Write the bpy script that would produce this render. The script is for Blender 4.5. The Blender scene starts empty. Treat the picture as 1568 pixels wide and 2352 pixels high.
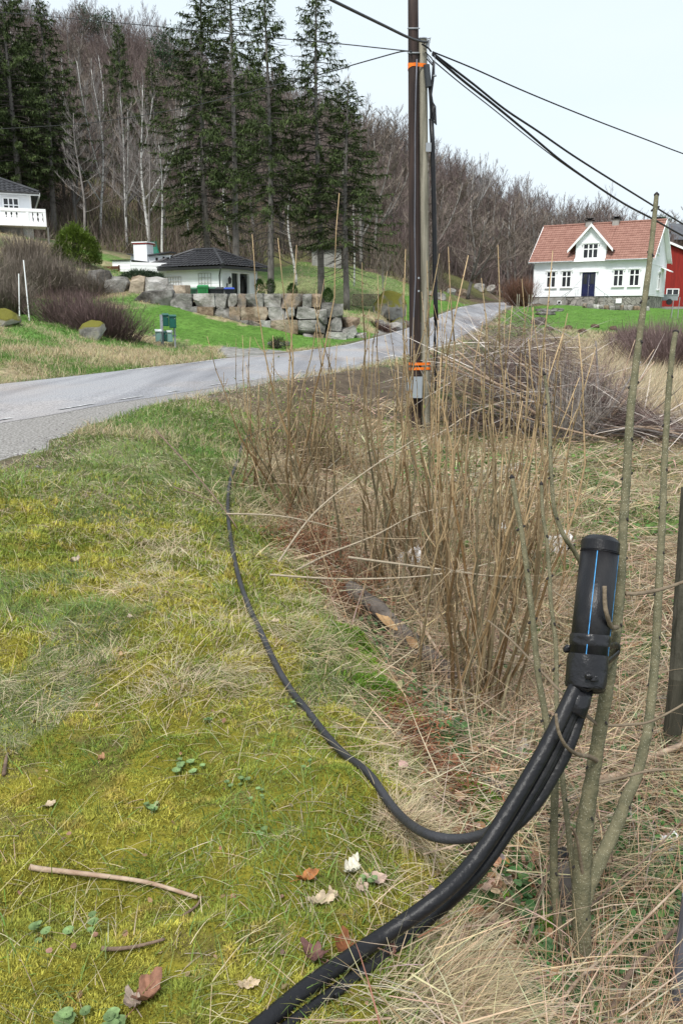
import bpy, math, random
import numpy as np
from mathutils import Vector
PI = math.pi
random.seed(7); RNG = np.random.default_rng(7)
scene = bpy.context.scene
COL = scene.collection

# ------------------------------------------------------------------ camera
CAMZ = 1.6; PITCH = math.radians(13.3); FPX = 1894.0       # picture measured as 1568 x 2352
CP, SP = math.cos(PITCH), math.sin(PITCH)
cam_data = bpy.data.cameras.new('camera'); cam = bpy.data.objects.new('camera', cam_data); COL.objects.link(cam)
cam.location = (0, 0, CAMZ); cam.rotation_euler = (PI/2 - PITCH, 0, 0)
cam_data.sensor_fit = 'HORIZONTAL'; cam_data.sensor_width = 14.9; cam_data.lens = 14.9*FPX/1568.0
cam_data.clip_start = 0.05; cam_data.clip_end = 3000
scene.camera = cam
scene.view_settings.view_transform = 'Standard'; scene.view_settings.look = 'None'
scene.view_settings.exposure = 1.02; scene.view_settings.gamma = 1.0; scene.view_settings.use_curve_mapping = False
scene.cycles.max_bounces = 6; scene.cycles.diffuse_bounces = 3; scene.cycles.transparent_max_bounces = 8

# ------------------------------------------------------------------ overcast sky and a soft sun
SUN_EL, SUN_AZ = math.radians(55), math.radians(200)
world = bpy.data.worlds.new('World'); scene.world = world; world.use_nodes = True
nt = world.node_tree; nt.nodes.clear()
out = nt.nodes.new('ShaderNodeOutputWorld'); bg = nt.nodes.new('ShaderNodeBackground'); bg.inputs['Strength'].default_value = 0.1
sky = nt.nodes.new('ShaderNodeTexSky'); sky.sky_type = 'NISHITA'; sky.sun_disc = False
sky.sun_elevation = SUN_EL; sky.sun_rotation = SUN_AZ; sky.dust_density = 4.0; sky.air_density = 1.0
tc = nt.nodes.new('ShaderNodeTexCoord'); mp = nt.nodes.new('ShaderNodeMapping'); mp.inputs['Scale'].default_value = (1.5, 1.5, 5)
nz = nt.nodes.new('ShaderNodeTexNoise'); nz.inputs['Scale'].default_value = 1.2; nz.inputs['Detail'].default_value = 5
cr = nt.nodes.new('ShaderNodeValToRGB')
cr.color_ramp.elements[0].position = 0.3; cr.color_ramp.elements[0].color = (4.3, 4.95, 5.4, 1)
cr.color_ramp.elements[1].position = 0.7; cr.color_ramp.elements[1].color = (4.75, 5.2, 5.5, 1)
mix = nt.nodes.new('ShaderNodeMix'); mix.data_type = 'RGBA'; mix.inputs[0].default_value = 0.93
nt.links.new(tc.outputs['Generated'], mp.inputs[0]); nt.links.new(mp.outputs[0], nz.inputs['Vector'])
nt.links.new(nz.outputs['Fac'], cr.inputs[0]); nt.links.new(sky.outputs[0], mix.inputs[6]); nt.links.new(cr.outputs[0], mix.inputs[7])
nt.links.new(mix.outputs[2], bg.inputs['Color']); nt.links.new(bg.outputs[0], out.inputs[0])
sd = bpy.data.lights.new('sun', 'SUN'); sd.energy = 2.0; sd.angle = math.radians(14); sd.color = (1, 0.97, 0.92)
sun = bpy.data.objects.new('sun', sd); COL.objects.link(sun)
_d = Vector((math.sin(SUN_AZ)*math.cos(SUN_EL), math.cos(SUN_AZ)*math.cos(SUN_EL), math.sin(SUN_EL)))
sun.rotation_euler = _d.to_track_quat('Z', 'Y').to_euler(); sun.location = (0, -5, 30)

# ------------------------------------------------------------------ measuring helpers
def ray(px, py):
    u = (px-784.0)/FPX; v = (1176.0-py)/FPX
    return np.array([u, CP+v*SP, -SP+v*CP])
def P(px, py, Y):                       # the point seen at that place of the photo, Y metres ahead
    r = ray(px, py); return np.array([0, 0, CAMZ]) + r*(Y/r[1])
def PZ(px, py, z):                      # ... or at that height
    r = ray(px, py); return np.array([0, 0, CAMZ]) + r*((z-CAMZ)/r[2])
def lin(r, g, b):
    f = lambda c: (c/255/12.92) if c/255 <= .04045 else ((c/255+.055)/1.055)**2.4
    return np.array([f(r), f(g), f(b)])

# value noise
def _h(ix, iy, s):
    n = (ix.astype(np.int64)*374761393 + iy.astype(np.int64)*668265263 + s*974634777) & 0x7fffffff
    n = ((n ^ (n >> 13))*1274126177) & 0x7fffffff
    n = n ^ (n >> 16)
    return (n & 0xffff)/65535.0
def vnoise(x, y, s=0):
    x = np.asarray(x, float); y = np.asarray(y, float)
    ix = np.floor(x); iy = np.floor(y); fx = x-ix; fy = y-iy
    fx = fx*fx*(3-2*fx); fy = fy*fy*(3-2*fy)
    a = _h(ix, iy, s); b = _h(ix+1, iy, s); c = _h(ix, iy+1, s); d = _h(ix+1, iy+1, s)
    return (a*(1-fx)+b*fx)*(1-fy)+(c*(1-fx)+d*fx)*fy
def fbm(x, y, o=4, s=0):
    t = 0; a = .5; n = 0
    for i in range(o):
        t = t + a*vnoise(np.asarray(x)*2**i, np.asarray(y)*2**i, s+i*17); n += a; a *= .5
    return t/n
def sstep(a, b, x):
    t = np.clip((np.asarray(x, float)-a)/(b-a), 0, 1); return t*t*(3-2*t)

# ------------------------------------------------------------------ scene object helpers
ORG = {}
def tag(o, label=None, cat=None, group=None, kind=None):
    if label: o['label'] = label
    if cat: o['category'] = cat
    if group: o['group'] = group
    if kind: o['kind'] = kind
    return o
def empty(name, loc, label, cat, group=None):
    o = bpy.data.objects.new(name, None); COL.objects.link(o); o.location = tuple(float(v) for v in loc); o.empty_display_size = .1
    ORG[o.name] = np.array(loc, float); return tag(o, label, cat, group)
def copy_thing(o, parent=None):
    c = o.copy(); COL.objects.link(c); c.parent = parent
    for ch in list(o.children):
        copy_thing(ch, c)
    return c

class MB:
    """collects shapes; build() links them as one mesh object"""
    def __init__(s, frame=None): s.v = []; s.f = []; s.m = []; s.n = 0; s.c = []; s.frame = frame; s.cur = 0; s.col = None
    def add(s, v, f, m=None):
        v = np.asarray(v, float).reshape(-1, 3)
        if s.frame is not None: v = s.frame(v)
        s.v.append(v); n = s.n
        s.f.extend([[i+n for i in q] for q in f]); s.m.extend([s.cur if m is None else m]*len(f))
        if s.col is not None: s.c.append(np.tile(np.append(s.col, 1.0), (len(v), 1)))
        s.n += len(v)
    def box(s, lo, hi, m=None):
        x0, y0, z0 = lo; x1, y1, z1 = hi
        v = [(x0,y0,z0),(x1,y0,z0),(x1,y1,z0),(x0,y1,z0),(x0,y0,z1),(x1,y0,z1),(x1,y1,z1),(x0,y1,z1)]
        s.add(v, [(0,3,2,1),(4,5,6,7),(0,1,5,4),(1,2,6,5),(2,3,7,6),(3,0,4,7)], m)
    def obox(s, a, b, w, d, up=(0,0,1), m=None):         # bar from a to b, w wide, d deep
        a = np.array(a, float); b = np.array(b, float); t = b-a; t /= np.linalg.norm(t)
        x = np.cross(t, up)
        if np.linalg.norm(x) < 1e-4: x = np.cross(t, (0,1,0))
        x /= np.linalg.norm(x); y = np.cross(x, t)
        v = [p+sx*x*w/2+sy*y*d/2 for p in (a, b) for sx, sy in ((-1,-1),(1,-1),(1,1),(-1,1))]
        s.add(v, [(0,1,2,3),(7,6,5,4),(0,4,5,1),(1,5,6,2),(2,6,7,3),(3,7,4,0)], m)
    def prism(s, poly, off, m=None):                       # planar polygon extruded by vector off
        poly = np.array(poly, float); n = len(poly); off = np.array(off, float)
        f = [tuple(range(n))[::-1], tuple(range(n, 2*n))] + [(i, (i+1)%n, n+(i+1)%n, n+i) for i in range(n)]
        s.add(np.vstack([poly, poly+off]), f, m)
    def quad(s, a, b, c, d, m=None): s.add([a,b,c,d], [(0,1,2,3)], m)
    def tube(s, pts, rad, n=6, cap=True, m=None):
        pts = np.asarray(pts, float); k = len(pts)
        rad = np.broadcast_to(np.asarray(rad, float), (k,)) if np.ndim(rad) else np.full(k, float(rad))
        t = np.gradient(pts, axis=0); t /= (np.linalg.norm(t, axis=1)[:, None]+1e-12)
        ref = np.array([0, 0, 1.0]) if abs(t[0][2]) < .85 else np.array([0, 1.0, 0])
        x = np.cross(t, ref); x /= (np.linalg.norm(x, axis=1)[:, None]+1e-12); y = np.cross(t, x)
        an = np.arange(n)*2*PI/n
        v = (pts[:, None, :] + rad[:, None, None]*(x[:, None, :]*np.cos(an)[None, :, None] + y[:, None, :]*np.sin(an)[None, :, None])).reshape(-1, 3)
        f = [(i*n+j, i*n+(j+1)%n, (i+1)*n+(j+1)%n, (i+1)*n+j) for i in range(k-1) for j in range(n)]
        if cap: f += [tuple(range(n))[::-1], tuple(range((k-1)*n, k*n))]
        s.add(v, f, m)
    def lathe(s, base, prof, n=16, m=None, axis=None):     # prof = [(r, h)...] along axis
        base = np.array(base, float); ax = np.array(axis if axis is not None else (0,0,1), float); L = np.linalg.norm(ax); ax = ax/L
        ref = np.array([0,1.0,0]) if abs(ax[1]) < .9 else np.array([1.0,0,0])
        x = np.cross(ax, ref); x /= np.linalg.norm(x); y = np.cross(ax, x); an = np.arange(n)*2*PI/n
        v = [base+ax*h+r*(x*math.cos(a)+y*math.sin(a)) for r, h in prof for a in an]; k = len(prof)
        f = [(i*n+j, i*n+(j+1)%n, (i+1)*n+(j+1)%n, (i+1)*n+j) for i in range(k-1) for j in range(n)]
        f += [tuple(range(n))[::-1], tuple(range((k-1)*n, k*n))]
        s.add(v, f, m)
    def rock(s, c, size, rz=0, seed=0, sq=.6, n=7, amp=.1, tilt=0, m=None, cuts=9):
        r = np.linspace(-1, 1, n); V = []; F = []
        for ax in range(3):
            for sg in (-1, 1):
                A, B = np.meshgrid(r, r, indexing='ij'); p = np.zeros((n, n, 3)); p[..., ax] = sg; p[..., (ax+1)%3] = A; p[..., (ax+2)%3] = B
                b = len(V)*n*n; V.append(p.reshape(-1, 3))
                for i in range(n-1):
                    for j in range(n-1):
                        q = (b+i*n+j, b+(i+1)*n+j, b+(i+1)*n+j+1, b+i*n+j+1); F.append(q if sg > 0 else q[::-1])
        v = np.vstack(V); sph = v/np.linalg.norm(v, axis=1)[:, None]
        # weld
        key = {}; idx = []; uv = []
        for q in np.round(v, 4):
            k = tuple(q)
            if k not in key: key[k] = len(uv); uv.append(None); uv[-1] = len(idx)
            idx.append(key[k])
        keep = np.array(uv); F = [tuple(idx[i] for i in q) for q in F]; v = v[keep]; sph = sph[keep]
        p = v*sq + sph*(1-sq)*1.15
        d = fbm(p[:, 0]*1.3+seed*3.1+p[:, 2]*.7, p[:, 1]*1.3-seed*1.7+p[:, 2]*1.1, 4, seed)-.5
        d2 = fbm(p[:, 0]*1+seed, p[:, 2]*1+7*seed, 2, seed+5)-.5
        p = p*(1+amp*2.2*d[:, None]+amp*1.6*d2[:, None]); p[:, 0] += amp*1.2*d2*p[:, 2]
        Rc = np.random.default_rng(seed+99)
        for _ in range(cuts):
            nn = Rc.normal(0, 1, 3); nn /= np.linalg.norm(nn); dd = Rc.uniform(.72, .98)*(1 if sq < .5 else 1.22); ov_ = np.maximum(0, p@nn-dd); p = p-ov_[:, None]*nn
        p = p*np.array(size)/2
        if tilt: ct, st = math.cos(tilt), math.sin(tilt); p = np.column_stack([p[:, 0]*ct-p[:, 2]*st, p[:, 1], p[:, 0]*st+p[:, 2]*ct])
        cz, sz = math.cos(rz), math.sin(rz)
        p = np.column_stack([p[:, 0]*cz-p[:, 1]*sz, p[:, 0]*sz+p[:, 1]*cz, p[:, 2]])
        s.add(p+np.array(c), F, m)
    def build(s, name, mats, parent=None, smooth=False, origin=None, **tags):
        if not isinstance(mats, (list, tuple)): mats = [mats]
        v = np.vstack(s.v)
        if parent is not None: org = ORG[parent.name]
        elif origin is not None: org = np.array(origin, float)
        else: org = np.array([(v[:, 0].min()+v[:, 0].max())/2, (v[:, 1].min()+v[:, 1].max())/2, v[:, 2].min()])
        me = bpy.data.meshes.new(name); me.from_pydata((v-org).tolist(), [], s.f)
        for q in mats: me.materials.append(q)
        me.polygons.foreach_set('material_index', s.m)
        if smooth: me.polygons.foreach_set('use_smooth', [True]*len(s.f))
        if s.c:
            a = me.color_attributes.new('tint', 'FLOAT_COLOR', 'POINT'); a.data.foreach_set('color', np.vstack(s.c).ravel())
        me.update()
        o = bpy.data.objects.new(name, me); COL.objects.link(o)
        if parent is not None: o.parent = parent
        else: o.location = tuple(org)
        ORG[o.name] = org
        return tag(o, **tags)

def grid_mesh(name, V, nr, nc, mat, colors=None, smooth=True):    # V (nr*nc,3)
    me = bpy.data.meshes.new(name)
    i = np.arange(nr-1)[:, None]*nc+np.arange(nc-1)[None, :]
    F = np.stack([i, i+1, i+nc+1, i+nc], -1).reshape(-1, 4)
    fast_mesh(me, V, F); me.materials.append(mat)
    if smooth: me.polygons.foreach_set('use_smooth', np.ones(len(F), bool))
    if colors is not None:
        a = me.color_attributes.new('tint', 'FLOAT_COLOR', 'POINT'); a.data.foreach_set('color', np.column_stack([colors, np.ones(len(colors))]).ravel())
    o = bpy.data.objects.new(name, me); COL.objects.link(o); return o
def fast_mesh(me, V, F):
    F = np.asarray(F, np.int32); n = F.shape[1]
    me.vertices.add(len(V)); me.vertices.foreach_set('co', np.asarray(V, np.float32).ravel())
    me.loops.add(F.size); me.loops.foreach_set('vertex_index', F.ravel())
    me.polygons.add(len(F)); me.polygons.foreach_set('loop_start', np.arange(0, F.size, n, dtype=np.int32))
    me.polygons.foreach_set('loop_total', np.full(len(F), n, np.int32)); me.update(calc_edges=True)

def blades(base, az, el, L, W, bend, col, seg=3, twist=None):
    """many thin curved ribbons: returns verts, faces, colours"""
    N = len(base); t = np.linspace(0, 1, seg+1)
    ang = el[:, None]-bend[:, None]*t[None, :]              # elevation along the blade
    dl = L[:, None]/seg
    ch = np.cumsum(np.cos(ang)*dl, 1)-np.cos(ang[:, :1])*dl; cz = np.cumsum(np.sin(ang)*dl, 1)-np.sin(ang[:, :1])*dl
    ca, sa = np.cos(az)[:, None], np.sin(az)[:, None]
    p = np.stack([base[:, :1]+ch*ca, base[:, 1:2]+ch*sa, base[:, 2:3]+cz], -1)
    tw = RNG.uniform(-.9, .9, N) if twist is None else twist
    wx = -np.sin(az+tw); wy = np.cos(az+tw); wz = RNG.uniform(-.4, .4, N)
    w = (W[:, None]*(1-t[None, :]**1.7*.92)/2)[..., None]*np.stack([wx, wy, wz], -1)[:, None, :]
    V = np.stack([p-w, p+w], 2).reshape(-1, 3)
    k = 2*(seg+1); b = (np.arange(N)*k)[:, None]+(np.arange(seg)*2)[None, :]
    F = np.stack([b, b+1, b+3, b+2], -1).reshape(-1, 4)
    C = np.repeat(col, k, 0)
    return V, F, C
def stuff_mesh(name, parts, mat, **tags):
    Vs, Fs, Cs = [], [], []; n = 0
    for V, F, C in parts: Vs.append(V); Fs.append(F+n); Cs.append(C); n += len(V)
    V = np.vstack(Vs); F = np.vstack(Fs); C = np.vstack(Cs)
    me = bpy.data.meshes.new(name); fast_mesh(me, V, F); me.materials.append(mat)
    a = me.color_attributes.new('tint', 'FLOAT_COLOR', 'POINT'); a.data.foreach_set('color', np.column_stack([C, np.ones(len(C))]).astype(np.float32).ravel())
    o = bpy.data.objects.new(name, me); COL.objects.link(o); ORG[o.name] = np.zeros(3); return tag(o, **tags)

# ------------------------------------------------------------------ materials
def _new(name):
    m = bpy.data.materials.new(name); m.use_nodes = True; n = m.node_tree; b = n.nodes['Principled BSDF']; return m, n, b
def ramp(n, stops):
    r = n.nodes.new('ShaderNodeValToRGB'); e = r.color_ramp.elements
    e[0].position, e[0].color = stops[0][0], (*stops[0][1], 1)
    e[1].position, e[1].color = stops[-1][0], (*stops[-1][1], 1)
    for p, c in stops[1:-1]: q = e.new(p); q.color = (*c, 1)
    return r
def mat(name, c, rough=.7, c2=None, scale=5, bump=0, bscale=None, spec=.3, metal=0, stretch=(1,1,1), detail=6, contrast=(.35,.65)):
    m, n, b = _new(name); b.inputs['Roughness'].default_value = rough; b.inputs['Metallic'].default_value = metal
    b.inputs['Specular IOR Level'].default_value = spec
    c2 = tuple(np.array(c)*.72) if c2 is None else c2
    t = n.nodes.new('ShaderNodeTexCoord'); mpn = n.nodes.new('ShaderNodeMapping'); mpn.inputs['Scale'].default_value = stretch
    z = n.nodes.new('ShaderNodeTexNoise'); z.inputs['Scale'].default_value = scale; z.inputs['Detail'].default_value = detail
    r = ramp(n, [(contrast[0], tuple(c)), (contrast[1], tuple(c2))])
    n.links.new(t.outputs['Object'], mpn.inputs[0]); n.links.new(mpn.outputs[0], z.inputs['Vector']); n.links.new(z.outputs['Fac'], r.inputs[0]); n.links.new(r.outputs[0], b.inputs['Base Color'])
    if bump:
        z2 = n.nodes.new('ShaderNodeTexNoise'); z2.inputs['Scale'].default_value = bscale or scale*3; z2.inputs['Detail'].default_value = 6
        n.links.new(mpn.outputs[0], z2.inputs['Vector'])
        bp = n.nodes.new('ShaderNodeBump'); bp.inputs['Strength'].default_value = bump; bp.inputs['Distance'].default_value = .02
        n.links.new(z2.outputs['Fac'], bp.inputs['Height']); n.links.new(bp.outputs[0], b.inputs['Normal'])
    return m
def tint_mat(name, rough=.75, trans=.25, nscale=40, lo=.75, hi=1.25, bump=0, bscale=120, spec=.2, bdist=.02):
    m, n, b = _new(name); b.inputs['Roughness'].default_value = rough; b.inputs['Specular IOR Level'].default_value = spec
    a = n.nodes.new('ShaderNodeAttribute'); a.attribute_name = 'tint'
    t = n.nodes.new('ShaderNodeTexCoord'); z = n.nodes.new('ShaderNodeTexNoise'); z.inputs['Scale'].default_value = nscale; z.inputs['Detail'].default_value = 11; z.inputs['Roughness'].default_value = .68
    mr = n.nodes.new('ShaderNodeMapRange'); mr.inputs[1].default_value = .3; mr.inputs[2].default_value = .7; mr.inputs[3].default_value = lo; mr.inputs[4].default_value = hi
    vm = n.nodes.new('ShaderNodeVectorMath'); vm.operation = 'SCALE'
    n.links.new(t.outputs['Object'], z.inputs['Vector']); n.links.new(z.outputs['Fac'], mr.inputs[0]); n.links.new(a.outputs['Color'], vm.inputs[0]); n.links.new(mr.outputs[0], vm.inputs['Scale'])
    n.links.new(vm.outputs[0], b.inputs['Base Color'])
    if trans:
        tr = n.nodes.new('ShaderNodeBsdfTranslucent'); mx = n.nodes.new('ShaderNodeMixShader'); mx.inputs[0].default_value = trans
        n.links.new(vm.outputs[0], tr.inputs['Color']); n.links.new(b.outputs[0], mx.inputs[1]); n.links.new(tr.outputs[0], mx.inputs[2])
        n.links.new(mx.outputs[0], n.nodes['Material Output'].inputs[0])
    if bump:
        z2 = n.nodes.new('ShaderNodeTexNoise'); z2.inputs['Scale'].default_value = bscale; z2.inputs['Detail'].default_value = 8
        n.links.new(t.outputs['Object'], z2.inputs['Vector'])
        bp = n.nodes.new('ShaderNodeBump'); bp.inputs['Strength'].default_value = bump; bp.inputs['Distance'].default_value = bdist
        n.links.new(z2.outputs['Fac'], bp.inputs['Height']); n.links.new(bp.outputs[0], b.inputs['Normal'])
    return m
# ------------------------------------------------------------------ road in plan and profile
PROF_Y = [-60, 0, 10, 20, 30, 36, 50, 60, 79, 90, 105, 140]
PROF_Z = [.1, .3, .35, .35, .38, .45, .95, 1.6, 2.8, 3.15, 3.2, 3.2]
def prof(y): return np.interp(y, PROF_Y, PROF_Z)
def on_road(px, py):
    r = ray(px, py); lo, hi = 2.0, 140.0
    ys = np.linspace(lo, hi, 4000); z = CAMZ+r[2]/r[1]*ys; k = np.argmax(z < prof(ys)); return np.array([r[0]/r[1]*ys[k], ys[k]])
def edge_fn(pix, extra_far, sl=.37):
    p = np.array([on_road(*q) for q in pix]); p = p[np.argsort(p[:, 1])]
    p = np.vstack([[p[0, 0]-sl*40, p[0, 1]-40*1.0], p, extra_far])
    return lambda y: np.interp(y, p[:, 1], p[:, 0])
rl0 = edge_fn([(0,882),(150,866),(300,848),(420,835),(520,822),(640,812),(772,795),(860,775),(930,755),(1000,725),(1056,705),(1090,699)], [[18, 95],[26, 106],[60, 150]], .42)
rr0 = edge_fn([(0,975),(250,928),(400,905),(520,885),(640,862),(760,848),(830,835),(930,815),(1020,790),(1080,760),(1130,727),(1158,706)], [[20.5, 88],[31, 102],[66, 146]], .42)
rg0 = edge_fn([(0,1095),(150,1010),(350,932),(520,895),(640,872),(760,856),(840,842),(930,822),(1026,795),(1086,763),(1136,729),(1164,708)], [[21.2, 88],[31.7, 102],[66.6, 146]], .42)
_ys = np.linspace(-30, 140, 700)
def _smooth(f):
    v = f(_ys); k = np.ones(9)/9; v = np.convolve(np.pad(v, 4, 'edge'), k, 'valid'); return lambda y: np.interp(y, _ys, v)
road_l, road_r, road_g = _smooth(rl0), _smooth(rr0), _smooth(rg0)

# ------------------------------------------------------------------ ground height from measured points
ctl = []
def cz(lst): 
    for px, py, z in lst: ctl.append(PZ(px, py, z))
def cy(lst):
    for px, py, Y in lst: ctl.append(P(px, py, Y))
def cx(lst): 
    for q in lst: ctl.append(np.array(q, float))
for y in list(range(-8, 20, 3))+list(range(20, 90, 5)):
    for f, off in ((road_l, -.3), (road_r, .2)): cx([(f(y)+off, y, prof(y)-.03)])
    if y < 26: cx([(road_g(y)+.2, y, prof(y)-.04)])
# bank top (moss and grass) and its edge
cx([(-3,1,.05),(-1.5,1,0),(0,1,0),(-.6,2,0),(-1.6,2,.04),(.1,1.7,0),(-.5,3,.02),(.15,2.6,-.01),(-1.5,3.5,.08),(-3,4,.16),(-1,5,.08),(-.4,4,.03),(-2.5,6,.2),(-1,7,.12),(0,-2,0),(-4,-3,.1),(-.6,9,.15),(-2.5,9,.28)])
cz([(900,2352,-.02),(960,2150,-.03),(1000,1950,-.06),(920,1750,-.07),(830,1570,-.09),(750,1430,-.1),(690,1300,-.1),(615,1180,-.08),(560,1080,0),(600,980,.05),(690,910,.08)])
# ditch
cz([(1090,1660,-.62),(1000,1540,-.5),(930,1440,-.48),(840,1330,-.45),(1130,1830,-.38),(1180,1980,-.36),(1330,2270,-.54),(1110,2200,-.28),(1060,2352,-.26),(1568,2352,-.66),(1568,2000,-.7),(1400,1700,-.7),(1300,1450,-.7),(1568,1600,-.72),(1500,1300,-.7),(1400,1150,-.62),(1100,1250,-.6),(1000,1100,-.5),(1568,1050,-.6),(1200,1040,-.5),(740,1130,-.42),(800,1010,-.4),(640,1090,-.3)])
cx([(.955*1.0,15,-.36),(2,-2,-.6),(1.2,0,-.5),(3,0,-.7),(.45,1.4,-.2),(1.2,1.6,-.62),(5,-3,-.6),(.75,17,-.12),(1.0,20,.05),(12,10,-.5),(9,4,-.6),(14,18,-.4),(30,20,0),(40,5,0)])
cy([(1500,930,21),(1300,900,24),(1400,850,31),(1568,860,30),(1500,800,40),(1300,780,45),(1180,760,46),(1230,752,54),(1320,757,54),(1450,762,54),(1568,775,50),(1700,790,50),
    (1200,720,66),(1300,718,70),(1400,716,70),(1500,716,70),(1230,701,88),(1487,706,81),(1540,718,76),(1700,720,78),(1200,703,90),(1568,704,95),(1700,700,100)])
# left: roadside bank, lawn, hillock
cy([(0,820,19),(0,740,27),(-200,780,22),(-300,700,33),(150,745,30),(250,760,31),(350,800,29),(420,805,31),(200,800,25.5),(100,700,37),(50,685,39),(250,710,37),(330,750,35),(450,745,37),(450,775,33.5),(550,775,35),(650,782,35.5),(750,782,37),
    (400,702,39.8),(480,733,39.6),(570,747,40),(680,760,41),(772,768,41.5),(860,762,42.5),(870,748,46),(300,690,40.5),
    (-20,640,43),(-20,575,47),(60,545,51),(0,530,54),(110,560,50),(160,590,49),(205,632,46),(190,690,41.5),(130,650,43),(-200,560,48),(-200,640,40),(240,665,43.5)])
for X, Y, z in [(-8.5,41.6,2.15),(-6,41.6,2.15),(-3,42,2.15),(-.8,43.5,2.1),(-9,47,2.15),(-5,47,2.15),(-2,47,2.2),(-1.5,52,2.5),(-4,55,2.75),(-9,55,2.9),(-2,58,3.1),(.8,47,1.7),(1.6,44.5,1.1),(2.2,50,1.9),
                (-12.5,45.5,3.7),(-10.2,43.6,3.6),(-11.5,50,3.8),(-14,54,4.0),(-9.6,45,3.3),(-17,56,5.2),(-20,62,7.0),(-8,60,3.6)]: cx([(X,Y,z)])
cy([(650,640,63),(760,645,60),(900,640,72),(850,684,56),(950,690,62),(1000,690,72),(1050,692,86),(1000,712,62),(1130,690,96),(1180,688,104),(700,610,73),(850,615,78),(1000,655,82),
    (100,552,70),(300,585,72),(450,590,70),(560,600,72),(-200,520,72),(-500,500,72),(180,560,62),(950,620,88),(1100,660,98),(1250,660,112)])
# wooded hill
ridge = [(-900,20,150),(-500,40,150),(-200,50,150),(0,75,150),(180,92,150),(300,118,150),(430,165,150),(560,225,148),(700,285,146),(850,345,143),(1000,425,138),(1130,492,136),(1270,540,140),(1400,578,145),(1500,600,150)]
cy(ridge)
cy([(-500,300,108),(0,330,108),(300,370,108),(600,420,108),(850,480,108),(1050,560,112),(1200,600,122)])
for px, py, Y in ridge:
    q = P(px, py, Y); s = (Y+70)/Y; cx([(q[0]*s, q[1]+70, q[2]-12)])
cy([(1650,600,150),(1800,600,170),(1440,575,330),(1500,538,330),(1568,512,330),(1700,500,330),(2000,500,330)])
cx([(-400,300,40),(300,100,5),(400,300,60),(-300,0,20),(-60,0,3),(-60,-60,2),(60,-60,-.5),(0,-40,.2),(200,0,3),(-400,900,30),(0,900,30),(600,900,30),(-30,15,.6),(-20,2,.3),(-45,35,4)])
CT = np.array(ctl)
_A = np.linalg.norm(CT[:, None, :2]-CT[None, :, :2], axis=2)
_n = len(CT); _M = np.zeros((_n+3, _n+3)); _M[:_n, :_n] = _A - np.eye(_n)*.02; _M[:_n, _n:] = np.column_stack([np.ones(_n), CT[:, :2]]); _M[_n:, :_n] = _M[:_n, _n:].T
_W = np.linalg.lstsq(_M, np.append(CT[:, 2], np.zeros(3)), rcond=None)[0]
_edge = np.array([PZ(px, py, -.07)[:2] for px, py in [(905,2352),(965,2150),(1000,1950),(920,1750),(830,1570),(750,1430),(690,1300),(615,1180),(560,1080),(600,980),(690,910)]])
_edge = _edge[np.argsort(_edge[:, 1])]; _edge = np.vstack([[.2, -5], _edge, [1.5, 26], [4, 34]])
def edge_x(y): return np.interp(y, _edge[:, 1], _edge[:, 0])
def H(x, y, fine=True):
    x = np.atleast_1d(np.asarray(x, float)); y = np.atleast_1d(np.asarray(y, float)); z = np.empty(len(x))
    for i in range(0, len(x), 40000):
        a, b = x[i:i+40000], y[i:i+40000]
        z[i:i+40000] = np.sqrt((a[:, None]-CT[:, 0])**2+(b[:, None]-CT[:, 1])**2) @ _W[:_n] + _W[_n] + _W[_n+1]*a+_W[_n+2]*b
    l, r, g = road_l(y), road_r(y), road_g(y); zr = prof(y)
    gg = np.where(y < 30, g, r+.3)
    d = np.maximum(np.maximum(l-.25-x, x-gg-.1), 0); k = np.where(y < 105, 1-sstep(.0, 1.2, d), 0)
    inside = (x > l-.1) & (x < np.maximum(r, g)+.05) & (y < 110)
    z = z*(1-k)+(zr-.025)*k
    if fine:
        rough = np.where(inside, 0, 1)*(1-k*.7)
        near = 1-sstep(9, 16, y)
        sd = x-edge_x(y)
        z = z+rough*near*((fbm(x*2.3, y*2.3, 3, 3)-.5)*.13+(np.abs(fbm(x*4.5, y*4.5, 2, 19)-.5))*-.09+(fbm(x*9, y*9, 3, 9)-.5)*.045+np.where(sd > 0, 1, 0)*(fbm(x*4, y*4, 3, 21)-.5)*.12*sstep(0, .2, sd))
        far = sstep(10, 30, y); z = z+rough*far*(fbm(x*.5, y*.5, 4, 5)-.5)*.25
        hill = sstep(80, 110, y); z = z+hill*(fbm(x*.12, y*.12, 4, 8)-.5)*5
    return z
def G(px, py, y0=1.2, y1=260):           # the ground point seen at that place of the photo
    r = ray(px, py); ys = np.exp(np.linspace(math.log(y0), math.log(y1), 1400)); z = CAMZ+r[2]/r[1]*ys; g = H(r[0]/r[1]*ys, ys, False)
    b = z < g
    k = int(np.argmax(b)) if b.any() else len(ys)-1
    return np.array([r[0]/r[1]*ys[k], ys[k], float(H([r[0]/r[1]*ys[k]], [ys[k]])[0])])
def hz(x, y): return float(H([x], [y])[0])
def inpoly(x, y, poly):
    c = np.zeros(len(x), bool); n = len(poly)
    for i in range(n):
        x0, y0 = poly[i][:2]; x1, y1 = poly[(i+1)%n][:2]
        k = ((y0 > y) != (y1 > y)); xi = (x1-x0)*(y-y0)/((y1-y0) if y1 != y0 else 1e-9)+x0; c ^= k & (x < xi)
    return c
def gp(pix): return [G(*q)[:2] for q in pix]
LAWN_R = [np.array(q) for q in [(9.5,60)]]
Z_lawnR = gp([(1150,742),(1200,752),(1320,756),(1450,760),(1568,762),(1750,765),(1750,712),(1560,706),(1235,702),(1180,702),(1160,716)])
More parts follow.
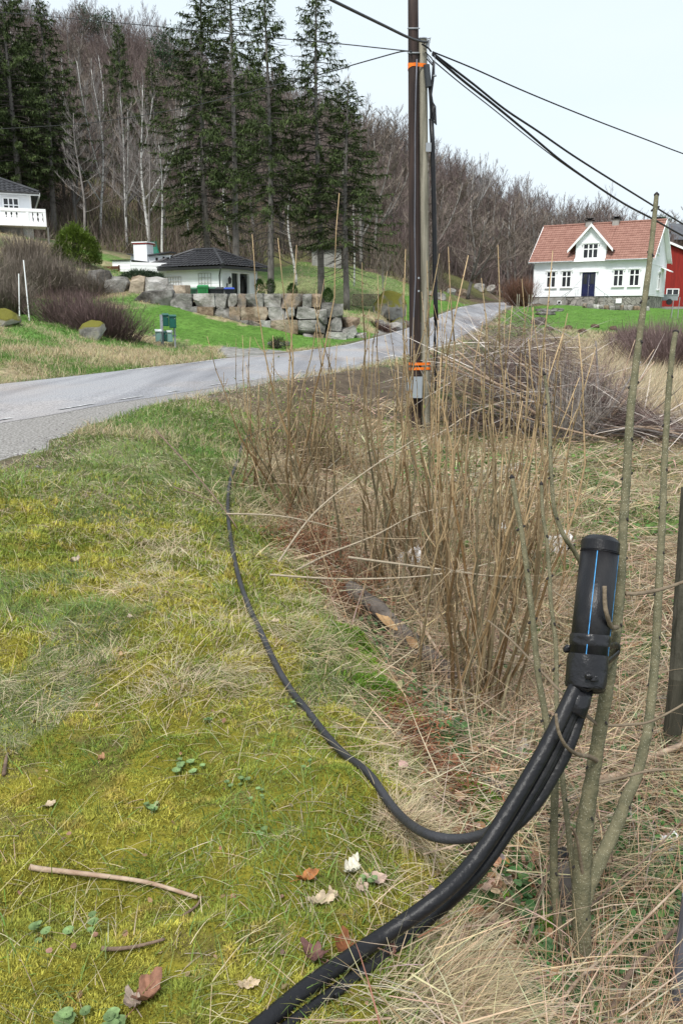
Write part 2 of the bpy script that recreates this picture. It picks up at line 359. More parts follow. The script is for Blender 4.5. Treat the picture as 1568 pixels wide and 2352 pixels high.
Z_lawnL = gp([(-300,690),(0,680),(100,688),(200,700),(330,712),(400,700),(480,735),(570,750),(680,762),(772,772),(860,768),(900,762),(850,782),(760,796),(640,806),(520,800),(440,790),(340,762),(200,745),(100,742),(-300,750)])
Z_lawnM = gp([(880,700),(900,675),(960,682),(1050,694),(1085,699),(1050,706),(990,728),(930,740),(870,722)])
Z_soil = gp([(650,905),(700,868),(830,850),(930,838),(1010,812),(1020,860),(985,955),(900,975),(800,950),(720,930)])
Z_drive = gp([(505,800),(640,804),(690,812),(640,818),(520,826)])
Z_drive2 = gp([(866,742),(935,738),(955,752),(890,772),(850,780),(868,764)])
Z_meadowbank = gp([(600,620),(700,600),(800,610),(900,640),(1000,665),(1080,690),(960,684),(900,677),(870,722),(700,690),(620,680)])

# palette (real surface colours)
c_moss = np.array([.235,.21,.028]); c_moss2 = np.array([.15,.17,.03]); c_grass = np.array([.10,.19,.045]); c_lawn = np.array([.095,.20,.035]); c_straw = np.array([.46,.38,.24])
c_straw2 = np.array([.32,.27,.15]); c_soil = np.array([.085,.065,.048]); c_leaf = np.array([.17,.105,.06]); c_forest = np.array([.10,.075,.055]); c_grav = np.array([.30,.29,.28]); c_ivy = np.array([.05,.11,.03])
def mixc(a, b, k): return a*(1-k[:, None])+b*k[:, None]
def near_w(x, y):
    """weights of moss / green grass / straw on the ground near the camera (0..1)"""
    sd = x-edge_x(y); n1 = fbm(x*1.6, y*1.6, 4, 31); n2 = fbm(x*1.1+9, y*1.1, 4, 57)
    cabx = np.interp(y, CAB_Y, CAB_X); dc = np.abs(x-cabx)
    moss = sstep(.42, .52, n1+.20*(1-sstep(2.5, 4.2, y))+.08*(1-sstep(.2,.7,dc))-.16*sstep(3.5, 7, y))
    moss = moss*(1-sstep(-.1, .12, sd+.1*(n2-.5)))*(1-sstep(5.6, 6.8, y))
    band = np.exp(-((x-(-.55-.12*(y-3.4)))/.45)**2)*sstep(2.9, 3.6, y)*(1-sstep(5.6, 6.4, y))
    straw = sstep(.50, .62, n2*.8+.35*band+.12*sstep(-.35, 0, sd)-.10*(1-sstep(2.4,3.2,y))*(sd<-.2))
    return moss, straw, sd
CABLE_PX = [(560,1000),(556,1030),(545,1065),(528,1100),(522,1150),(524,1210),(534,1280),(553,1350),(580,1425),(622,1510),(665,1580),(715,1650),(784,1730),(849,1815),(899,1868),(950,1905)]
_cab = np.array([PZ(a, b, .02 if b > 1300 else .06) for a, b in CABLE_PX]); _o = np.argsort(_cab[:, 1]); CAB_Y = _cab[_o, 1]; CAB_X = _cab[_o, 0]

rows = np.concatenate([np.linspace(-40, -2, 8), np.linspace(-1, .6, 8), np.exp(np.linspace(math.log(.9), math.log(330), 560)), [400, 600, 900]])
us = np.linspace(-1.15, 1.15, 460); us = us*(.55+.45*np.abs(us))
YY, UU = np.meshgrid(rows, us, indexing='ij'); XX = UU*(np.maximum(YY, 0)+2.2)*1.25
x, y = XX.ravel(), YY.ravel(); z = H(x, y)
col = np.tile(c_grass, (len(x), 1))
n1, n2, n3 = fbm(x*.35, y*.35, 5, 41), fbm(x*1.3, y*1.3, 4, 42), fbm(x*6, y*6, 4, 43)
# middle distance verge and banks: green mixed with last year's straw
col = mixc(np.tile(c_grass*1.15, (len(x), 1)), c_straw*.72, sstep(.38, .62, n1*.6+n2*.4+.04))
moss, straw, sd = near_w(x, y)
nearm = (y < 12)
cn = mixc(np.tile(c_grass*.62+c_straw*.17, (len(x), 1)), c_straw*.5, np.clip(straw*.6+.5*sstep(.4,.65,n3),0,1)); cn = mixc(cn, c_moss*.8, moss); cn = mixc(cn, c_soil*1.3, sstep(.60, .72, n3)*.5)
col[nearm] = cn[nearm]
dit = sstep(-.02, .25, sd)*(y < 40)*(x > -2)
cd = mixc(np.tile(c_straw2*.38, (len(x), 1)), c_leaf*.5, sstep(.42, .6, n2)); cd = mixc(cd, c_ivy, sstep(.52, .62, fbm(x*.8, y*.8, 4, 77)-.25*(y>6)*(y<11)))  # straw and litter tones darkened: shade of gaps under the straw put into colour
mead = sstep(5.5, 7, y); cd = mixc(cd, c_straw*.62, mead*.7*sstep(.3, .5, n2)); cd = mixc(cd, c_grass*.9, mead*sstep(.52, .6, fbm(x*.9, y*.9, 4, 99)+.12*sstep(10,12,y)*(1-sstep(13,15,y))))
col = mixc(col, cd, dit)
reed = sstep(14, 19, y+(n2-.5)*4)*sstep(4, 6.5, x-(y-18)*.12+(n1-.5)*4)*(1-sstep(38, 42, y+(n2-.5)*5)); col = mixc(col, c_straw*.8, reed.astype(float)*.9)
md = sstep(12, 13.5, y)*(1-sstep(21, 24, y))*sstep(-.3, 0, x-road_g(y)-.15)*(1-sstep(1.6, 2.6, x-road_g(y))); col = mixc(col, c_soil*1.2, md*.85)
fo = sstep(62, 74, y+.25*np.maximum(0, -x)); col = mixc(col, mixc(np.tile(c_forest*1.2, (len(x), 1)), np.array([.12,.12,.05]), sstep(.45, .6, n1)*(1-sstep(95, 112, y))), fo)
for poly, c, k in ((Z_soil, c_soil*1.25, .9), (Z_meadowbank, c_grass*1.1, .55), (Z_lawnM, c_lawn, .9), (Z_lawnR, c_lawn, .97), (Z_lawnL, c_lawn, .97), (Z_drive, c_grav*.8, .95), (Z_drive2, c_grav*.8, .95)):
    jx, jy = x+(n2-.5)*.8, y+(n3-.5)*1.2
    m_ = inpoly(jx, jy, poly).astype(float)*k
    cc = np.tile(c, (len(x), 1))*(.8+.4*n2)[:, None] if c is not c_grav else np.tile(c, (len(x), 1))
    col = col*(1-m_[:, None])+cc*m_[:, None]
# brown soil along the road edges
de = np.minimum(np.abs(x-road_l(y)+.15), np.abs(x-np.maximum(road_g(y), road_r(y)))); rd = (1-sstep(.1, .45, de+(n2-.5)*.3))*(y < 100)*(y > -5); col = mixc(col, c_soil*1.4, rd*.8)
hillk = sstep(90, 100, y)*(x > 30)*0; GM = tint_mat('ground_cover', .95, 0, 5, .5, 1.4, .8, 60, .1, .03)
ground = grid_mesh('ground', np.column_stack([x, y, z]), len(rows), len(us), GM, np.clip(col*(.75+.5*n3)[:, None], .01, .8)); tag(ground, kind='structure')

# ------------------------------------------------------------------ road sheets
def asphalt_mat():
    m, n, b = _new('asphalt'); b.inputs['Roughness'].default_value = .85; b.inputs['Specular IOR Level'].default_value = .25
    t = n.nodes.new('ShaderNodeTexCoord')
    def noise(sc, det=6, st=None):
        z = n.nodes.new('ShaderNodeTexNoise'); z.inputs['Scale'].default_value = sc; z.inputs['Detail'].default_value = det
        if st:
            q = n.nodes.new('ShaderNodeMapping'); q.inputs['Scale'].default_value = st; q.inputs['Rotation'].default_value = (0, 0, -.35); n.links.new(t.outputs['Object'], q.inputs[0]); n.links.new(q.outputs[0], z.inputs['Vector'])
        else: n.links.new(t.outputs['Object'], z.inputs['Vector'])
        return z
    a = noise(45, 8); r1 = ramp(n, [(.34, (.17,.17,.175)), (.5, (.265,.265,.275)), (.66, (.39,.39,.40))]); n.links.new(a.outputs['Fac'], r1.inputs[0])
    c = noise(1.0, 5, (1.2, .12, 1)); r2 = ramp(n, [(.36, (.68,.68,.70)), (.62, (1.12,1.12,1.12))]); n.links.new(c.outputs['Fac'], r2.inputs[0])
    mx = n.nodes.new('ShaderNodeMix'); mx.data_type = 'RGBA'; mx.blend_type = 'MULTIPLY'; mx.inputs[0].default_value = 1
    n.links.new(r1.outputs[0], mx.inputs[6]); n.links.new(r2.outputs[0], mx.inputs[7])
    d = noise(.25, 4); r3 = ramp(n, [(.5, (.95,.95,.97)), (.7, (1.12,1.0,.9))]); n.links.new(d.outputs['Fac'], r3.inputs[0])
    m2 = n.nodes.new('ShaderNodeMix'); m2.data_type = 'RGBA'; m2.blend_type = 'MULTIPLY'; m2.inputs[0].default_value = 1
    n.links.new(mx.outputs[2], m2.inputs[6]); n.links.new(r3.outputs[0], m2.inputs[7]); n.links.new(m2.outputs[2], b.inputs['Base Color'])
    bp = n.nodes.new('ShaderNodeBump'); bp.inputs['Strength'].default_value = .5; bp.inputs['Distance'].default_value = .01; n.links.new(a.outputs['Fac'], bp.inputs['Height']); n.links.new(bp.outputs[0], b.inputs['Normal'])
    return m
M_asph = asphalt_mat()
M_grav = mat('gravel', (.36,.345,.33), .95, (.14,.13,.12), 38, .9, 60, .2, detail=10, contrast=(.38,.62))
M_line = mat('road_paint', (.62,.62,.62), .8, (.27,.27,.28), 9, .2, contrast=(.38,.58))
ry = np.concatenate([np.linspace(-30, 2, 20), np.exp(np.linspace(math.log(2.5), math.log(110), 420))])
def strip(name, fa, fb, dz, m, ncol=9, crown=.0, jit=0, edge=0):
    V = []
    for i, yy in enumerate(ry):
        a, b_ = float(fa(yy)), float(fb(yy))
        if jit: b_ += (fbm(np.array([yy*1.7]), np.array([3.]), 3, 4)[0]-.5)*jit
        for k in range(ncol):
            t_ = k/(ncol-1); V.append((a+(b_-a)*t_, yy, prof(yy)+dz+crown*(1-(2*t_-1)**2)-(edge if k == ncol-1 else 0)))
    return tag(grid_mesh(name, np.array(V), len(ry), ncol, m), kind='structure')
gl = lambda y: np.where(np.asarray(y) < 34, road_g(y), road_r(y)+.3)
strip('gravel_shoulder', lambda y: road_r(y)-.4, lambda y: gl(y)+.0, -.004, M_grav, 12, 0, .5, .05)
strip('road', lambda y: road_l(y), lambda y: road_r(y), 0, M_asph, 11, .03, .14)
def line_seg(mb, f, off, y0, y1, w=.1, lift=.012):
    n = max(2, int((y1-y0)/.6)+1); yy = np.linspace(y0, y1, n)
    xc = f(yy)+off; L = np.column_stack([xc-w/2, yy, prof(yy)+lift+.003]); R = np.column_stack([xc+w/2, yy, prof(yy)+lift+.003])
    mb.add(np.vstack([L, R]), [(i, n+i, n+i+1, i+1) for i in range(n-1)])
mb = MB()
for y0 in np.arange(6, 26, 1.35): line_seg(mb, road_r, -.22, y0, y0+.3+.9*random.random(), .06)
for y0 in np.arange(26, 92, 4.0): line_seg(mb, road_r, -.22, y0, y0+1.7, .12)
for y0 in np.arange(20, 92, 3.2): line_seg(mb, road_l, .2, y0, y0+2.2, .12)
lm = mb.build('road_marking', M_line); tag(lm, kind='structure')
# ------------------------------------------------------------------ shared paints
M_white = mat('white_paint', (.86,.875,.90), .55, (.80,.815,.84), 1.5, .05)
M_white2 = mat('white_trim', (.90,.90,.91), .5, (.85,.85,.86), 2)
M_glass = mat('window_glass', (.012,.013,.016), .08, (.03,.03,.035), .8, spec=.5)
M_black = mat('black_plastic', (.014,.014,.016), .38, (.022,.022,.024), 12, .08, 200, spec=.45)
M_conc = mat('concrete', (.34,.33,.31), .9, (.22,.21,.19), 1.6, .3)
M_red = mat('barn_red', (.30,.025,.018), .75, (.22,.02,.016), 1.2, .1, stretch=(4,4,.5))
M_blue = mat('door_blue', (.018,.022,.075), .35, (.014,.016,.055), 2)
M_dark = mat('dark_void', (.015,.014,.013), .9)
M_wood = mat('stained_wood', (.12,.045,.025), .7, (.07,.028,.018), 2, .2, stretch=(1,1,12))
M_grey = mat('grey_metal', (.33,.35,.37), .45, (.27,.28,.30), 3, metal=.3)
def stone_mat(name, base, joint=(.05,.045,.04), scale=1.6, joint_w=.06):
    m, n, b = _new(name); b.inputs['Roughness'].default_value = .9; b.inputs['Specular IOR Level'].default_value = .15
    t = n.nodes.new('ShaderNodeTexCoord'); v = n.nodes.new('ShaderNodeTexVoronoi'); v.feature = 'DISTANCE_TO_EDGE'; v.inputs['Scale'].default_value = scale
    v2 = n.nodes.new('ShaderNodeTexVoronoi'); v2.inputs['Scale'].default_value = scale
    z = n.nodes.new('ShaderNodeTexNoise'); z.inputs['Scale'].default_value = 9; z.inputs['Detail'].default_value = 8
    n.links.new(t.outputs['Object'], v.inputs['Vector']); n.links.new(t.outputs['Object'], v2.inputs['Vector']); n.links.new(t.outputs['Object'], z.inputs['Vector'])
    sx = n.nodes.new('ShaderNodeSeparateColor'); n.links.new(v2.outputs['Color'], sx.inputs[0])
    a = n.nodes.new('ShaderNodeMath'); a.operation = 'MULTIPLY_ADD'; a.inputs[1].default_value = .35; n.links.new(sx.outputs[0], a.inputs[0]); n.links.new(z.outputs['Fac'], a.inputs[2])
    r = ramp(n, [(.35, tuple(np.array(base)*.45)), (.6, tuple(base)), (.95, tuple(np.array(base)*1.5))]); n.links.new(a.outputs[0], r.inputs[0])
    k = ramp(n, [(0, (0,0,0)), (joint_w, (1,1,1))]); n.links.new(v.outputs['Distance'], k.inputs[0])
    mx = n.nodes.new('ShaderNodeMix'); mx.data_type = 'RGBA'; mx.inputs[6].default_value = (*joint, 1); n.links.new(k.outputs[0], mx.inputs[0]); n.links.new(r.outputs[0], mx.inputs[7])
    n.links.new(mx.outputs[2], b.inputs['Base Color'])
    bp = n.nodes.new('ShaderNodeBump'); bp.inputs['Strength'].default_value = .8; bp.inputs['Distance'].default_value = .05; n.links.new(a.outputs[0], bp.inputs['Height']); n.links.new(bp.outputs[0], b.inputs['Normal'])
    return m
M_found = stone_mat('rubble_foundation', (.24,.225,.205), scale=2.0)
def rock_mat(name, c, c2, moss=0, c3=None):
    m, n, b = _new(name); b.inputs['Roughness'].default_value = .92; b.inputs['Specular IOR Level'].default_value = .15
    t = n.nodes.new('ShaderNodeTexCoord'); z = n.nodes.new('ShaderNodeTexNoise'); z.inputs['Scale'].default_value = 1.1; z.inputs['Detail'].default_value = 9; z.inputs['Roughness'].default_value = .65
    n.links.new(t.outputs['Object'], z.inputs['Vector']); r = ramp(n, [(.36, tuple(np.array(c2)*.35)), (.46, tuple(np.array(c2)*.85)), (.56, tuple(np.array(c)*.85)), (.68, tuple(np.array(c)*1.2))]); n.links.new(z.outputs['Fac'], r.inputs[0])
    last = r.outputs[0]
    if moss:
        g = n.nodes.new('ShaderNodeNewGeometry'); s = n.nodes.new('ShaderNodeSeparateXYZ'); n.links.new(g.outputs['Normal'], s.inputs[0])
        z3 = n.nodes.new('ShaderNodeTexNoise'); z3.inputs['Scale'].default_value = 2.2; z3.inputs['Detail'].default_value = 7; n.links.new(t.outputs['Object'], z3.inputs['Vector'])
        a = n.nodes.new('ShaderNodeMath'); a.operation = 'MULTIPLY_ADD'; a.inputs[1].default_value = .35; n.links.new(s.outputs[2], a.inputs[0]); n.links.new(z3.outputs['Fac'], a.inputs[2])
        k = ramp(n, [(.66-moss*.2, (0,0,0)), (.88-moss*.2, (1,1,1))]); n.links.new(a.outputs[0], k.inputs[0])
        mx = n.nodes.new('ShaderNodeMix'); mx.data_type = 'RGBA'; mx.inputs[7].default_value = (.16,.15,.03,1); n.links.new(k.outputs[0], mx.inputs[0]); n.links.new(last, mx.inputs[6]); last = mx.outputs[2]
    n.links.new(last, b.inputs['Base Color'])
    z2 = n.nodes.new('ShaderNodeTexNoise'); z2.inputs['Scale'].default_value = 5; z2.inputs['Detail'].default_value = 12; z2.inputs['Roughness'].default_value = .7; n.links.new(t.outputs['Object'], z2.inputs['Vector'])
    bp = n.nodes.new('ShaderNodeBump'); bp.inputs['Strength'].default_value = 1.0; bp.inputs['Distance'].default_value = .12; n.links.new(z2.outputs['Fac'], bp.inputs['Height']); n.links.new(bp.outputs[0], b.inputs['Normal'])
    return m
M_rocks = [rock_mat('granite_grey', (.37,.355,.33), (.25,.24,.22)), rock_mat('granite_tan', (.40,.33,.25), (.27,.20,.14)), rock_mat('granite_rust', (.33,.25,.18), (.25,.22,.19)), rock_mat('granite_pale', (.45,.435,.41), (.33,.31,.28)), rock_mat('granite_dark', (.25,.24,.225), (.13,.12,.11))]
M_mossrock = rock_mat('mossy_rock', (.42,.41,.39), (.27,.26,.24), 1.0)
M_mossrock2 = rock_mat('grey_field_rock', (.36,.35,.33), (.25,.24,.23), .35)

class Fr:      # local frame: s along ex, d along ey, h up
    def __init__(f, o, ex, ey): f.o = np.array(o, float); f.ex = np.array([*ex, 0.]); f.ey = np.array([*ey, 0.])
    def __call__(f, v): return f.o + v[:, :1]*f.ex + v[:, 1:2]*f.ey + v[:, 2:3]*np.array([0, 0, 1.])
    def p(f, s, d, h): return f(np.array([[s, d, h]], float))[0]
def unit(a): a = np.array(a, float); return a/np.linalg.norm(a)

def tile_roof(mb, A, Bv, C, D, wave=.30, row=.36, amp=.035, step=.035):
    """tiled slope: A-B the eave, D-C the ridge side (points in 3D), tiles run up the slope"""
    A, Bv, C, D = [np.array(q, float) for q in (A, Bv, C, D)]
    e = unit(Bv-A); hgt = np.linalg.norm(np.cross(D-A, e)); n = np.cross(e, D-A); n = unit(n); n = n if n[2] > 0 else -n
    nr = max(2, int(round(hgt/row))); ns = max(8, int(np.linalg.norm(Bv-A)/wave*6)); V = []; F = []
    for i in range(nr):
        for (tt, lift) in ((i/nr, step), ((i+1)/nr, 0)):
            a = A+(D-A)*tt; b = Bv+(C-Bv)*tt
            for k in range(ns+1):
                q = a+(b-a)*k/ns; s = np.dot(q-A, e); V.append(q+n*(lift+amp*(.5+.5*math.cos(2*PI*s/wave))))
    m = ns+1
    for j in range(2*nr-1): F += [(j*m+k, j*m+k+1, (j+1)*m+k+1, (j+1)*m+k) for k in range(ns)]
    mb.add(V, F)
def siding(mb, s0, s1, d, h0, h1, face, board=.16, lap=.018, clip=None):
    """lapped boards on the plane d, facing face(-1 or +1 along d); clip(h) gives (s0, s1)"""
    n = max(1, int(round((h1-h0)/board))); bh = (h1-h0)/n
    for i in range(n):
        a, b = h0+i*bh, h0+(i+1)*bh
        l0, r0 = (s0, s1) if clip is None else clip(a); l1, r1 = (s0, s1) if clip is None else clip(b)
        mb.add([(l0,d+face*lap,a),(r0,d+face*lap,a),(r1,d+face*.002,b),(l1,d+face*.002,b),(l0,d,a),(r0,d,a)], [(0,1,2,3),(4,5,1,0)])
def swap(fr):   # frame whose s runs along the depth
    return Fr(fr.o, fr.ey[:2], fr.ex[:2])
def window(fr, par, s, h, w, ht, cols, rws, d=0, face=-1, name='window', transom=.62, cornice=True, lab=None):
    """frame proud of the wall, glass panes behind sash bars"""
    o = d+face*.02
    mb = MB(fr); t = .09; D1 = o; D2 = d+face*.09
    lo, hi = min(D1, D2), max(D1, D2)
    mb.box((s-w/2-t, lo, h-t), (s-w/2, hi, h+ht+t)); mb.box((s+w/2, lo, h-t), (s+w/2+t, hi, h+ht+t))
    mb.box((s-w/2, lo, h+ht), (s+w/2, hi, h+ht+t)); mb.box((s-w/2, lo, h-t), (s+w/2, hi, h))
    if cornice:
        a = d+face*.16; mb.box((s-w/2-.22, min(o, a), h+ht+t), (s+w/2+.22, max(o, a), h+ht+t+.07)); mb.box((s-w/2-.22, min(o, a), h-t-.06), (s+w/2+.22, max(o, a), h-t))
        for q in (-1, 1): mb.box((s+q*(w/2+.15)-.05, min(o,d+face*.12), h+ht-.05), (s+q*(w/2+.15)+.05, max(o,d+face*.12), h+ht+t))
    wf = mb.build(name, M_white2, par)
    if lab: wf['label'] = lab
    sb = MB(fr); q0, q1 = sorted((d+face*.03, d+face*.065)); bw = .055 if cols < 3 or cornice else .035
    for i in range(1, cols): x0 = s-w/2+w*i/cols; sb.box((x0-bw, q0, h), (x0+bw, q1, h+ht))
    tr = [transom] if rws == 2 else [i/rws for i in range(1, rws)]
    for k in tr:
        for i in range(cols):
            xa = s-w/2+w*i/cols+(bw if i else 0); xb = s-w/2+w*(i+1)/cols-(bw if i < cols-1 else 0)
            sb.box((xa, q0, h+ht*k-bw*.8), (xb, q1, h+ht*k+bw*.8))
    if sb.n: sb.build('sash', M_white2, wf)
    g = MB(fr); q0, q1 = sorted((d+face*.022, d+face*.028)); g.box((s-w/2, q0, h), (s+w/2, q1, h+ht)); g.build('pane', M_glass, wf)
    return wf

# ------------------------------------------------------------------ white farmhouse with the red roof
M_tile_red = mat('red_roof_tile', (.31,.17,.135), .9, (.23,.115,.09), 2.5, .3, 12, contrast=(.35,.7))
M_tile_blk = mat('black_roof_tile', (.030,.030,.034), .45, (.055,.055,.06), 2.5, .2, 12)
M_gut = mat('gutter_grey', (.5,.51,.52), .5)
C0 = P(1487, 678, 81.0)
f_ = unit([-.85, .53]); g_ = unit([.53, .85])
FH = Fr((C0[0], C0[1], C0[2]), -f_, -g_)      # s runs to the right (negative leftwards); -d goes deeper
FH = Fr((C0[0], C0[1], C0[2]), f_, g_)        # s: from the right corner to the left, d: into the depth, h: up from the siding's foot
L, Wd, EH, RH = 11.3, 7.2, 3.62, 3.35
hb = C0[2]; gnd = 2.35
wh = empty('white_house', FH.p(L/2, Wd/2, -1.35), 'white wooden farmhouse with red tiled roof and blue front door', 'house')
mb = MB(FH); mb.box((.02, .02, -.02), (L-.02, Wd-.02, EH))
siding(mb, 0, L, 0, 0, EH-.75, -1, .14); mb.box((0, -.03, EH-.75), (L, .0, EH-.68))
mb.quad((0, -.012, EH-.68), (L, -.012, EH-.68), (L, -.012, EH), (0, -.012, EH))
mb.build('wall', M_white, wh)
mg = MB(swap(FH)); siding(mg, 0, Wd, 0, 0, EH-.75, -1, .14); siding(mg, 0, Wd, 0, EH-.68, EH+RH-.05, -1, .14, clip=lambda h: (0, Wd) if h < EH else (Wd/2*(h-EH)/RH, Wd-Wd/2*(h-EH)/RH))
mg.box((0, -.04, EH-.75), (Wd, 0, EH-.68)); mg.prism([(0, .03, EH), (Wd, .03, EH), (Wd/2, .03, EH+RH)], (0, .1, 0)); mg.build('gable_wall', M_white, wh)
mg = MB(swap(FH)); mg.prism([(0, L-.03, EH), (Wd, L-.03, EH), (Wd/2, L-.03, EH+RH)], (0, .05, 0)); mg.build('gable_wall', M_white, wh)
mb = MB(FH); mb.box((0, -.05, -.02), (.13, -.018, EH-.02)); mb.box((-.05, -.05, -.02), (-.0, .13, EH)); mb.build('corner_board', M_white2, wh)
mb = MB(FH); mb.box((L-.13, -.05, -.02), (L, -.018, EH-.02)); mb.build('corner_board', M_white2, wh)
mb = MB(FH); mb.box((-.05, Wd-.13, -.02), (-.018, Wd, EH)); mb.build('corner_board', M_white2, wh)
mb = MB(FH); mb.box((.06, .08, -2.6), (L-.06, Wd-.08, -.03)); mb.build('foundation', M_found, wh)
mb = MB(FH); mb.box((L-3.4, .05, -2.5), (L-.03, .08, -.04)); mb.build('plastered_foundation', M_conc, wh)
ov, og = .42, .45; sl = RH/(Wd/2); ze = EH-ov*sl+.12; zr_ = EH+RH+.12
ds0, ds1, dh = 4.2, 7.15, EH+2.05      # dormer from s0 to s1
DC = (ds0+ds1)/2
mb = MB(); T = FH.p
# the front slope is cut where the dormer wall rises
tile_roof(mb, T(-og, -ov, ze), T(ds0-.02, -ov, ze), T(ds0-.02, Wd/2, zr_), T(-og, Wd/2, zr_), .24, .34)
tile_roof(mb, T(ds1+.02, -ov, ze), T(L+og, -ov, ze), T(L+og, Wd/2, zr_), T(ds1+.02, Wd/2, zr_), .24, .34)
tile_roof(mb, T(ds0-.02, 1.4, EH+1.4*sl+.12), T(ds1+.02, 1.4, EH+1.4*sl+.12), T(ds1+.02, Wd/2, zr_), T(ds0-.02, Wd/2, zr_), .24, .34)
tile_roof(mb, T(L+og, Wd+ov, ze), T(-og, Wd+ov, ze), T(-og, Wd/2, zr_), T(L+og, Wd/2, zr_), .24, .34)
mb.tube([T(-og, Wd/2, zr_+.06), T(L+og, Wd/2, zr_+.06)], .11, 8)
roof = mb.build('roof', M_tile_red, wh)
mb = MB(FH)
for s_ in (-og-.03, L+og-.02):          # barge boards and soffits
    for d0 in (-ov, Wd+ov):
        mb.prism([(s_, d0, ze-.16), (s_, d0, ze+.05), (s_, Wd/2, zr_+.10), (s_, Wd/2, zr_-.14)], (.05, 0, 0))
for d0, d1 in ((-ov, 0), (Wd+ov, Wd)):
    zz = lambda d: EH+(d if d <= Wd/2 else Wd-d)*sl+.06
    for a, b in ((-og+.02, 0), (L, L+og-.02)):
        mb.quad((a, d0, zz(d0)), (b, d0, zz(d0)), (b, Wd/2, zz(Wd/2)), (a, Wd/2, zz(Wd/2)))
    mb.quad((0, d0, zz(d0)), (L, d0, zz(d0)), (L, d1, zz(d1)), (0, d1, zz(d1)))
mb.build('barge_board', M_white2, wh)
for a, b in ((-og, ds0-.15), (ds1+.15, L+og)): mb = MB(); mb.tube([T(a, -ov-.06, ze-.03), T(b, -ov-.06, ze-.03)], .07, 6); mb.build('gutter', M_gut, wh)
mb = MB(); mb.tube([T(L-.1, -ov-.06, ze-.05), T(L-.02, -.1, EH-.5), T(L-.02, -.1, -.2)], .045, 6); mb.build('downpipe', M_gut, wh)
# dormer
FD = FH; mb = MB(FD)
da, db = ds0, ds1; eh2 = EH+1.45; ap = EH+3.05
mb.prism([(da, -.01, EH-.02), (db, -.01, EH-.02), (db, -.01, eh2), (DC, -.01, ap-.12), (da, -.01, eh2)], (0, 2.6, 0))
siding(mb, da, db, -.012, EH, eh2, -1, .14)
mb.build('dormer_wall', M_white, wh)
mb = MB(); o2 = .72; k2 = (ap-eh2)/(DC-da)
tile_roof(mb, T(DC, -.35, ap), T(DC, 3.0, ap), T(da-o2, 3.0, eh2-o2*k2), T(da-o2, -.35, eh2-o2*k2), .24, .34)
tile_roof(mb, T(DC, -.35, ap), T(DC, 3.0, ap), T(db+o2, 3.0, eh2-o2*k2), T(db+o2, -.35, eh2-o2*k2), .24, .34)
dr = mb.build('dormer_roof', M_tile_red, wh)
mb = MB(FH)
for sg in (-1, 1):
    e = DC+sg*(DC-da+o2); mb.prism([(e, -.42, eh2-o2*k2-.17), (e, -.42, eh2-o2*k2+.1), (DC, -.42, ap+.12), (DC, -.42, ap-.16)], (0, .07, 0))
    mb.quad((e, -.36, eh2-o2*k2-.03), (DC, -.36, ap-.06), (DC, .0, ap-.06), (e, .0, eh2-o2*k2-.03))
mb.build('dormer_trim', M_white2, wh)
window(FH, wh, DC, EH-.02, 1.32, 1.28, 3, 2, d=-.02, transom=.66)
for s_ in (1.35, 2.85, L-3.4, L-1.85): window(FH, wh, s_, .95, .80, 1.42, 2, 2, transom=.68)
window(swap(FH), wh, 4.2, .7, .9, 1.5, 2, 2, transom=.66); window(swap(FH), wh, 2.9, EH+.4, .7, .9, 2, 2, transom=.66)
mb = MB(FH); mb.box((DC-.78, -.12, -.02), (DC-.66, -.02, 2.28)); mb.box((DC+.66, -.12, -.02), (DC+.78, -.02, 2.28)); mb.box((DC-.9, -.2, 2.28), (DC+.9, -.02, 2.42))
df = mb.build('door_frame', M_white2, wh)
mb = MB(FH); mb.box((DC-.66, -.05, 0), (DC-.012, -.021, 2.28)); mb.box((DC+.012, -.05, 0), (DC+.66, -.021, 2.28))
for q in (-.34, .34):
    mb.box((DC+q-.2, -.065, .15), (DC+q+.2, -.051, .95))
door = mb.build('door', M_blue, wh)
mb = MB(FH)
for q in (-.34, .34): mb.box((DC+q-.2, -.06, 1.15), (DC+q+.2, -.0515, 2.1))
mb.build('pane', M_glass, door); mb = MB(FH); mb.box((DC-.09, -.1, 1.0), (DC-.05, -.052, 1.06)); mb.build('handle', M_gut, door)
mb = MB(FH)
for i in range(4): mb.box((DC-1.0-.25*i*.3, -1.0-.28*i, -1.6), (DC+1.0+.25*i*.3, -.72-.28*i if i else -.06, -.08-.22*i))
mb.build('stone_steps', M_found, wh)
for sg in (-1, 1):
    mb = MB(); a = T(DC+sg*.95, -1.0, -.1); mb.tube([a, T(DC+sg*.95, -1.0, .85), T(DC+sg*2.9, -1.25, -.45), T(DC+sg*2.9, -1.25, -1.2)], .02, 5); mb.tube([T(DC+sg*.95, -.12, .85), T(DC+sg*.95, -1.0, .85)], .02, 5); mb.tube([T(DC+sg*1.9, -1.12, .2), T(DC+sg*1.9, -1.12, -1.0)], .018, 5); mb.build('stair_rail', M_grey, wh)
for s_, nm in ((L*.62, 0), (L*.385, 1)):
    mb = MB(FH); mb.box((s_-.32, Wd/2-.3, EH+RH-.4), (s_+.32, Wd/2+.3, zr_+.35)); ch = mb.build('chimney', M_conc, wh)
    mb = MB(FH); mb.box((s_-.42, Wd/2-.4, zr_+.351), (s_+.42, Wd/2+.4, zr_+.43)); mb.box((s_-.2, Wd/2-.2, zr_+.43), (s_+.2, Wd/2+.2, zr_+.56)); mb.box((s_-.36, Wd/2-.36, zr_+.56), (s_+.36, Wd/2+.36, zr_+.60)); mb.build('chimney_cap', M_dark, ch)
mb = MB(FH); mb.box((2.4, .0, -.7), (2.95, .075, -.25)); mb.build('cellar_hatch', M_white2, wh); mb = MB(FH); mb.box((L-3.0, -.0, -.75), (L-2.6, .045, -.4)); bw = mb.build('cellar_window', M_white2, wh)
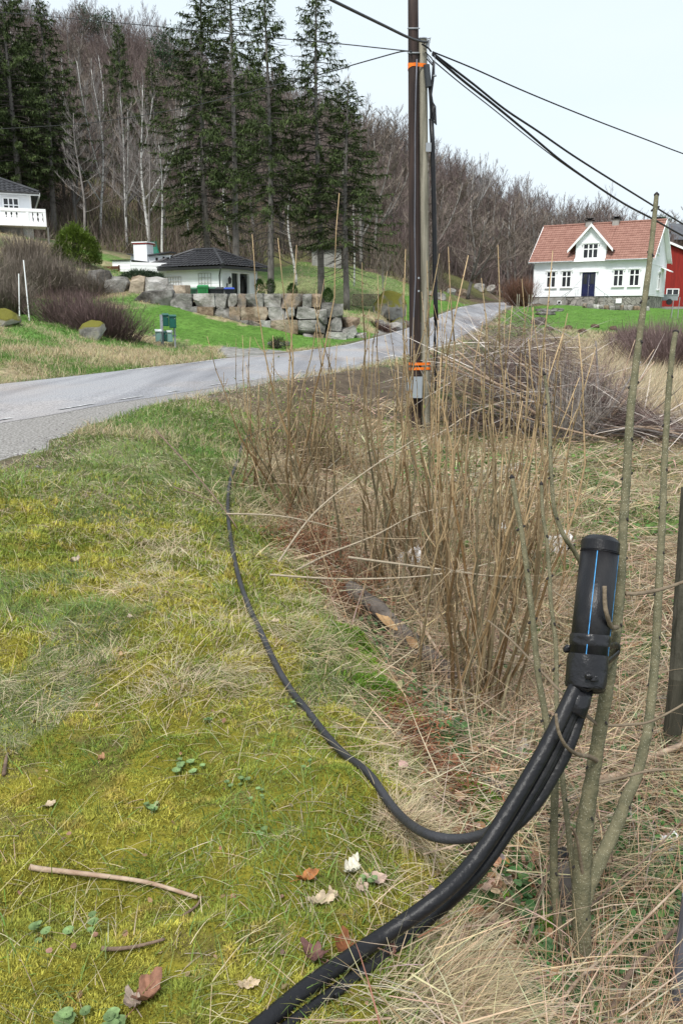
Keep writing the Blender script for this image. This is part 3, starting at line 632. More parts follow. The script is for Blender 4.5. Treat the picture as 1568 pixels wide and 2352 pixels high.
mb = MB(FH); mb.box((L-2.93, -.03, -.68), (L-2.67, -.002, -.47)); mb.build('pane', M_glass, bw)
mb = MB(swap(FH)); mb.prism([(4.9, -.9, 2.35), (6.4, -.9, 2.35), (6.4, -.02, 2.75), (4.9, -.02, 2.75)], (0, 0, .08)); mb.build('porch_roof', M_white2, wh)

# ------------------------------------------------------------------ red barn and the dark roofed house behind
A = P(1522, 697, 91.0); ax = unit([1.0, .12]); FB = Fr((A[0], A[1], A[2]-.3), ax, (-ax[1], ax[0]))
bn = empty('red_barn', A-np.array([0,0,.3]), 'red wooden barn beside the white house, cut by the picture edge', 'barn')
mb = MB(FB); mb.prism([(0,0,0),(9,0,0),(9,0,3.6),(4.4,0,7.3),(-.0,0,5.0)][0:5] and [(0,0,0),(9,0,0),(9,0,3.2),(-.6,0,6.6),(-.6,0,.0)], (0, 8, 0))
for i in range(60): mb.box((-.6+i*.16, -.02, 0.0), (-.6+i*.16+.03, -.002, 6.55-i*.16*.354))
mb.build('wall', M_red, bn)
mb = MB(FB); mb.prism([(-.9,-.35,6.72),(-.9,-.35,6.95),(9.3,-.35,3.33),(9.3,-.35,3.1)], (0, .08, 0)); mb.build('barge_board', M_white2, bn)
mb = MB(FB); mb.prism([(-1.0,-.27,6.84),(-1.0,-.27,6.98),(9.3,-.27,3.36),(9.3,-.27,3.2)], (0, 8.5, 0)); mb.build('roof', M_tile_blk, bn)
window(FB, bn, .95, 1.15, 1.25, .62, 2, 1, cornice=False)
mb = MB(FB); mb.box((-.7, -.12, -1.5), (9, 0, -.01)); mb.build('foundation', M_conc, bn)
A = P(1530, 570, 118.0); FG = Fr(A, unit([1, .1]), unit([-.1, 1])); z0 = A[2]
gh = empty('dark_roofed_house', A-np.array([0,0,5.5]), 'house with dark roof and band of windows behind the red barn', 'house')
mb = MB(FG); mb.box((0,0,-6), (14,8,1.2)); siding(mb, 0, 14, 0, -6, 1.2, -1, .2); mb.build('wall', mat('brown_house_wall', (.16,.11,.08), .7), gh)
mb = MB(FG); mb.prism([(-.8,-.9,1.1),(-.8,8.9,1.1),(-.8,4,3.7)], (16,0,0)); mb.build('roof', mat('slate_roof', (.10,.105,.115), .6, (.07,.07,.08), 2), gh)
for s_ in (1.2, 3.2, 5.2): window(FG, gh, s_, -1.1, 1.5, 1.1, 1, 1, cornice=False)
mb = MB(FG); mb.box((-.9,-2.0,-2.9), (14,-.2,-1.7)); mb.box((-1.0,-2.1,-1.7), (14,-.1,-1.6)); mb.build('balcony', M_white, gh)
mb = MB(FG); mb.box((.0,3.6,2.9), (.9,4.4,4.1)); cc = mb.build('chimney', mat('chimney_brick', (.33,.2,.15), .9), gh); mb = MB(FG); mb.box((.1,3.7,4.101), (.8,4.3,4.5)); mb.build('chimney_cap', M_dark, cc)
# trailer seen between house and barn
A = G(1528, 706); A = P(1531, 700, 88); tr = empty('garden_trailer', A, 'small grey covered trailer between the white house and the barn', 'trailer')
mb = MB(); mb.box(A+[-.9,-.5,.45], A+[.9,.7,.95]); mb.build('body', M_grey, tr); mb = MB(); mb.lathe(A+[0,-.62,.3], [(.05,0),(.3,0),(.3,.14),(.05,.14)], 14, axis=(0,1,0)); mb.build('wheel', M_black, tr)
mb = MB(); mb.box(A+[-.95,-.55,.951], A+[.95,.75,1.05]); mb.build('lid', M_grey, tr)

# ------------------------------------------------------------------ garage with hipped roof
K = P(511, 608, 50.0); K[2] -= .05
er = unit([.52, .854]); el = unit([-.854, .52])
FGa = Fr((K[0], K[1], K[2]-2.35), el, er)    # s to the left, d to the right and back
LL, LR = 6.4, 4.4; ov = .0
gr = empty('garage', FGa.p(LL/2, LR/2, 0), 'white garage with black hipped tile roof above the boulder wall', 'garage')
i0 = .45; mb = MB(FGa); mb.box((i0+.02, i0+.02+.0, -.3), (LL-i0, LR-i0, 2.3) ) if False else None
siding(mb, i0, LL-i0, i0, 0, 2.35, -1, .16); mb.box((i0, i0, -.5), (LL-i0, i0+.12, 2.35)); mb.box((LL-i0-.12, i0+.12, -.5), (LL-i0, LR-i0, 2.35)); mb.box((i0, LR-i0-.12, -.5), (LL-i0-.12, LR-i0, 2.35))
mb.build('wall', M_white, gr)
FS = swap(FGa); mb = MB(FS); b0, b1 = i0, LR-i0
for a, b in ((b0+.12, b0+.78), (b1-.8, b1-.12)): siding(mb, a, b, i0, 0, 2.35, -1, .16); mb.box((a, i0, -.5), (b, i0+.12, 2.35))
mb.box((b0+.78, i0, 2.1), (b1-.8, i0+.12, 2.35)); mb.build('gable_wall', M_white, gr)
mb = MB(FS); q = b0+.78
for a in (q, q+.78, b1-.9): mb.box((a, i0-.04, 0), (a+.1, i0+.14, 2.1))
mb.box((q+.1, i0-.04, 2.02), (q+.78, i0+.14, 2.1)); mb.box((q+.88, i0-.04, 2.02), (b1-.9, i0+.14, 2.1)); mb.build('door_frame', M_white2, gr)
mb = MB(FS); mb.box((q+.1, i0+.1, 0), (q+.78, i0+.13, 2.02)); mb.build('side_door', mat('dark_green_door', (.03,.035,.03), .5), gr)
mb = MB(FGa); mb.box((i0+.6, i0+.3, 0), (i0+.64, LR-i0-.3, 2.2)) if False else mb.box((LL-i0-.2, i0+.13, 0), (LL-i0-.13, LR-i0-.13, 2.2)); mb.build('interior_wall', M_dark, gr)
mb = MB(FS)
for a, c in ((q+1.0, .5), (q+1.5, .8), (q+2.05, .3)): mb.rock((a+.1, i0+.7, 1.1), (.45, .2, 1.5), .2, int(a*10), .5, 6, .3)
mb.build('hanging_coat', mat('hung_clothes', (.10,.10,.11), .9, (.22,.2,.2), 3), gr)
mb = MB(); T = FGa.p; rh = 1.12; r0 = T(LL*.5-.75, LR*.5, 2.35+rh); r1 = T(LL*.5+.85, LR*.5, 2.35+rh); ez = 2.38
c00, c10, c11, c01 = T(-.08, -.08, ez), T(LL+.08, -.08, ez), T(LL+.08, LR+.08, ez), T(-.08, LR+.08, ez)
tile_roof(mb, c00, c10, r1, r0, .28, .33, .04, .05); tile_roof(mb, c01, c00, r0, r0+[1e-3,0,0], .28, .33, .04, .05); tile_roof(mb, c11, c01, r0, r1, .28, .33, .04, .05); tile_roof(mb, c10, c11, r1+[1e-3,0,0], r1, .28, .33, .04, .05)
for a, b in ((c00, r0), (c01, r0), (c10, r1), (c11, r1), (r0, r1)): mb.tube([a+[0,0,.06], b+[0,0,.08]], .085, 8)
mb.build('roof', M_tile_blk, gr)
mb = MB(FGa); mb.box((-.05, -.05, 2.2), (LL+.05, .0, 2.37)); mb.box((-.05, 0, 2.2), (0, LR+.05, 2.37)); mb.box((LL, 0, 2.2), (LL+.05, LR+.05, 2.37)); mb.build('fascia', M_black, gr)
mb = MB(FGa); mb.box((0, 0, 2.25), (LL, LR, 2.29)); mb.build('soffit', M_dark, gr)
mb = MB(); mb.tube([T(.1, -.06, 2.25), T(.35, .2, 2.1), T(i0+.1, i0-.1, 1.85), T(i0+.1, i0-.1, .0)], .04, 6); mb.build('downpipe', M_black, gr)
mb = MB(FGa)
for a0, a1, h0, h1 in ((1.25, 2.2, .25, 2.0), (3.6, 5.5, .35, 1.85)):
    nx = int((a1-a0)/.2); nz_ = int((h1-h0)/.22)
    for i in range(nx+1): a = a0+(a1-a0)*i/nx; mb.box((a-.015, i0-.07, h0), (a+.015, i0-.045, h1))
    for i in range(nz_+1): h = h0+(h1-h0)*i/nz_; mb.box((a0, i0-.095, h-.015), (a1, i0-.071, h+.015))
mb.build('trellis', mat('trellis_grey', (.55,.54,.53), .7), gr)
def wall_lamp(fr, s, d, h, par):
    mb = MB(fr); mb.box((s-.02, d-.22, h), (s+.02, d, h+.03)); mb.box((s-.04,d-.03,h-.15),(s+.04,d,h+.05)); mb.build('wall_lamp', M_black, par)
    mb = MB(fr); mb.lathe((s, d-.22, h+.02), [(.04,0),(.09,.05),(.11,.3),(.02,.42),(.0,.46)], 6); return mb.build('lamp_housing', M_black, bpy.data.objects[[c.name for c in par.children if c.name.startswith('wall_lamp')][-1]])
wall_lamp(FS, b0+.42, i0-.03, 1.35, gr); wall_lamp(FS, b1-.3, i0-.03, 1.35, gr)

# ------------------------------------------------------------------ wheeled bins on the yard
def bin_(px, py, Y, col, lidcol, lab, w=.56, h=1.02, ribs=False, rz=.1):
    b = P(px, py, Y); b[2] = hz(b[0], b[1]); fr = Fr(b, (math.cos(rz), math.sin(rz)), (-math.sin(rz), math.cos(rz)))
    t = empty('wheeled_bin', b, lab, 'bin', 'wheeled bins in front of the garage')
    cm = mat('bin_body', col, .5, tuple(np.array(col)*.8), 4); cl = mat('bin_lid', lidcol, .45, tuple(np.array(lidcol)*.8), 4)
    mb = MB(fr); a = w/2; k = .82
    mb.add([(-a*k,-a*k,.06),(a*k,-a*k,.06),(a*k,a*k,.06),(-a*k,a*k,.06),(-a,-a,h-.12),(a,-a,h-.12),(a,a,h-.12),(-a,a,h-.12)], [(3,2,1,0),(4,5,6,7),(0,1,5,4),(1,2,6,5),(2,3,7,6),(3,0,4,7)])
    mb.box((-a-.02,-a-.02,h-.17),(a+.02,a+.02,h-.10))
    for i in range(1, 5 if not ribs else 8):
        n = 5 if not ribs else 8; x0 = -a*.9+2*a*.9*i/n; mb.obox((x0*k,-a*k-.01,.1),(x0,-a-.01,h-.2),.02 if not ribs else .05,.03)
    mb.build('body', cm, t)
    mb = MB(fr); mb.add([(-a-.03,-a-.04,h-.098),(a+.03,-a-.04,h-.098),(a+.03,a+.03,h-.098),(-a-.03,a+.03,h-.098),(-a+.03,-a+.02,h-.03),(a-.03,-a+.02,h-.03),(a-.03,a-.02,h+.01),(-a+.03,a-.02,h+.01)], [(3,2,1,0),(4,5,6,7),(0,1,5,4),(1,2,6,5),(2,3,7,6),(3,0,4,7)])
    mb.build('lid', cl, t)
    for sg in (-1, 1): mb = MB(); mb.lathe(fr.p(sg*(a-.02)-.03, a*.8, .11), [(.03,0),(.11,0),(.11,.05),(.03,.05)], 12, axis=(*fr.ex[:2], 0)); mb.build('wheel', M_black, t)
dk = (.018,.02,.024); yb = 47.2
bin_(440, 690, yb, (.04,.11,.07), (.05,.16,.09), 'low ribbed green bin, leftmost in the row of bins', .66, 1.0, True, .05)
bin_(467, 690, yb-.3, (.03,.20,.06), (.03,.24,.08), 'bright green wheeled bin in the row of bins', .58, 1.12, rz=.12)
bin_(488, 690, yb, dk, (.05,.12,.08), 'black wheeled bin touching the bright green one', .45, 1.02)
bin_(505.5, 690, yb, dk, (.03,.032,.036), 'black wheeled bin with a dark lid in the middle of the gap', .43, 1.02, rz=0)
bin_(527.5, 690, yb, dk, (.02,.06,.36), 'black wheeled bin with a blue lid', .55, 1.02, rz=.1)

# ------------------------------------------------------------------ boulder retaining wall
rw = empty('boulder_wall', (-4, 41, 1.2), 'retaining wall of large grey and tan boulders below the garage', 'stone wall')
R_ = random.Random(11)
def wall_pt(t): return np.array([-8.0+8.6*t, 40.45+.2*math.sin(t*3)+1.35*max(0, t-.82)*4, 0])
n_st = 0
topz = lambda t: np.interp(t, [0, .80, .9, 1.0], [2.62, 2.62, 2.05, 1.35])
zc = [2.68, 2.07, 1.45, .83, .22]
for ci, ztop in enumerate(zc):
    t = -.02+R_.uniform(0, .03)
    while t < 1.0:
        w = R_.choice([.055, .08, .105, .135])*(1.1 if ci else .9); hgt = .63*R_.uniform(.93, 1.08); tc_ = t+w/2; c = wall_pt(min(tc_, 1.05))
        gz = hz(c[0], c[1]-1.2); zt = ztop-max(0, 2.62-topz(tc_))
        if zt > gz+.10 and (ci == 0 or zt > gz-.05):
            mb = MB(); zc_ = zt-hgt/2; ln = w*8.6
            mb.rock((c[0], c[1]+R_.uniform(-.06, .06)-.12*ci, zc_), (ln*1.0, 1.0, hgt*1.04), R_.uniform(-.05, .05)+(.45 if t > .85 else 0), R_.randint(0, 999), .93, 12, .07, cuts=4, tilt=R_.uniform(-.05, .05)+(.35 if t > .8 and ci else 0)*R_.choice([1,-.2]))
            mb.build('stone', R_.choice(M_rocks[:4]+M_rocks[:1]), rw, smooth=False); n_st += 1
        t += w
# backfill behind the stones
mb = MB(); 
for i in range(14):
    t = i/14; c = wall_pt(t); c2 = wall_pt(t+1/14); mb.prism([(c[0], c[1]+.35, -.2), (c2[0], c2[1]+.35, -.2), (c2[0], c2[1]+.35, topz(t+1/14)-.3), (c[0], c[1]+.35, topz(t)-.3)], (0, .25, 0))
mb.build('backfill', M_rocks[4], rw)
# upper slabs at the left
uw = empty('upper_boulder_wall', (-10.5, 43, 2.5), 'upper tier of tall tan slabs left of the garage', 'stone wall')
for k, (px0, px1, pt, pb, m_, sd_) in enumerate([(205,262,622,668,4,3),(245,300,636,682,0,5),(298,338,636,690,1,8),(332,388,640,694,3,4),(386,402,654,688,0,9),(396,436,656,690,1,12)]):
    Y = 42.6-.08*k; a, b = P(px0, pt, Y), P(px1, pb, Y); mb = MB(); mb.rock(((a[0]+b[0])/2, Y, (a[2]+b[2])/2), (abs(b[0]-a[0])*1.06, 1.1, abs(a[2]-b[2])*1.08), .03*k, sd_, .88, 12, .07); mb.build('stone', M_rocks[m_], uw, smooth=False)
bb = MB(); a, b = P(310, 668, 40.6), P(404, 712, 40.6); bb.rock(((a[0]+b[0])/2, 40.6, (a[2]+b[2])/2), (abs(b[0]-a[0]), 1.1, abs(a[2]-b[2])*1.0), -.03, 40, .8, 14, .10, tilt=.08)
bb.build('boulder', M_rocks[4], smooth=True, label='long dark brown boulder at the left foot of the stone wall', cat='boulder')

# ------------------------------------------------------------------ patio with outdoor fireplace, slide
A = P(292, 618, 52); FP = Fr((A[0], A[1], A[2]), unit([.95, -.3]), unit([.3, .95]))
pa = empty('patio_terrace', A-np.array([0,0,1.2]), 'white boarded terrace edge on a concrete wall left of the garage', 'terrace')
z0 = A[2]; mb = MB(FP); w1 = .25
siding(mb, -1.0, w1, 0, -.15, .52, -1, .17); mb.box((-1.0, 0, -.15), (w1, .1, .52)); mb.build('white_boards', M_white2, pa)
FP2 = Fr(FP.p(w1, 0, 0), unit([.9, .43]), unit([-.43, .9])); mb = MB(FP2); siding(mb, 0, 2.9, 0, -.15, .42, -1, .17); mb.box((0, 0, -.15), (2.9, .1, .42)); mb.build('side_boards', M_white2, pa)
mb = MB(FP); mb.box((-2.6, .12, -2.4), (w1-.1, .4, -.16)); mb.build('block_wall', stone_mat('light_blocks', (.33,.33,.34), (.2,.2,.2), .8, .03), pa)
mb = MB(FP); mb.box((-1.1, -.1, .521), (w1, 3, .56)); mb.build('capping', M_black, pa)
fpz = empty('outdoor_fireplace', FP.p(.4, 2.4, -.9), 'white rendered outdoor fireplace with square chimney and small dark tiled roofs', 'fireplace')
mb = MB(FP); mb.box((-1.05, 2.2, -1.0), (1.75, 2.5, .95)); mb.build('wall', M_white, fpz)
mb = MB(FP); mb.box((-.7, 2.0, -1.0), (.25, 2.8, 1.62)); ch = mb.build('chimney', M_white, fpz); mb = MB(FP); mb.box((-.74, 1.96, 1.621), (.29, 2.84, 1.70)); mb.build('chimney_cap', M_red, ch); mb = MB(FP); mb.box((-.77, 1.93, 1.701), (.32, 2.87, 1.76)); mb.build('chimney_flashing', M_white2, ch)
mb = MB(FP); mb.prism([(-1.15,1.9,1.02),(-1.15,2.8,1.02),(-.72,2.7,.92),(-.72,2.0,.92)], (0,0,.07)); mb.build('roof', M_tile_blk, fpz); mb = MB(FP); mb.prism([(.27,2.0,.9),(.27,2.7,.9),(1.85,2.8,1.06),(1.85,1.9,1.06)], (0,0,.08)); mb.build('roof', M_tile_blk, fpz)
mb = MB(FP); mb.box((.75, 2.14, .6), (.87, 2.19, .8)); mb.build('niche', M_dark, fpz); mb = MB(FP); mb.box((1.25,2.14,.55),(1.36,2.19,.85)); mb.build('niche', M_dark, fpz)
A = P(225, 617, 51.5); A2 = P(272, 604, 51.5); mb = MB()
for i in range(5): mb.obox(A2*[1,1,0]+[0,0,A2[2]-.25-.2*i], A2*[1,1,0]+[-2.3,.6,A2[2]-.28-.2*i], .04, .18)
for q in (0, -1.1, -2.2): mb.obox(A2+[q, .1, -1.4], A2+[q, .1, -.1], .08, .08)
mb.build('wooden_fence', M_wood, label='short brown stained plank fence left of the white terrace', cat='fence')
q_ = G(362, 596, 20, 120); A = q_+[-.5,.6,1.05]; B = q_+[.15,-.4,.2]; M_sl = mat('slide_green', (.02,.16,.11), .4)
sl_ = empty('playground_slide', (A[0], A[1], hz(A[0], A[1])), 'green plastic playground slide standing under the trees', 'slide')
mb = MB(); n = 10; pts = [A+(B-A)*t+np.array([0,0,-.35*math.sin(PI*t)]) for t in np.linspace(0, 1, n)]
V = [p+np.array([dx, .3*dx, dz]) for p in pts for dx, dz in ((-.32,.22),(-.28,0),(.28,0),(.32,.22))]; mb.add(V, [(i*4+j, i*4+j+1, i*4+j+5, i*4+j+4) for i in range(n-1) for j in range(3)]); mb.build('chute', M_sl, sl_)
mb = MB()
for dx in (-.3, .3):
    mb.obox((A[0]+dx, A[1]+.1, hz(A[0]+dx, A[1])-.1), A+[dx,.1,.4], .06, .06)
mb.obox(A+[-.35,.1,.35], A+[.35,.1,.35], .06, .06); mb.build('ladder', M_sl, sl_)

# ------------------------------------------------------------------ left house with balcony
A = P(70, 445, 55.0); F1 = Fr((A[0], A[1], 0), unit([-.93, -.37]), unit([-.37, .93]))    # s: from the right corner to the left, nearer
zt, zb = P(70, 449, 55)[2], P(70, 500, 55)[2]
lh = empty('hillside_house', (A[0]-4, A[1], 5.2), 'white house with dark tiled roof and balcony, cut by the left edge', 'house')
mb = MB(F1); mb.box((0, 0, 5.0), (9, 7, zt)); siding(mb, .1, 9, 0, zb-1.0, zt, -1, .17); mb.build('wall', M_white, lh)
mb = MB(F1); mb.box((0, -.04, zb-1), (.1, 0, zt)); mb.build('corner_board', M_white2, lh)
mb = MB(); T = F1.p; e = .5; za = zt+.12
tile_roof(mb, T(-e, -e, za), T(9.5, -e, za), T(9.5, 3.5, za+1.75), T(3.4, 3.5, za+1.75), .28, .33, .04, .05); tile_roof(mb, T(-e, 7+e, za), T(-e, -e, za), T(3.4, 3.5, za+1.75), T(3.4, 3.5+.001, za+1.75), .28, .33, .04, .05)
mb.tube([T(-e, -e, za+.06), T(3.4, 3.5, za+1.82)], .09, 8); mb.build('roof', M_tile_blk, lh)
mb = MB(F1); mb.box((-e, -e-.04, za-.17), (9.5, -e, za)); mb.box((-e-.04, -e, za-.17), (-e, 7+e, za)); mb.box((-e, -e, za-.06), (9.5, 0, za-.03)); mb.build('fascia', M_white2, lh)
mb = MB(); mb.tube([T(-e, -e-.1, za-.03), T(9.5, -e-.1, za-.03)], .06, 6); mb.build('gutter', M_black, lh)
wl = P(17, 452, 54.6)[2]; window(F1, lh, 1.2, zb-.02, .82, 1.10, 3, 3, cornice=False)
bz = P(60, 522, 54)[2]; bt_ = P(60, 492, 54)[2]
mb = MB(F1); mb.box((-.72, -1.9, bz), (9, -.04, bz+.24)); bal = mb.build('balcony', M_white2, lh)
mb = MB(F1); mb.box((-.72, -1.9, bz+.84), (9, -1.8, bz+1.02)); mb.box((-.72, -1.8, bz+.84), (-.62, -.1, bz+1.02))
for s_ in (-.64, .35, 2.9): mb.box((s_-.08, -1.89, bz+.24), (s_+.08, -1.81, bz+.84))
rl_ = mb.build('railing', M_white2, bal)
for s_ in np.arange(-.4, 5, .30):
    if abs(s_-.35) < .1: continue
    mb = MB(F1); mb.prism([(s_-.14,-1.86,bz+.24),(s_+.14,-1.86,bz+.24),(s_+.09,-1.86,bz+.42),(s_+.14,-1.86,bz+.56),(s_+.09,-1.86,bz+.7),(s_+.14,-1.86,bz+.84),(s_-.14,-1.86,bz+.84),(s_-.09,-1.86,bz+.7),(s_-.14,-1.86,bz+.56),(s_-.09,-1.86,bz+.42)], (0,.03,0)); mb.build('baluster', M_white2, bal)
mb = MB(F1); mb.box((-.85, -1.5, hz(*F1.p(-.8,-1.5,0)[:2])-.2), (-.75, -1.4, bz)); mb.box((.6, -.3, 4.6), (8, .0, bz)); mb.build('basement_wall', M_conc, lh)

# ------------------------------------------------------------------ letter boxes
M_gbox = mat('green_letterbox', (.012,.10,.075), .35, (.01,.08,.06), 5); M_lbox = mat('pale_green_letterbox', (.17,.30,.27), .4, (.13,.25,.23), 5); M_galv = mat('galvanised_steel', (.33,.35,.38), .5, (.24,.26,.29), 6, metal=.3)
YM = 31.0
def mpt(px, py, dy=0): return P(px, py, YM+dy)
for (px, top, wd, lab) in ((370, 722, .14, 'flat galvanised steel post carrying the letter boxes, thicker of the two'), (400.5, 755, .07, 'thin round steel post under the right dark green letter box')):
    a = mpt(px, top); b = a.copy(); g0 = hz(a[0], a[1]); b[2] = g0-.2; mb = MB()
    if wd > .1: mb.box((a[0]-.05, a[1]-.03, g0-.3), (a[0]+.05, a[1]+.03, a[2]))
    else: mb.tube([b, a+[0,0,.5]], .035, 8)
    mb.build('letterbox_post', M_galv, label=lab, cat='post', group='letter box posts')
def lbox(x0, x1, y0, y1, m, lab, dy, slot=True):
    a, b = mpt(x0, y0, dy), mpt(x1, y1, dy); w = b[0]-a[0]; h = a[2]-b[2]; fr = Fr(((a[0]+b[0])/2, a[1], b[2]), unit([.96, .28]), unit([-.28, .96]))
    t = empty('letter_box', fr.o, lab, 'letter box', 'letter boxes by the roadside'); d = .26
    mb = MB(fr); k = w/2; mb.prism([(-k,0,0),(-k,d,0),(-k,d,h-.01),(-k,0,h-.07)], (w,0,0)); mb.box((-k+.02,-.012,.03),(k-.02,-.001,h*.62)); mb.build('body', m, t)
    mb = MB(fr); mb.prism([(-k-.015,-.03,h-.065),(-k-.015,d+.01,h-.003),(-k-.015,d+.01,h+.017),(-k-.015,-.03,h-.04)], (w+.03,0,0)); mb.build('lid', m if 'dark' in lab else mat('pale_lid', (.62,.68,.68), .4), t)
    mb = MB(fr); mb.lathe((k*.6,-.012,h*.72), [(.001,0),(.018,0),(.018,.012),(.001,.012)], 10, axis=(0,-1,0)); mb.build('lock', M_galv, t)
lbox(373.5, 388, 720, 749, M_gbox, 'dark green letter box beside the flat post, upper left', 0)
lbox(389, 405, 723, 753, M_gbox, 'dark green letter box on the thin post, upper right', -.25)
lbox(357, 372, 757, 784, M_lbox, 'pale green letter box with pale lid, lower left', -.3)
lbox(373.5, 384, 760, 784, M_gbox, 'half hidden dark green letter box between two pale ones', .05)
lbox(384.5, 397, 759, 785, M_lbox, 'pale green letter box with a white notice, lower right', -.1)
a = mpt(379,771,.1); b = mpt(402,771,.1); mb = MB(); mb.obox(a+[-.5,.25,0], b+[0,.25,0], .04, .05); mb.build('letterbox_rail', M_galv, label='steel rail joining the two letter box posts', cat='rail')

# ------------------------------------------------------------------ loose rocks, shed, wood pile
def rock1(px, py, Y, w, h, m, sd, lab, d=None, sq=.25, cat='rock', group=None, amp=.12):
    c = P(px, py, Y); g0 = hz(c[0], c[1]); mb = MB(); mb.rock((c[0], c[1], g0+h*(.36 if w > 1.8 else .16)), (w, d or w, h), .3*sd, sd, sq, 16, amp); mb.build('rock', m, smooth=True, label=lab, cat=cat, group=group)
rock1(889, 690, 51, 1.95, 1.75, M_mossrock, 3, 'large rounded boulder with yellow moss behind the stone wall', sq=.35, cat='boulder')
rock1(914, 694, 50.2, .9, .9, M_mossrock2, 6, 'grey rock leaning against the big mossy boulder') if True else None
rock1(210, 758, 28.0, .78, .85, M_mossrock, 9, 'small mossy rock in front of the bare purple bush')
rock1(2, 742, 27, 1.1, .65, M_mossrock, 14, 'low moss covered rock at the left edge of the bank')
rock1(640, 806, 33.5, .8, .25, M_mossrock2, 19, 'flat grey rock lying by the driveway')
for i, (px, py, Y, w) in enumerate([(1010,672,75,1.0),(1035,680,82,.9),(985,668,74,.8),(1060,684,90,1.0),(1100,690,97,1.3),(1125,690,98,1.2),(1145,689,99,1.0),(1160,688,100,1.1),(875,742,47,.7),(905,742,48,.8),(930,736,52,.6),(950,731,54,.6)]):
    rock1(px, py, Y, w, w*.8, M_rocks[(i*3) % 4], 20+i, ['rock along the wood edge beyond the road bend','rock in the low bank beside the farm track'][i > 7], cat='rock', group=['rocks along the wood edge','rocks beside the farm track'][i > 7])
A = P(755, 582, 74); sh = empty('concrete_shed', (A[0], A[1], hz(A[0], A[1])), 'grey flat concrete shed between the spruce trunks', 'shed'); a, b = P(716, 566, 74), P(800, 600, 74)
mb = MB(); mb.box((a[0], 74, b[2]-1.2), (b[0]-.6, 77, a[2]-.15)); mb.build('wall', M_conc, sh); mb = MB(); mb.box((a[0]-.25, 73.7, a[2]-.149), (b[0]-.4, 77.3, a[2]+.02)); mb.build('roof', M_dark, sh)
M_log = mat('cut_firewood', (.30,.24,.18), .9, (.13,.10,.08), 6, .3)
wp = empty('firewood_pile', (P(830,690,52)[0], 52, P(830,705,52)[2]), 'low stack of cut firewood left of the mossy boulder', 'wood pile'); mb = MB()
for r in range(6):
    for k in range(17): c = P(806, 704, 52)+[.13*k+.06*(r % 2)+.1, R_.uniform(-.05,.05), .1+.12*r]; mb.tube([c+[0,-.2,0], c+[0,.3,0]], R_.uniform(.045,.062), 6)
mb.build('split_logs', M_log, wp, kind='stuff')
for k, (px, Y) in enumerate(((671, 47.0), (753, 47.0), (598, 48), (622,50))):
    c = P(px, 688, Y); c[2] = hz(c[0], c[1]); t = empty('potted_conifer', c, ['potted conifer on the wall left of the second spruce trunk','small clipped conifer in a planter in front of the third spruce trunk','tall potted conifer beside the garage corner','slim conifer beside the first open trunk right of the garage'][k], 'potted plant')
    mb = MB(); s = .38; mb.add([(c[0]+a*s*q, c[1]+b*s*q, c[2]+z_) for z_, q in ((0,.8),(.42,1)) for a, b in ((-1,-1),(1,-1),(1,1),(-1,1))], [(0,3,2,1),(4,5,6,7),(0,1,5,4),(1,2,6,5),(2,3,7,6),(3,0,4,7)]); mb.build('planter', mat('planter_grey', (.10,.085,.09), .8), t)
    N = 900; h_ = .75 if k < 2 else 1.0; q = RNG.random(N)**.7; th = RNG.random(N)*2*PI; rr = .30*(np.sin(q*PI*.9+.25))*RNG.uniform(.7, 1, N)
    base = np.column_stack([c[0]+rr*np.cos(th), c[1]+rr*np.sin(th), c[2]+.42+q*h_]); Vb = blades(base, th, RNG.uniform(.2, 1.2, N), np.full(N, .11), np.full(N, .035), np.zeros(N), np.column_stack([RNG.uniform(.03,.06,N), RNG.uniform(.07,.12,N), np.full(N,.02)]), 1)
    POT = globals().get('POT') or tint_mat('conifer_foliage', .8, .2); o = stuff_mesh('foliage', [(Vb[0]-c, Vb[1], Vb[2])], POT); o.parent = t; POT = POT
# ------------------------------------------------------------------ trees
M_needle = tint_mat('spruce_needles', .8, .15, 6, .8, 1.2)
M_tbark = mat('spruce_bark', (.20,.185,.17), .95, (.12,.108,.10), 6, .6, 30, .1, stretch=(1,1,.4))
M_dbark = mat('dark_twig_bark', (.085,.072,.064), .95, (.055,.047,.042), 3)
M_twig = mat('brown_twigs', (.21,.175,.145), .95, (.145,.118,.098), 2)
M_twig2 = mat('reddish_twigs', (.215,.168,.152), .95, (.145,.112,.10), 2)
M_gtwig = mat('grey_twigs', (.27,.245,.235), .95, (.17,.15,.14), 2)
M_birch = mat('birch_bark', (.50,.49,.47), .85, (.06,.055,.05), 3.0, .3, stretch=(1,1,2.2), contrast=(.55,.66))
M_gbark = mat('grey_bark', (.22,.205,.19), .95, (.13,.12,.11), 5, .4, stretch=(1,1,.5))

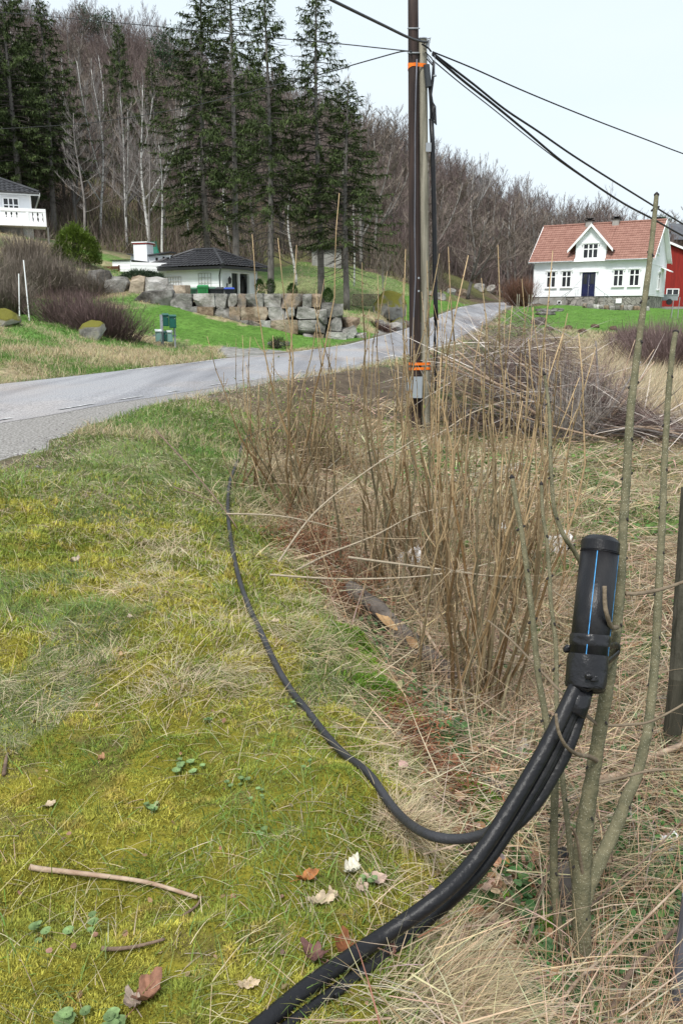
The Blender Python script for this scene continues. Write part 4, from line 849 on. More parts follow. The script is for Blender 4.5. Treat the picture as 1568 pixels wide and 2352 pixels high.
def perp(az, el): return np.array([math.cos(az)*math.cos(el), math.sin(az)*math.cos(el), math.sin(el)])
def make_spruce(seed, h, rad, low=.18, dens=1.0, lean=0):
    R = random.Random(seed); tr = MB(); n = 14
    tp = np.array([[lean*t*h+.12*math.sin(t*5+seed), .1*math.sin(t*4+seed*2), t*h] for t in np.linspace(0, 1, n)])
    tr.tube(tp, np.linspace(h*.0125, .03, n), 8)
    br = MB(); bs = []; z = low*h*.55
    Bb, Az, El, Ls, Ws, Be, Cc = [], [], [], [], [], [], []
    while z < h-.4:
        t = z/h; nb = R.choice([4, 5, 5, 6])
        prof_ = (min(1, (1-t)/.55)**.8)*(.55+.45*min(1, (t-low*.5)/.2)) if t > low*.5 else .35
        c0 = np.array([np.interp(z, tp[:, 2], tp[:, 0]), np.interp(z, tp[:, 2], tp[:, 1]), z]); a0 = R.random()*6.28
        for b in range(nb):
            az = a0+b*2*PI/nb+R.uniform(-.35, .35); Lb = rad*prof_*R.uniform(.55, 1.12)
            if R.random() < .08: Lb *= 1.25
            el0 = .55*(t-.45)+R.uniform(-.12, .12); m = 7; pts = [c0]; el = el0-.05
            for k in range(m-1):
                el_k = el0-.45*math.sin(PI*min(1, k/(m-1)*1.15))*(1-.6*t)+.25*(k/(m-1))**2; az_k = az+R.uniform(-.12, .12); pts.append(pts[-1]+perp(az_k, el_k)*Lb/(m-1))
            pts = np.array(pts); br.tube(pts, np.linspace(.012+.010*Lb, .008, m), 3, cap=False)
            dead = t < low or R.random() < .20*(1-.4*t)
            if dead:
                for k in range(4): p = pts[R.randint(2, m-1)]; br.tube([p, p+perp(az+R.choice([-1,1])*R.uniform(.5,1), R.uniform(-.5,.1))*R.uniform(.3,.8)], [.008,.004], 3, cap=False)
                continue
            ns = int(Lb*26*dens*R.uniform(.55, 1.2))+3; q = np.array([R.uniform(.22, 1)**.75 for _ in range(ns)])*(m-1); i = np.minimum(q.astype(int), m-2); f = (q-i)[:, None]; p = pts[i]*(1-f)+pts[i+1]*f
            g = R.uniform(.75, 1.25)
            for j in range(ns):
                sd = R.choice([-1, 1]); Bb.append(p[j]); Az.append(az+sd*R.uniform(.25, 1.15)); El.append(R.uniform(-.55, .3)); Ls.append(R.uniform(.28, .75)*(1.1-.45*q[j]/(m-1))*(.7+.3*Lb/rad)); Ws.append(R.uniform(.06, .12)); Be.append(R.uniform(-.1, .9))
                w = R.random(); Cc.append(np.array([.044+.042*w, .063+.056*w, .026+.012*w])*g)
        z += R.uniform(.26, .44)*(1.15-.35*t)
    A = [np.array(a) for a in (Bb, Az, El, Ls, Ws, Be, Cc)]
    V = blades(A[0], A[1], A[2], A[3], A[4], A[5], A[6], 2)
    # second, hanging layer of small shoots
    k = RNG.permutation(len(A[0]))[:int(len(A[0])*.8)]
    V2 = blades(A[0][k]+RNG.normal(0, .12, (len(k), 3)), A[1][k]+RNG.normal(0, .6, len(k)), A[2][k]-.7, A[3][k]*.6, A[4][k]*.8, A[5][k], A[6][k]*.85, 1)
    return tr, br, [V, V2]
def place_tree(proto, name, x, y, s, rz, lab, cat, group, z=None, sz=None):
    c = proto if not proto.get('_used') else copy_thing(proto)
    proto['_used'] = 1; z = hz(x, y)-.15 if z is None else z
    c.location = (x, y, z); c.rotation_euler = (0, 0, rz); c.scale = (s, s, sz or s)
    tag(c, lab, cat, group); return c
def spruce_proto(seed, h, rad, **k):
    tr, br, fo = make_spruce(seed, h, rad, **k); t = empty('spruce_tree', (0,0,0), 'x', 'tree'); tr.build('trunk', M_tbark, t, smooth=True); b = br.build('branches', M_dbark, t, kind='stuff') if False else br.build('branches', M_dbark, t)
    f = stuff_mesh('crown', fo, M_needle); f.parent = t; t['h'] = h; return t
SPR = [spruce_proto(3, 22, 4.3), spruce_proto(8, 20, 3.6, low=.3, dens=.8), spruce_proto(15, 14, 3.4, low=.12, dens=1.1), spruce_proto(23, 21, 4.0, low=.34, dens=.62)]
def spruce(k, px, Y, toppy, lab, group=None, rz=0, wide=1.0, basepy=None):
    g = P(px, 650, Y); x = g[0]; z = hz(x, Y)-.2; top = P(px, toppy, Y)[2]; s = (top-z)/SPR[k]['h']
    place_tree(SPR[k], 'spruce_tree', x, Y, s*wide, rz, lab, 'spruce tree', group, z, s)
gq = 'tall spruces behind the boulder wall'
spruce(0, 480, 62, -70, 'tall dense spruce rising behind the garage roof, leftmost of the group beside the pole', gq, .3, 1.08)
spruce(3, 545, 60, -150, 'tall spruce whose trunk stands just behind the right end of the garage roof', gq, 1.9, .92)
spruce(1, 622, 50, -60, 'tall spruce with straight grey trunk just right of the garage', gq, 2.2, .98)
spruce(3, 733, 51, -65, 'open crowned spruce with the thickest bare trunk between the planters', gq, 4.0, .98)
spruce(1, 796, 49.5, 175, 'smaller spruce with a thin trunk, nearest the mossy boulder', gq, 5.1, 1.35)
gl_ = 'dark spruces above the hillside house'
for k, (m, px, Y, tp, lab, wd) in enumerate([(0,-75,70,-120,'spruce cut by the left edge above the hillside house',1.25),(2,-5,76,-60,'dark spruce directly above the roof of the hillside house',1.15),(0,62,72,-95,'tallest dark spruce right above the balcony',1.15),(1,138,74,-10,'spruce with sweeping branches, rightmost of the dark group at the left',1.25),(2,95,84,60,'spruce half hidden between the tall dark ones at the left',1.0),(0,20,90,-40,'spruce at the back of the dark group at the left',1.1)]): spruce(m, px, Y, tp, lab, gl_, k*1.3, wd)
spruce(2, 303, 98, 40, 'narrow dense spruce standing alone above the bare birches', 'conifers on the hillside', .5, .62)
spruce(1, 372, 92, 122, 'broader spruce on the slope right of the narrow one', 'conifers on the hillside', 1.5, .95)
spruce(2, 640, 96, 210, 'spruce on the slope seen between the tall trunks', 'conifers on the hillside', 2.5, .8)
spruce(2, 1510, 240, 489, 'small dark conifer on the far ridge behind the farmhouse roof', 'conifers on the hillside', 2.5, .8)
# ridge pines with rounded crowns
def pine(px, Y, toppy, lab, seed):
    g = P(px, 100, Y); x = g[0]; z = hz(x, Y)-.2; h = P(px, toppy, Y)[2]-z; t = empty('pine_tree', (x, Y, z), lab, 'pine tree', 'pines on the skyline'); R = random.Random(seed)
    mb = MB(); pts = np.array([[x+.5*math.sin(k*.7+seed)*k*.2, Y, z+h*.8*k/5] for k in range(6)]); mb.tube(pts, np.linspace(.22, .1, 6), 6)
    Bb = []
    for k in range(16):
        az = R.random()*6.28; b0 = pts[R.randint(2, 5)]; e = b0+perp(az, R.uniform(.1, .7))*R.uniform(1.2, 3.2)+[0,0,.1*h]; mb.tube([b0, (b0+e)/2+[0,0,.15], e], [.07,.05,.03], 4)
        Bb.append(e+RNG.normal(0, 1, (170, 3))*[.75,.75,.33])
    mb.build('trunk', M_tbark, t); B = np.vstack(Bb); N = len(B); f = stuff_mesh('crown', [(lambda v: (v[0]-[x,Y,z], v[1], v[2]))(blades(B, RNG.random(N)*6.28, RNG.uniform(-.2,1.2,N), RNG.uniform(.25,.5,N), np.full(N,.14), np.zeros(N), np.column_stack([RNG.uniform(.03,.06,N), RNG.uniform(.06,.10,N), RNG.uniform(.03,.045,N)]), 1))], M_needle); f.parent = t
pine(386, 128, 60, 'round crowned pine on the skyline above the birches', 4); pine(226, 146, 30, 'small round pine on the skyline left of the narrow spruce', 7); pine(1555, 235, 486, 'flat topped pine on the far ridge at the right edge', 9)

def make_bare(seed, h, tr_r=.014, lo=.25, up=.75, spread=.36, n1=20, n2=7, n3=5, twr=.012, fork=False, ww=1.0):
    R = random.Random(seed); tk = MB(); br = MB(); n = 10; dx = R.uniform(-.03, .03)
    heads = []
    tp = np.array([[h*(dx*t+.018*math.sin(t*6+seed)), h*.015*math.sin(t*5+seed*3), h*.93*t] for t in np.linspace(0, 1, n)]); tk.tube(tp, h*tr_r*(1-.86*np.linspace(0, 1, n))+.005, 7); heads.append((tp, lo, 1.0))
    if fork:
        for k in range(2):
            a = R.random()*6.28; i = R.choice([2, 3]); q = [tp[i]]
            for j in range(6): q.append(q[-1]+perp(a, .95+.08*j)*h*.11)
            q = np.array(q); tk.tube(q, h*tr_r*.6*np.linspace(1, .2, 7)+.004, 6); heads.append((q, .15, .75))
    tips = []
    for pts, l0, sc in heads:
        for b in range(int(n1*sc)):
            t = l0+(1-l0)*((b+R.random())/int(n1*sc))**.9; i = min(int(t*(len(pts)-1)), len(pts)-2); f = t*(len(pts)-1)-i; p0 = pts[i]*(1-f)+pts[i+1]*f
            L1 = h*spread*sc*(1.05-.75*t)*R.uniform(.35, 1.25); az = b*2.4+R.uniform(-.9, .9); el = up*R.uniform(.35, 1.0)+.25*t; q = [p0]
            for j in range(5): q.append(q[-1]+perp(az+R.uniform(-.25, .25), el+.10*j+R.uniform(-.12, .12))*L1/5)
            q = np.array(q); r1 = twr*2.1*(L1/(h*spread))+twr*.7; br.tube(q, np.linspace(r1, twr*.6, 6), 4, cap=False)
            for c in range(n2):
                t2 = .15+.85*(c+R.random())/n2; i2 = min(int(t2*5), 4); f2 = t2*5-i2; s0 = q[i2]*(1-f2)+q[i2+1]*f2; L2 = L1*.5*(1.15-.6*t2)*R.uniform(.6, 1.2); a2 = az+R.choice([-1, 1])*R.uniform(.35, .95); e2 = el+R.uniform(-.1, .45); m = [s0]
                for j in range(3): m.append(m[-1]+perp(a2+R.uniform(-.2, .2), e2+.12*j)*L2/3)
                m = np.array(m); br.tube(m, np.linspace(twr*.8, twr*.4, 4), 3, cap=False)
                for d in range(n3):
                    t3 = R.random()*3; i3 = min(int(t3), 2); s1 = m[i3]+(m[i3+1]-m[i3])*(t3-i3); tips.append((s1, a2+R.uniform(-1, 1), e2+R.uniform(-.2, .5), L2*R.uniform(.35, .75)))
    B = np.array([q[0] for q in tips]); N = len(B)
    V = blades(B, np.array([q[1] for q in tips]), np.array([q[2] for q in tips]), np.array([q[3] for q in tips]), np.full(N, twr*1.25*ww), RNG.uniform(-.4, .2, N), np.zeros((N, 3)), 2)
    br.add(V[0], [list(f) for f in V[1]])
    return tk, br
def bare_proto(name, seed, h, mt, mb_, **k):
    tk, br = make_bare(seed, h, **k); t = empty(name, (0,0,0), 'x', 'tree'); tk.build('trunk', mt, t, smooth=True); br.build('crown', mb_, t); t['h'] = h; return t
BT = [bare_proto('bare_tree', 1, 11, M_gbark, M_twig, n1=22, n2=8, n3=6, twr=.022), bare_proto('bare_tree', 2, 10, M_dbark, M_twig2, up=.9, n1=24, n2=8, n3=6, twr=.02, fork=True), bare_proto('bare_tree', 5, 12, M_gbark, M_twig, up=.6, spread=.42, n1=20, n2=8, n3=6, twr=.024, fork=True),
      bare_proto('bare_tree', 6, 9, M_dbark, M_twig2, up=1.1, spread=.32, n1=26, n2=7, n3=6, twr=.02)]
GT = [bare_proto('bare_tree', 11, 15, M_birch, M_gtwig, up=1.1, spread=.26, n1=34, n2=8, n3=5, twr=.013, fork=True, tr_r=.0085), bare_proto('bare_tree', 12, 14, M_gtwig, M_gtwig, up=.6, spread=.32, n1=30, n2=9, n3=6, twr=.013, lo=.25, tr_r=.010), bare_proto('birch_tree', 14, 13, M_birch, M_gtwig, up=.8, spread=.22, n1=14, n2=5, n3=4, twr=.014, lo=.45, tr_r=.010)]
def bare(p, px, Y, toppy, lab, cat='bare tree', group=None, rz=0, wide=1.0, x=None):
    x = P(px, 500, Y)[0] if x is None else x; z = hz(x, Y)-.2; top = P(px, toppy, Y)[2]; s = (top-z)/p['h']; return place_tree(p, 'bare_tree', x, Y, s*wide, rz, lab, cat, group, z, s)
gg = 'pale bare trees at the foot of the wooded slope'
bare(GT[1], 190, 62, 235, 'bare pale grey tree with spreading limbs left of the round evergreen bush', 'bare tree', gg, .4, 1.05)
bare(GT[0], 238, 78, 130, 'tall white limbed birch left of the narrow spruce', 'birch', gg, 1.1)
bare(GT[0], 290, 74, 195, 'white limbed birch with many upright forks below the narrow spruce', 'birch', gg, 2.3)
bare(GT[0], 335, 72, 165, 'multi-forked pale birch in the middle of the wood edge', 'birch', gg, 3.0, 1.1)
bare(GT[1], 345, 63, 250, 'broad grey bare tree right behind the fireplace chimney', 'bare tree', gg, 4.4, .9)
bare(GT[2], 372, 60, 300, 'slim leaning birch with white bark beside the slide', 'birch', gg, 5.0)
bare(GT[2], 671, 60, 400, 'slim white birch with black marks between two spruce trunks', 'birch', gg, 1.0, 1.4)
bare(GT[2], 812, 62, 430, 'thin white birch right of the smallest spruce', 'birch', gg, 2.0)
bare(GT[0], 430, 80, 245, 'pale birch standing left of the tall spruce group', 'birch', gg, 2.6)
bare(GT[2], 522, 76, 330, 'thin white birch seen through the spruces behind the garage', 'birch', gg, .2)
bare(BT[2], 1085, 88, 470, 'dark bare tree with a wide crown beside the road bend', 'bare tree', 'bare trees by the road bend', .2, 1.5)
bare(BT[0], 1185, 98, 500, 'bare tree behind the road bend, left of the white house', 'bare tree', 'bare trees by the road bend', 1.4, 1.2)
bare(BT[2], 880, 66, 560, 'small crooked dark bare tree behind the mossy boulder', 'bare tree', 'bare trees by the road bend', 2.4, .9)
bare(GT[1], 1420, 128, 462, 'pale bare tree rising over the right end of the red roof', 'bare tree', 'bare trees behind the farmhouse', .2, 1.2)
bare(GT[1], 1458, 130, 478, 'pale bare tree just right of the farmhouse chimneys', 'bare tree', 'bare trees behind the farmhouse', 2.2, 1.4)
bare(GT[1], 1395, 120, 415, 'thin tall bare tree on the crest above the red roof', 'bare tree', 'bare trees behind the farmhouse', 3.2, .6)
# the wooded hillside: single trees
R2 = random.Random(5); cnt = 0; far = []
pts_ = []
for i in range(9000):
    Y = R2.uniform(76, 150); x = R2.uniform(-.58, .52)*Y
    if x > .20*Y and Y < 100: continue
    if x/Y > .13 and Y < 96: continue
    if x/Y < -.10 and Y < 80 and R2.random() < .5: continue
    if any((x-a)**2+(Y-b)**2 < 5.0**2*(1 if Y < 110 else .42) for a, b in pts_): continue
    pts_.append((x, Y))
pts_.sort(key=lambda q: q[1])
for i, (x, Y) in enumerate(pts_):
    k = R2.random()
    p = R2.choice(BT) if k < .9 else GT[R2.choice([0, 2])]
    s = R2.uniform(.75, 1.12)*float(np.interp(Y, [100, 135], [1.0, .55]))
    if i >= 285: far.append((x, Y, s)); continue
    place_tree(p, 'bare_tree', x, Y, s*1.15, R2.random()*6.28, 'bare leafless tree in the dense brown wood covering the hillside', 'bare tree', 'bare trees covering the hillside', None, s*R2.uniform(.9, 1.15))
# the rest of the wood, one mass
src = [o for o in BT[1].children if o.name.startswith('crown')][0].data
vs = np.empty(len(src.vertices)*3, np.float32); src.vertices.foreach_get('co', vs); vs = vs.reshape(-1, 3)
fs4 = [tuple(p.vertices) for p in src.polygons if len(p.vertices) == 4]; fs4 = np.array(fs4)[::3]
far += [(R2.uniform(-.5, .55)*150, R2.uniform(150, 158), R2.uniform(.6, .8)) for _ in range(60)]+[(R2.uniform(95, 200), R2.uniform(200, 330), R2.uniform(.8, 1)) for _ in range(60)]
pr = []
far += [(R2.uniform(-.45, .33)*148, R2.uniform(132, 155), R2.uniform(.5, .75)) for _ in range(230)]
for x, Y, s in far[:700]:
    a = R2.random()*6.28; c, s_ = math.cos(a), math.sin(a); V = np.column_stack([vs[:, 0]*c-vs[:, 1]*s_, vs[:, 0]*s_+vs[:, 1]*c, vs[:, 2]])*s+[x, Y, hz(x, Y)-.2]; used = np.unique(fs4); mp_ = np.zeros(len(vs), int); mp_[used] = np.arange(len(used)); pr.append((V[used], mp_[fs4], np.tile([.15,.115,.105], (len(used), 1))))
stuff_mesh('distant_wood', pr, tint_mat('distant_twigs', .95, 0, 2), kind='stuff', label='far bare wood along the top of the hill', cat='wood')
# undergrowth on the wooded slope
N = 70000; Y = 62+RNG.random(N)**1.3*88; X = RNG.uniform(-.6, .45, N)*Y; k = (Y > 70-.15*np.minimum(0, X)*0) & ~((X > .12*Y) & (Y < 98)) & ~((X/Y > -.09) & (Y < 76)); X, Y = X[k], Y[k]; N = len(X)
B = np.column_stack([X, Y, H(X, Y)-.05]); w = RNG.random(N)[:, None]; C = np.array([.15,.11,.09])*(1-w)+np.array([.20,.17,.14])*w; C = C*RNG.uniform(.5, 1.25, (N, 1)); gk = RNG.random(N) < .12; C[gk] = [.07,.09,.03]
N3 = 75000; Y3 = 98+RNG.random(N3)*56; X3 = RNG.uniform(-.55, .42, N3)*Y3; B3 = np.column_stack([X3, Y3, H(X3, Y3)-.1]); C3 = np.array([.20,.155,.145])*RNG.uniform(.55, 1.35, (N3, 1))
stuff_mesh('undergrowth', [blades(B3, RNG.random(N3)*6.28, RNG.uniform(1.0, 1.55, N3), RNG.uniform(1.5, 4.6, N3), RNG.uniform(.04, .09, N3), RNG.uniform(-.1, .35, N3), C3, 2), blades(B, RNG.random(N)*6.28, RNG.uniform(.9, 1.5, N), RNG.uniform(.8, 3.6, N), RNG.uniform(.03, .075, N), RNG.uniform(-.1, .5, N), C, 2)], tint_mat('undergrowth_twigs', .95, .1, 2), kind='stuff', label='leafless saplings and brush under the hillside trees', cat='undergrowth')

# ------------------------------------------------------------------ bushes
M_bushleaf = tint_mat('evergreen_leaves', .7, .2, 8, .8, 1.2)
def leaf_bush(name, c, size, n, col, lab, cat, seed=0, ls=.12, shell=.55, lumps=10):
    t = empty(name, c, lab, cat); R = np.random.default_rng(seed); c = np.array(c, float); size = np.array(size, float)
    u = R.normal(0, 1, (n, 3)); u /= np.linalg.norm(u, axis=1)[:, None]; u[:, 2] = np.abs(u[:, 2])*1.0-.12; rr = R.uniform(shell, 1, n)**.5
    bump = 1+.22*(fbm(np.arctan2(u[:, 1], u[:, 0])*2+seed, u[:, 2]*4+seed, 3, seed)-.5)*2
    B = c+u*size*rr[:, None]*bump[:, None]+[0, 0, size[2]*.1]
    col = np.array(col); w = R.random((n, 1)); pat = fbm(B[:, 0]*2.2, B[:, 2]*2.2+B[:, 1], 3, seed)[:, None]; C = col*(.6+.8*w)*(.6+.8*pat)
    az = np.arctan2(u[:, 1], u[:, 0])+R.normal(0, .7, n); V = blades(B, az, R.uniform(-.1, 1.3, n), R.uniform(.6, 1.3, n)*ls, R.uniform(.5, .9, n)*ls*.45, R.uniform(-.2, .8, n), C, 1)
    f = stuff_mesh('foliage', [(V[0]-c, V[1], V[2])], M_bushleaf); f.parent = t
    mb = MB()
    for k in range(14): a = R.random()*6.28; e = c+perp(a, R.uniform(.5, 1.4))*size*.8; mb.tube([c+[0,0,-.1], (c+e)/2+R.normal(0, .1, 3), e], [.05,.03,.012], 4)
    mb.build('stem', M_dbark, t); return t
q = G(175, 622); q = P(178, 615, 48); q[2] = hz(q[0], q[1]); leaf_bush('evergreen_bush', q, (1.4, 1.2, 2.2), 12000, (.11,.165,.025), 'round bright green evergreen bush on the hillock', 'bush', 3, .16)
q = P(322, 652, 45.5); q[2] = 3.3; leaf_bush('evergreen_shrub', q, (1.45, .8, .72), 6500, (.07,.10,.06), 'low grey-green pine shrub on top of the tall slabs beside the garage', 'shrub', 5, .17)
q = G(637, 800); leaf_bush('small_shrub', q, (.38, .35, .45), 900, (.06,.08,.03), 'small dark round shrub on the lawn near the driveway', 'shrub', 6, .08)
for k in range(2): pass
M_cane = tint_mat('bush_canes', .85, 0, 8)
def twig_bush(name, c, w, h, n, col, lab, cat='bush', seed=0, group=None, d=None, thick=.012, up=1.0, sub=5, jit=.25, kids=True):
    """many canes from a common foot, each with side twigs"""
    c = np.array(c, float); R = np.random.default_rng(seed); t = empty(name, c, lab, cat, group); d = d or w; mb = MB(); parts = []
    bs = R.normal(0, .22, (n, 2))*[w, d]; az = np.arctan2(bs[:, 1], bs[:, 0])+R.normal(0, .6, n); ln = h*R.uniform(.55, 1.08, n); r0 = np.hypot(bs[:, 0]/w, bs[:, 1]/d)
    B = np.column_stack([c[0]+bs[:, 0], c[1]+bs[:, 1], np.zeros(n)]); B[:, 2] = H(B[:, 0], B[:, 1])-.03
    el = 1.5-np.clip(r0*1.6, 0, 1.1)/up+R.normal(0, .1, n); col = np.array(col); C = col*R.uniform(.6, 1.3, (n, 1))
    Bend = R.uniform(-.3, .5, n); parts.append(blades(B, az, el, ln, np.full(n, thick), Bend, C, 4, np.zeros(n)))
    parts.append(blades(B, az, el, ln, np.full(n, thick), Bend, C, 4, np.full(n, 1.5)))
    m = n*sub; i = R.integers(0, n, m); tt = R.uniform(.25, .95, m); e = el[i]-Bend[i]*tt/2; hl = ln[i]*tt
    S = B[i]+np.column_stack([np.cos(az[i])*np.cos(e)*hl, np.sin(az[i])*np.cos(e)*hl, np.sin(e)*hl])
    parts.append(blades(S, az[i]+R.normal(0, 1.1, m), el[i]+R.normal(0, .35, m), ln[i]*R.uniform(.12, .4, m), np.full(m, thick*.55), R.uniform(-.5, .3, m), col*R.uniform(.6, 1.4, (m, 1)), 2))
    parts = [(V-c, F, Cc) for V, F, Cc in parts]; f = stuff_mesh('canes', parts, M_cane); f.parent = t; return t
def gpt(px, py, Y): q = P(px, py, Y); q[2] = hz(q[0], q[1]); return q
c_pur = (.125,.085,.08); c_gb = (.17,.14,.115)
twig_bush('bare_bush', gpt(240, 745, 29.5), 2.1, 1.35, 900, c_pur, 'large dark purple-brown bare bush left of the letter boxes, right half', seed=2, d=1.2, thick=.017)
twig_bush('bare_bush', gpt(165, 725, 31), 2.3, 1.35, 900, c_pur, 'dark bare bush behind the mossy rock, left half of the purple mass', seed=3, d=1.2, thick=.017)
for k, (px, py, Y, w, h, lab) in enumerate([(30,640,41,3.0,1.9,'tangle of grey bare shrubs covering the hillock below the balcony'),(95,650,41.5,2.6,1.8,'grey brown bare shrub in the middle of the hillock slope'),(150,660,42.5,2.2,1.5,'bare shrub on the hillock just below the round evergreen bush'),(-30,690,37,2.6,2.2,'tall tan bare shrub cut by the left edge below the house'),(20,712,33,1.3,1.4,'small bare shrub behind the low mossy rock at the left edge'),(205,655,42,1.8,1.2,'low brown bare shrub beside the upper wall slabs'),(60,600,46,2.8,1.6,'brown brush on the top of the hillock under the balcony')]):
    twig_bush('bare_bush', gpt(px, py, Y), w, h, 620, c_gb, lab, seed=10+k, group='bare shrubs on the hillock', thick=.024, up=.8)
twig_bush('bare_bush', gpt(1190, 712, 76), 1.5, 2.4, 600, (.16,.085,.06), 'reddish brown clipped bare bush at the left corner of the white house', seed=31, d=1.3, thick=.035, up=1.6)
for k, (px, py, Y, w, h, lab) in enumerate([(1500,800,34,2.6,1.6,'purple bare bush left part of the thicket at the right edge'),(1560,800,31,2.8,1.9,'purple bare bush cut by the right edge in front of the lawn'),(1450,795,38,1.8,1.1,'low bare bush at the left end of the thicket before the lawn'),(1290,990,14.5,.8,1.4,'young bare shrub with pale stems standing right of the brush pile')]):
    twig_bush('bare_bush', gpt(px, py, Y), w, h, 700 if k < 3 else 190, (.17,.12,.115) if k < 3 else (.4,.36,.33), lab, seed=40+k, thick=.02 if k < 3 else .010, up=1.3)
twig_bush('budding_shrub', gpt(700, 1010, 10.5), .75, 1.1, 300, (.16,.12,.07), 'thin shrub with fresh green buds behind the hazel stems', seed=51, thick=.007)
q = gpt(700, 1010, 10.5); N = 420; B = q+RNG.normal(0, 1, (N, 3))*[.5,.4,.28]+[0,0,.65]; bl = stuff_mesh('young_leaves', [(lambda v: (v[0]-q, v[1], v[2]))(blades(B, RNG.random(N)*6.28, RNG.uniform(-.2,1.2,N), RNG.uniform(.02,.045,N), np.full(N,.02), np.zeros(N), np.tile([.18,.32,.03],(N,1)), 1))], M_bushleaf); bl.parent = [o for o in COL.objects if o.name.startswith('budding_shrub')][0]
for k, (px, py, Y, w, h) in enumerate([(650,700,46.5,1.4,.7),(690,702,46,1.2,.8),(880,735,46.5,1.2,.5)]): twig_bush('bare_bush', gpt(px, py, Y), w, h, 260, (.10,.06,.05), ['low reddish shrub between the potted conifers on the wall','dark low shrub by the third spruce trunk','low brown shrub on the bank by the farm track'][k], seed=60+k, thick=.02)
# stakes
for k, (px0, py0, px1, py1, Y) in enumerate([(54, 597, 68, 738, 30.5), (43, 628, 44, 722, 31.5)]):
    a, b = P(px0, py0, Y), P(px1, py1, Y); b[2] = hz(b[0], b[1])-.1; mb = MB(); mb.tube([a, b], .022, 6); mb.build('white_stake', M_white2, label=['leaning thin white pole in front of the hillock','shorter upright thin pole left of the leaning white one'][k], cat='pole')
# ------------------------------------------------------------------ utility poles, wires
M_creo = mat('creosoted_wood', (.055,.036,.030), .75, (.024,.017,.016), 4, .5, 25, .25, stretch=(3,3,.25))
M_oldw = mat('weathered_wood', (.34,.315,.25), .95, (.17,.16,.125), 5, .7, 30, .1, stretch=(3,3,.2))
M_orng = mat('orange_strap', (.85,.20,.015), .6, (.75,.15,.01), 20)
M_rubber = mat('black_duct', (.010,.010,.012), .42, (.022,.021,.021), 7, .2, 50, .28, contrast=(.5,.8))
M_cablegrey = mat('grey_cable', (.13,.13,.15), .5)
M_box = mat('grey_enclosure', (.30,.33,.36), .5, (.26,.29,.32), 3)
YP = 15.0
def pp(px, py, dy=0): return P(px, py, YP+dy)
b = gpt(954, 985, YP); po = empty('utility_pole', b, 'tall dark brown tarred utility pole with grey box and orange straps', 'utility pole')
mb = MB(); top = pp(948, -60); pts = [b-[0,0,.6]]+[b+(top-b)*t for t in np.linspace(0, 1, 12)]; mb.tube(pts, [.108]+list(np.linspace(.108, .084, 12)), 20); mb.build('shaft', M_creo, po, smooth=True)
a = pp(934, 866, -.24); c = pp(967, 912, -.24); mb = MB(); mb.box((a[0], a[1]-.03, c[2]), (c[0], a[1]+.12, a[2])); bx = mb.build('junction_box', M_box, po)
mb = MB(); mb.box((a[0]-.01, a[1]-.045, c[2]-.01), (c[0]+.01, a[1]-.031, a[2]+.012)); mb.build('box_cover', M_box, bx)
for yy, r_ in ((64, .094), (120, .095)):
    q = pp(949.5, yy); mb = MB(); ph = np.linspace(0, 2*PI, 20); mb.tube(np.column_stack([q[0]+r_*np.cos(ph), q[1]+r_*np.sin(ph), q[2]+.03*np.sin(ph)-.0]), .012, 5); mb.build('steel_band', M_grey, po)
mb = MB(); cur = [(957,135),(955,200),(953,300),(953,420),(952,520),(954,640),(950,720),(946,800),(942,850)]; mb.tube([pp(x_, y_, -.118) for x_, y_ in cur], .013, 6); mb.build('earth_cable', M_cablegrey, po, smooth=True)
for yy in (638, 668): mb = MB(); q = pp(961, yy, -.14); mb.lathe(q, [(.018,0),(.018,.02)], 8, axis=(0,-1,0)); mb.build('bolt', M_grey, po)
mb = MB(); q0 = pp(932, 856, -.2); mb.tube([pp(936,862,-.2), pp(926,858,-.25), pp(922,868,-.25), pp(930,880,-.22)], .006, 5); mb.build('loose_wire', M_cablegrey, po)
b2 = gpt(978, 988, YP+.03); p2 = empty('utility_pole', b2, 'shorter weathered grey pole strapped to the tall brown one', 'utility pole')
mb = MB(); top2 = pp(970.5, 90, .03); pts = [b2-[0,0,.5]]+[b2+(top2-b2)*t for t in np.linspace(0, 1, 12)]; mb.tube(pts, [.08]+list(np.linspace(.08, .070, 12)), 16); mb.build('shaft', M_oldw, p2, smooth=True)
# riser duct and splice hardware on the grey pole
mb = MB(); cur = [(990,272),(993,330),(995,420),(997,520),(998,620),(1000,700),(1001,735)]; mb.tube([pp(x_, y_, -.05) for x_, y_ in cur], .040, 10); mb.build('riser_duct', M_rubber, p2, smooth=True)
for k in range(3): mb = MB(); mb.tube([pp(1000+k*2-2+2.0*math.sin(y_/27+k*2), y_, -.05+.03*k) for y_ in range(730, 905, 7)], .013, 5); mb.build('riser_cable', M_rubber, p2, smooth=True)
mb = MB(); a, c = pp(979, 148, -.05), pp(984, 199, -.05); mb.tube([a, c], .052, 12); mb.build('splice_closure', mat('closure_grey', (.05,.055,.06), .5), p2, smooth=False)
for k in range(5):
    mb = MB(); mb.tube([pp(984+k, 198, -.06), pp(986+2*k, 225+3*k, -.1+.03*k), pp(988+1.5*k, 260, -.1+.03*k), pp(992+2.4*k, 278+2*k, -.08), pp(995+1.2*k, 268-6*k, -.07), pp(990+k, 235, -.05)], .010, 5); mb.build('looped_cable', M_rubber, p2, smooth=True)
mb = MB(); mb.tube([pp(996,140,-.05), pp(995,160,-.05), pp(993,185,-.05), pp(989,215,-.05), pp(990,275,-.05)], .024, 8); mb.build('drop_cable', M_rubber, p2, smooth=True)
mb = MB(); mb.box(pp(978, 330, -.1)+[0,-.01,-.12], pp(990, 330, -.1)+[0,.02,.02]); mb.build('bracket', M_grey, p2)
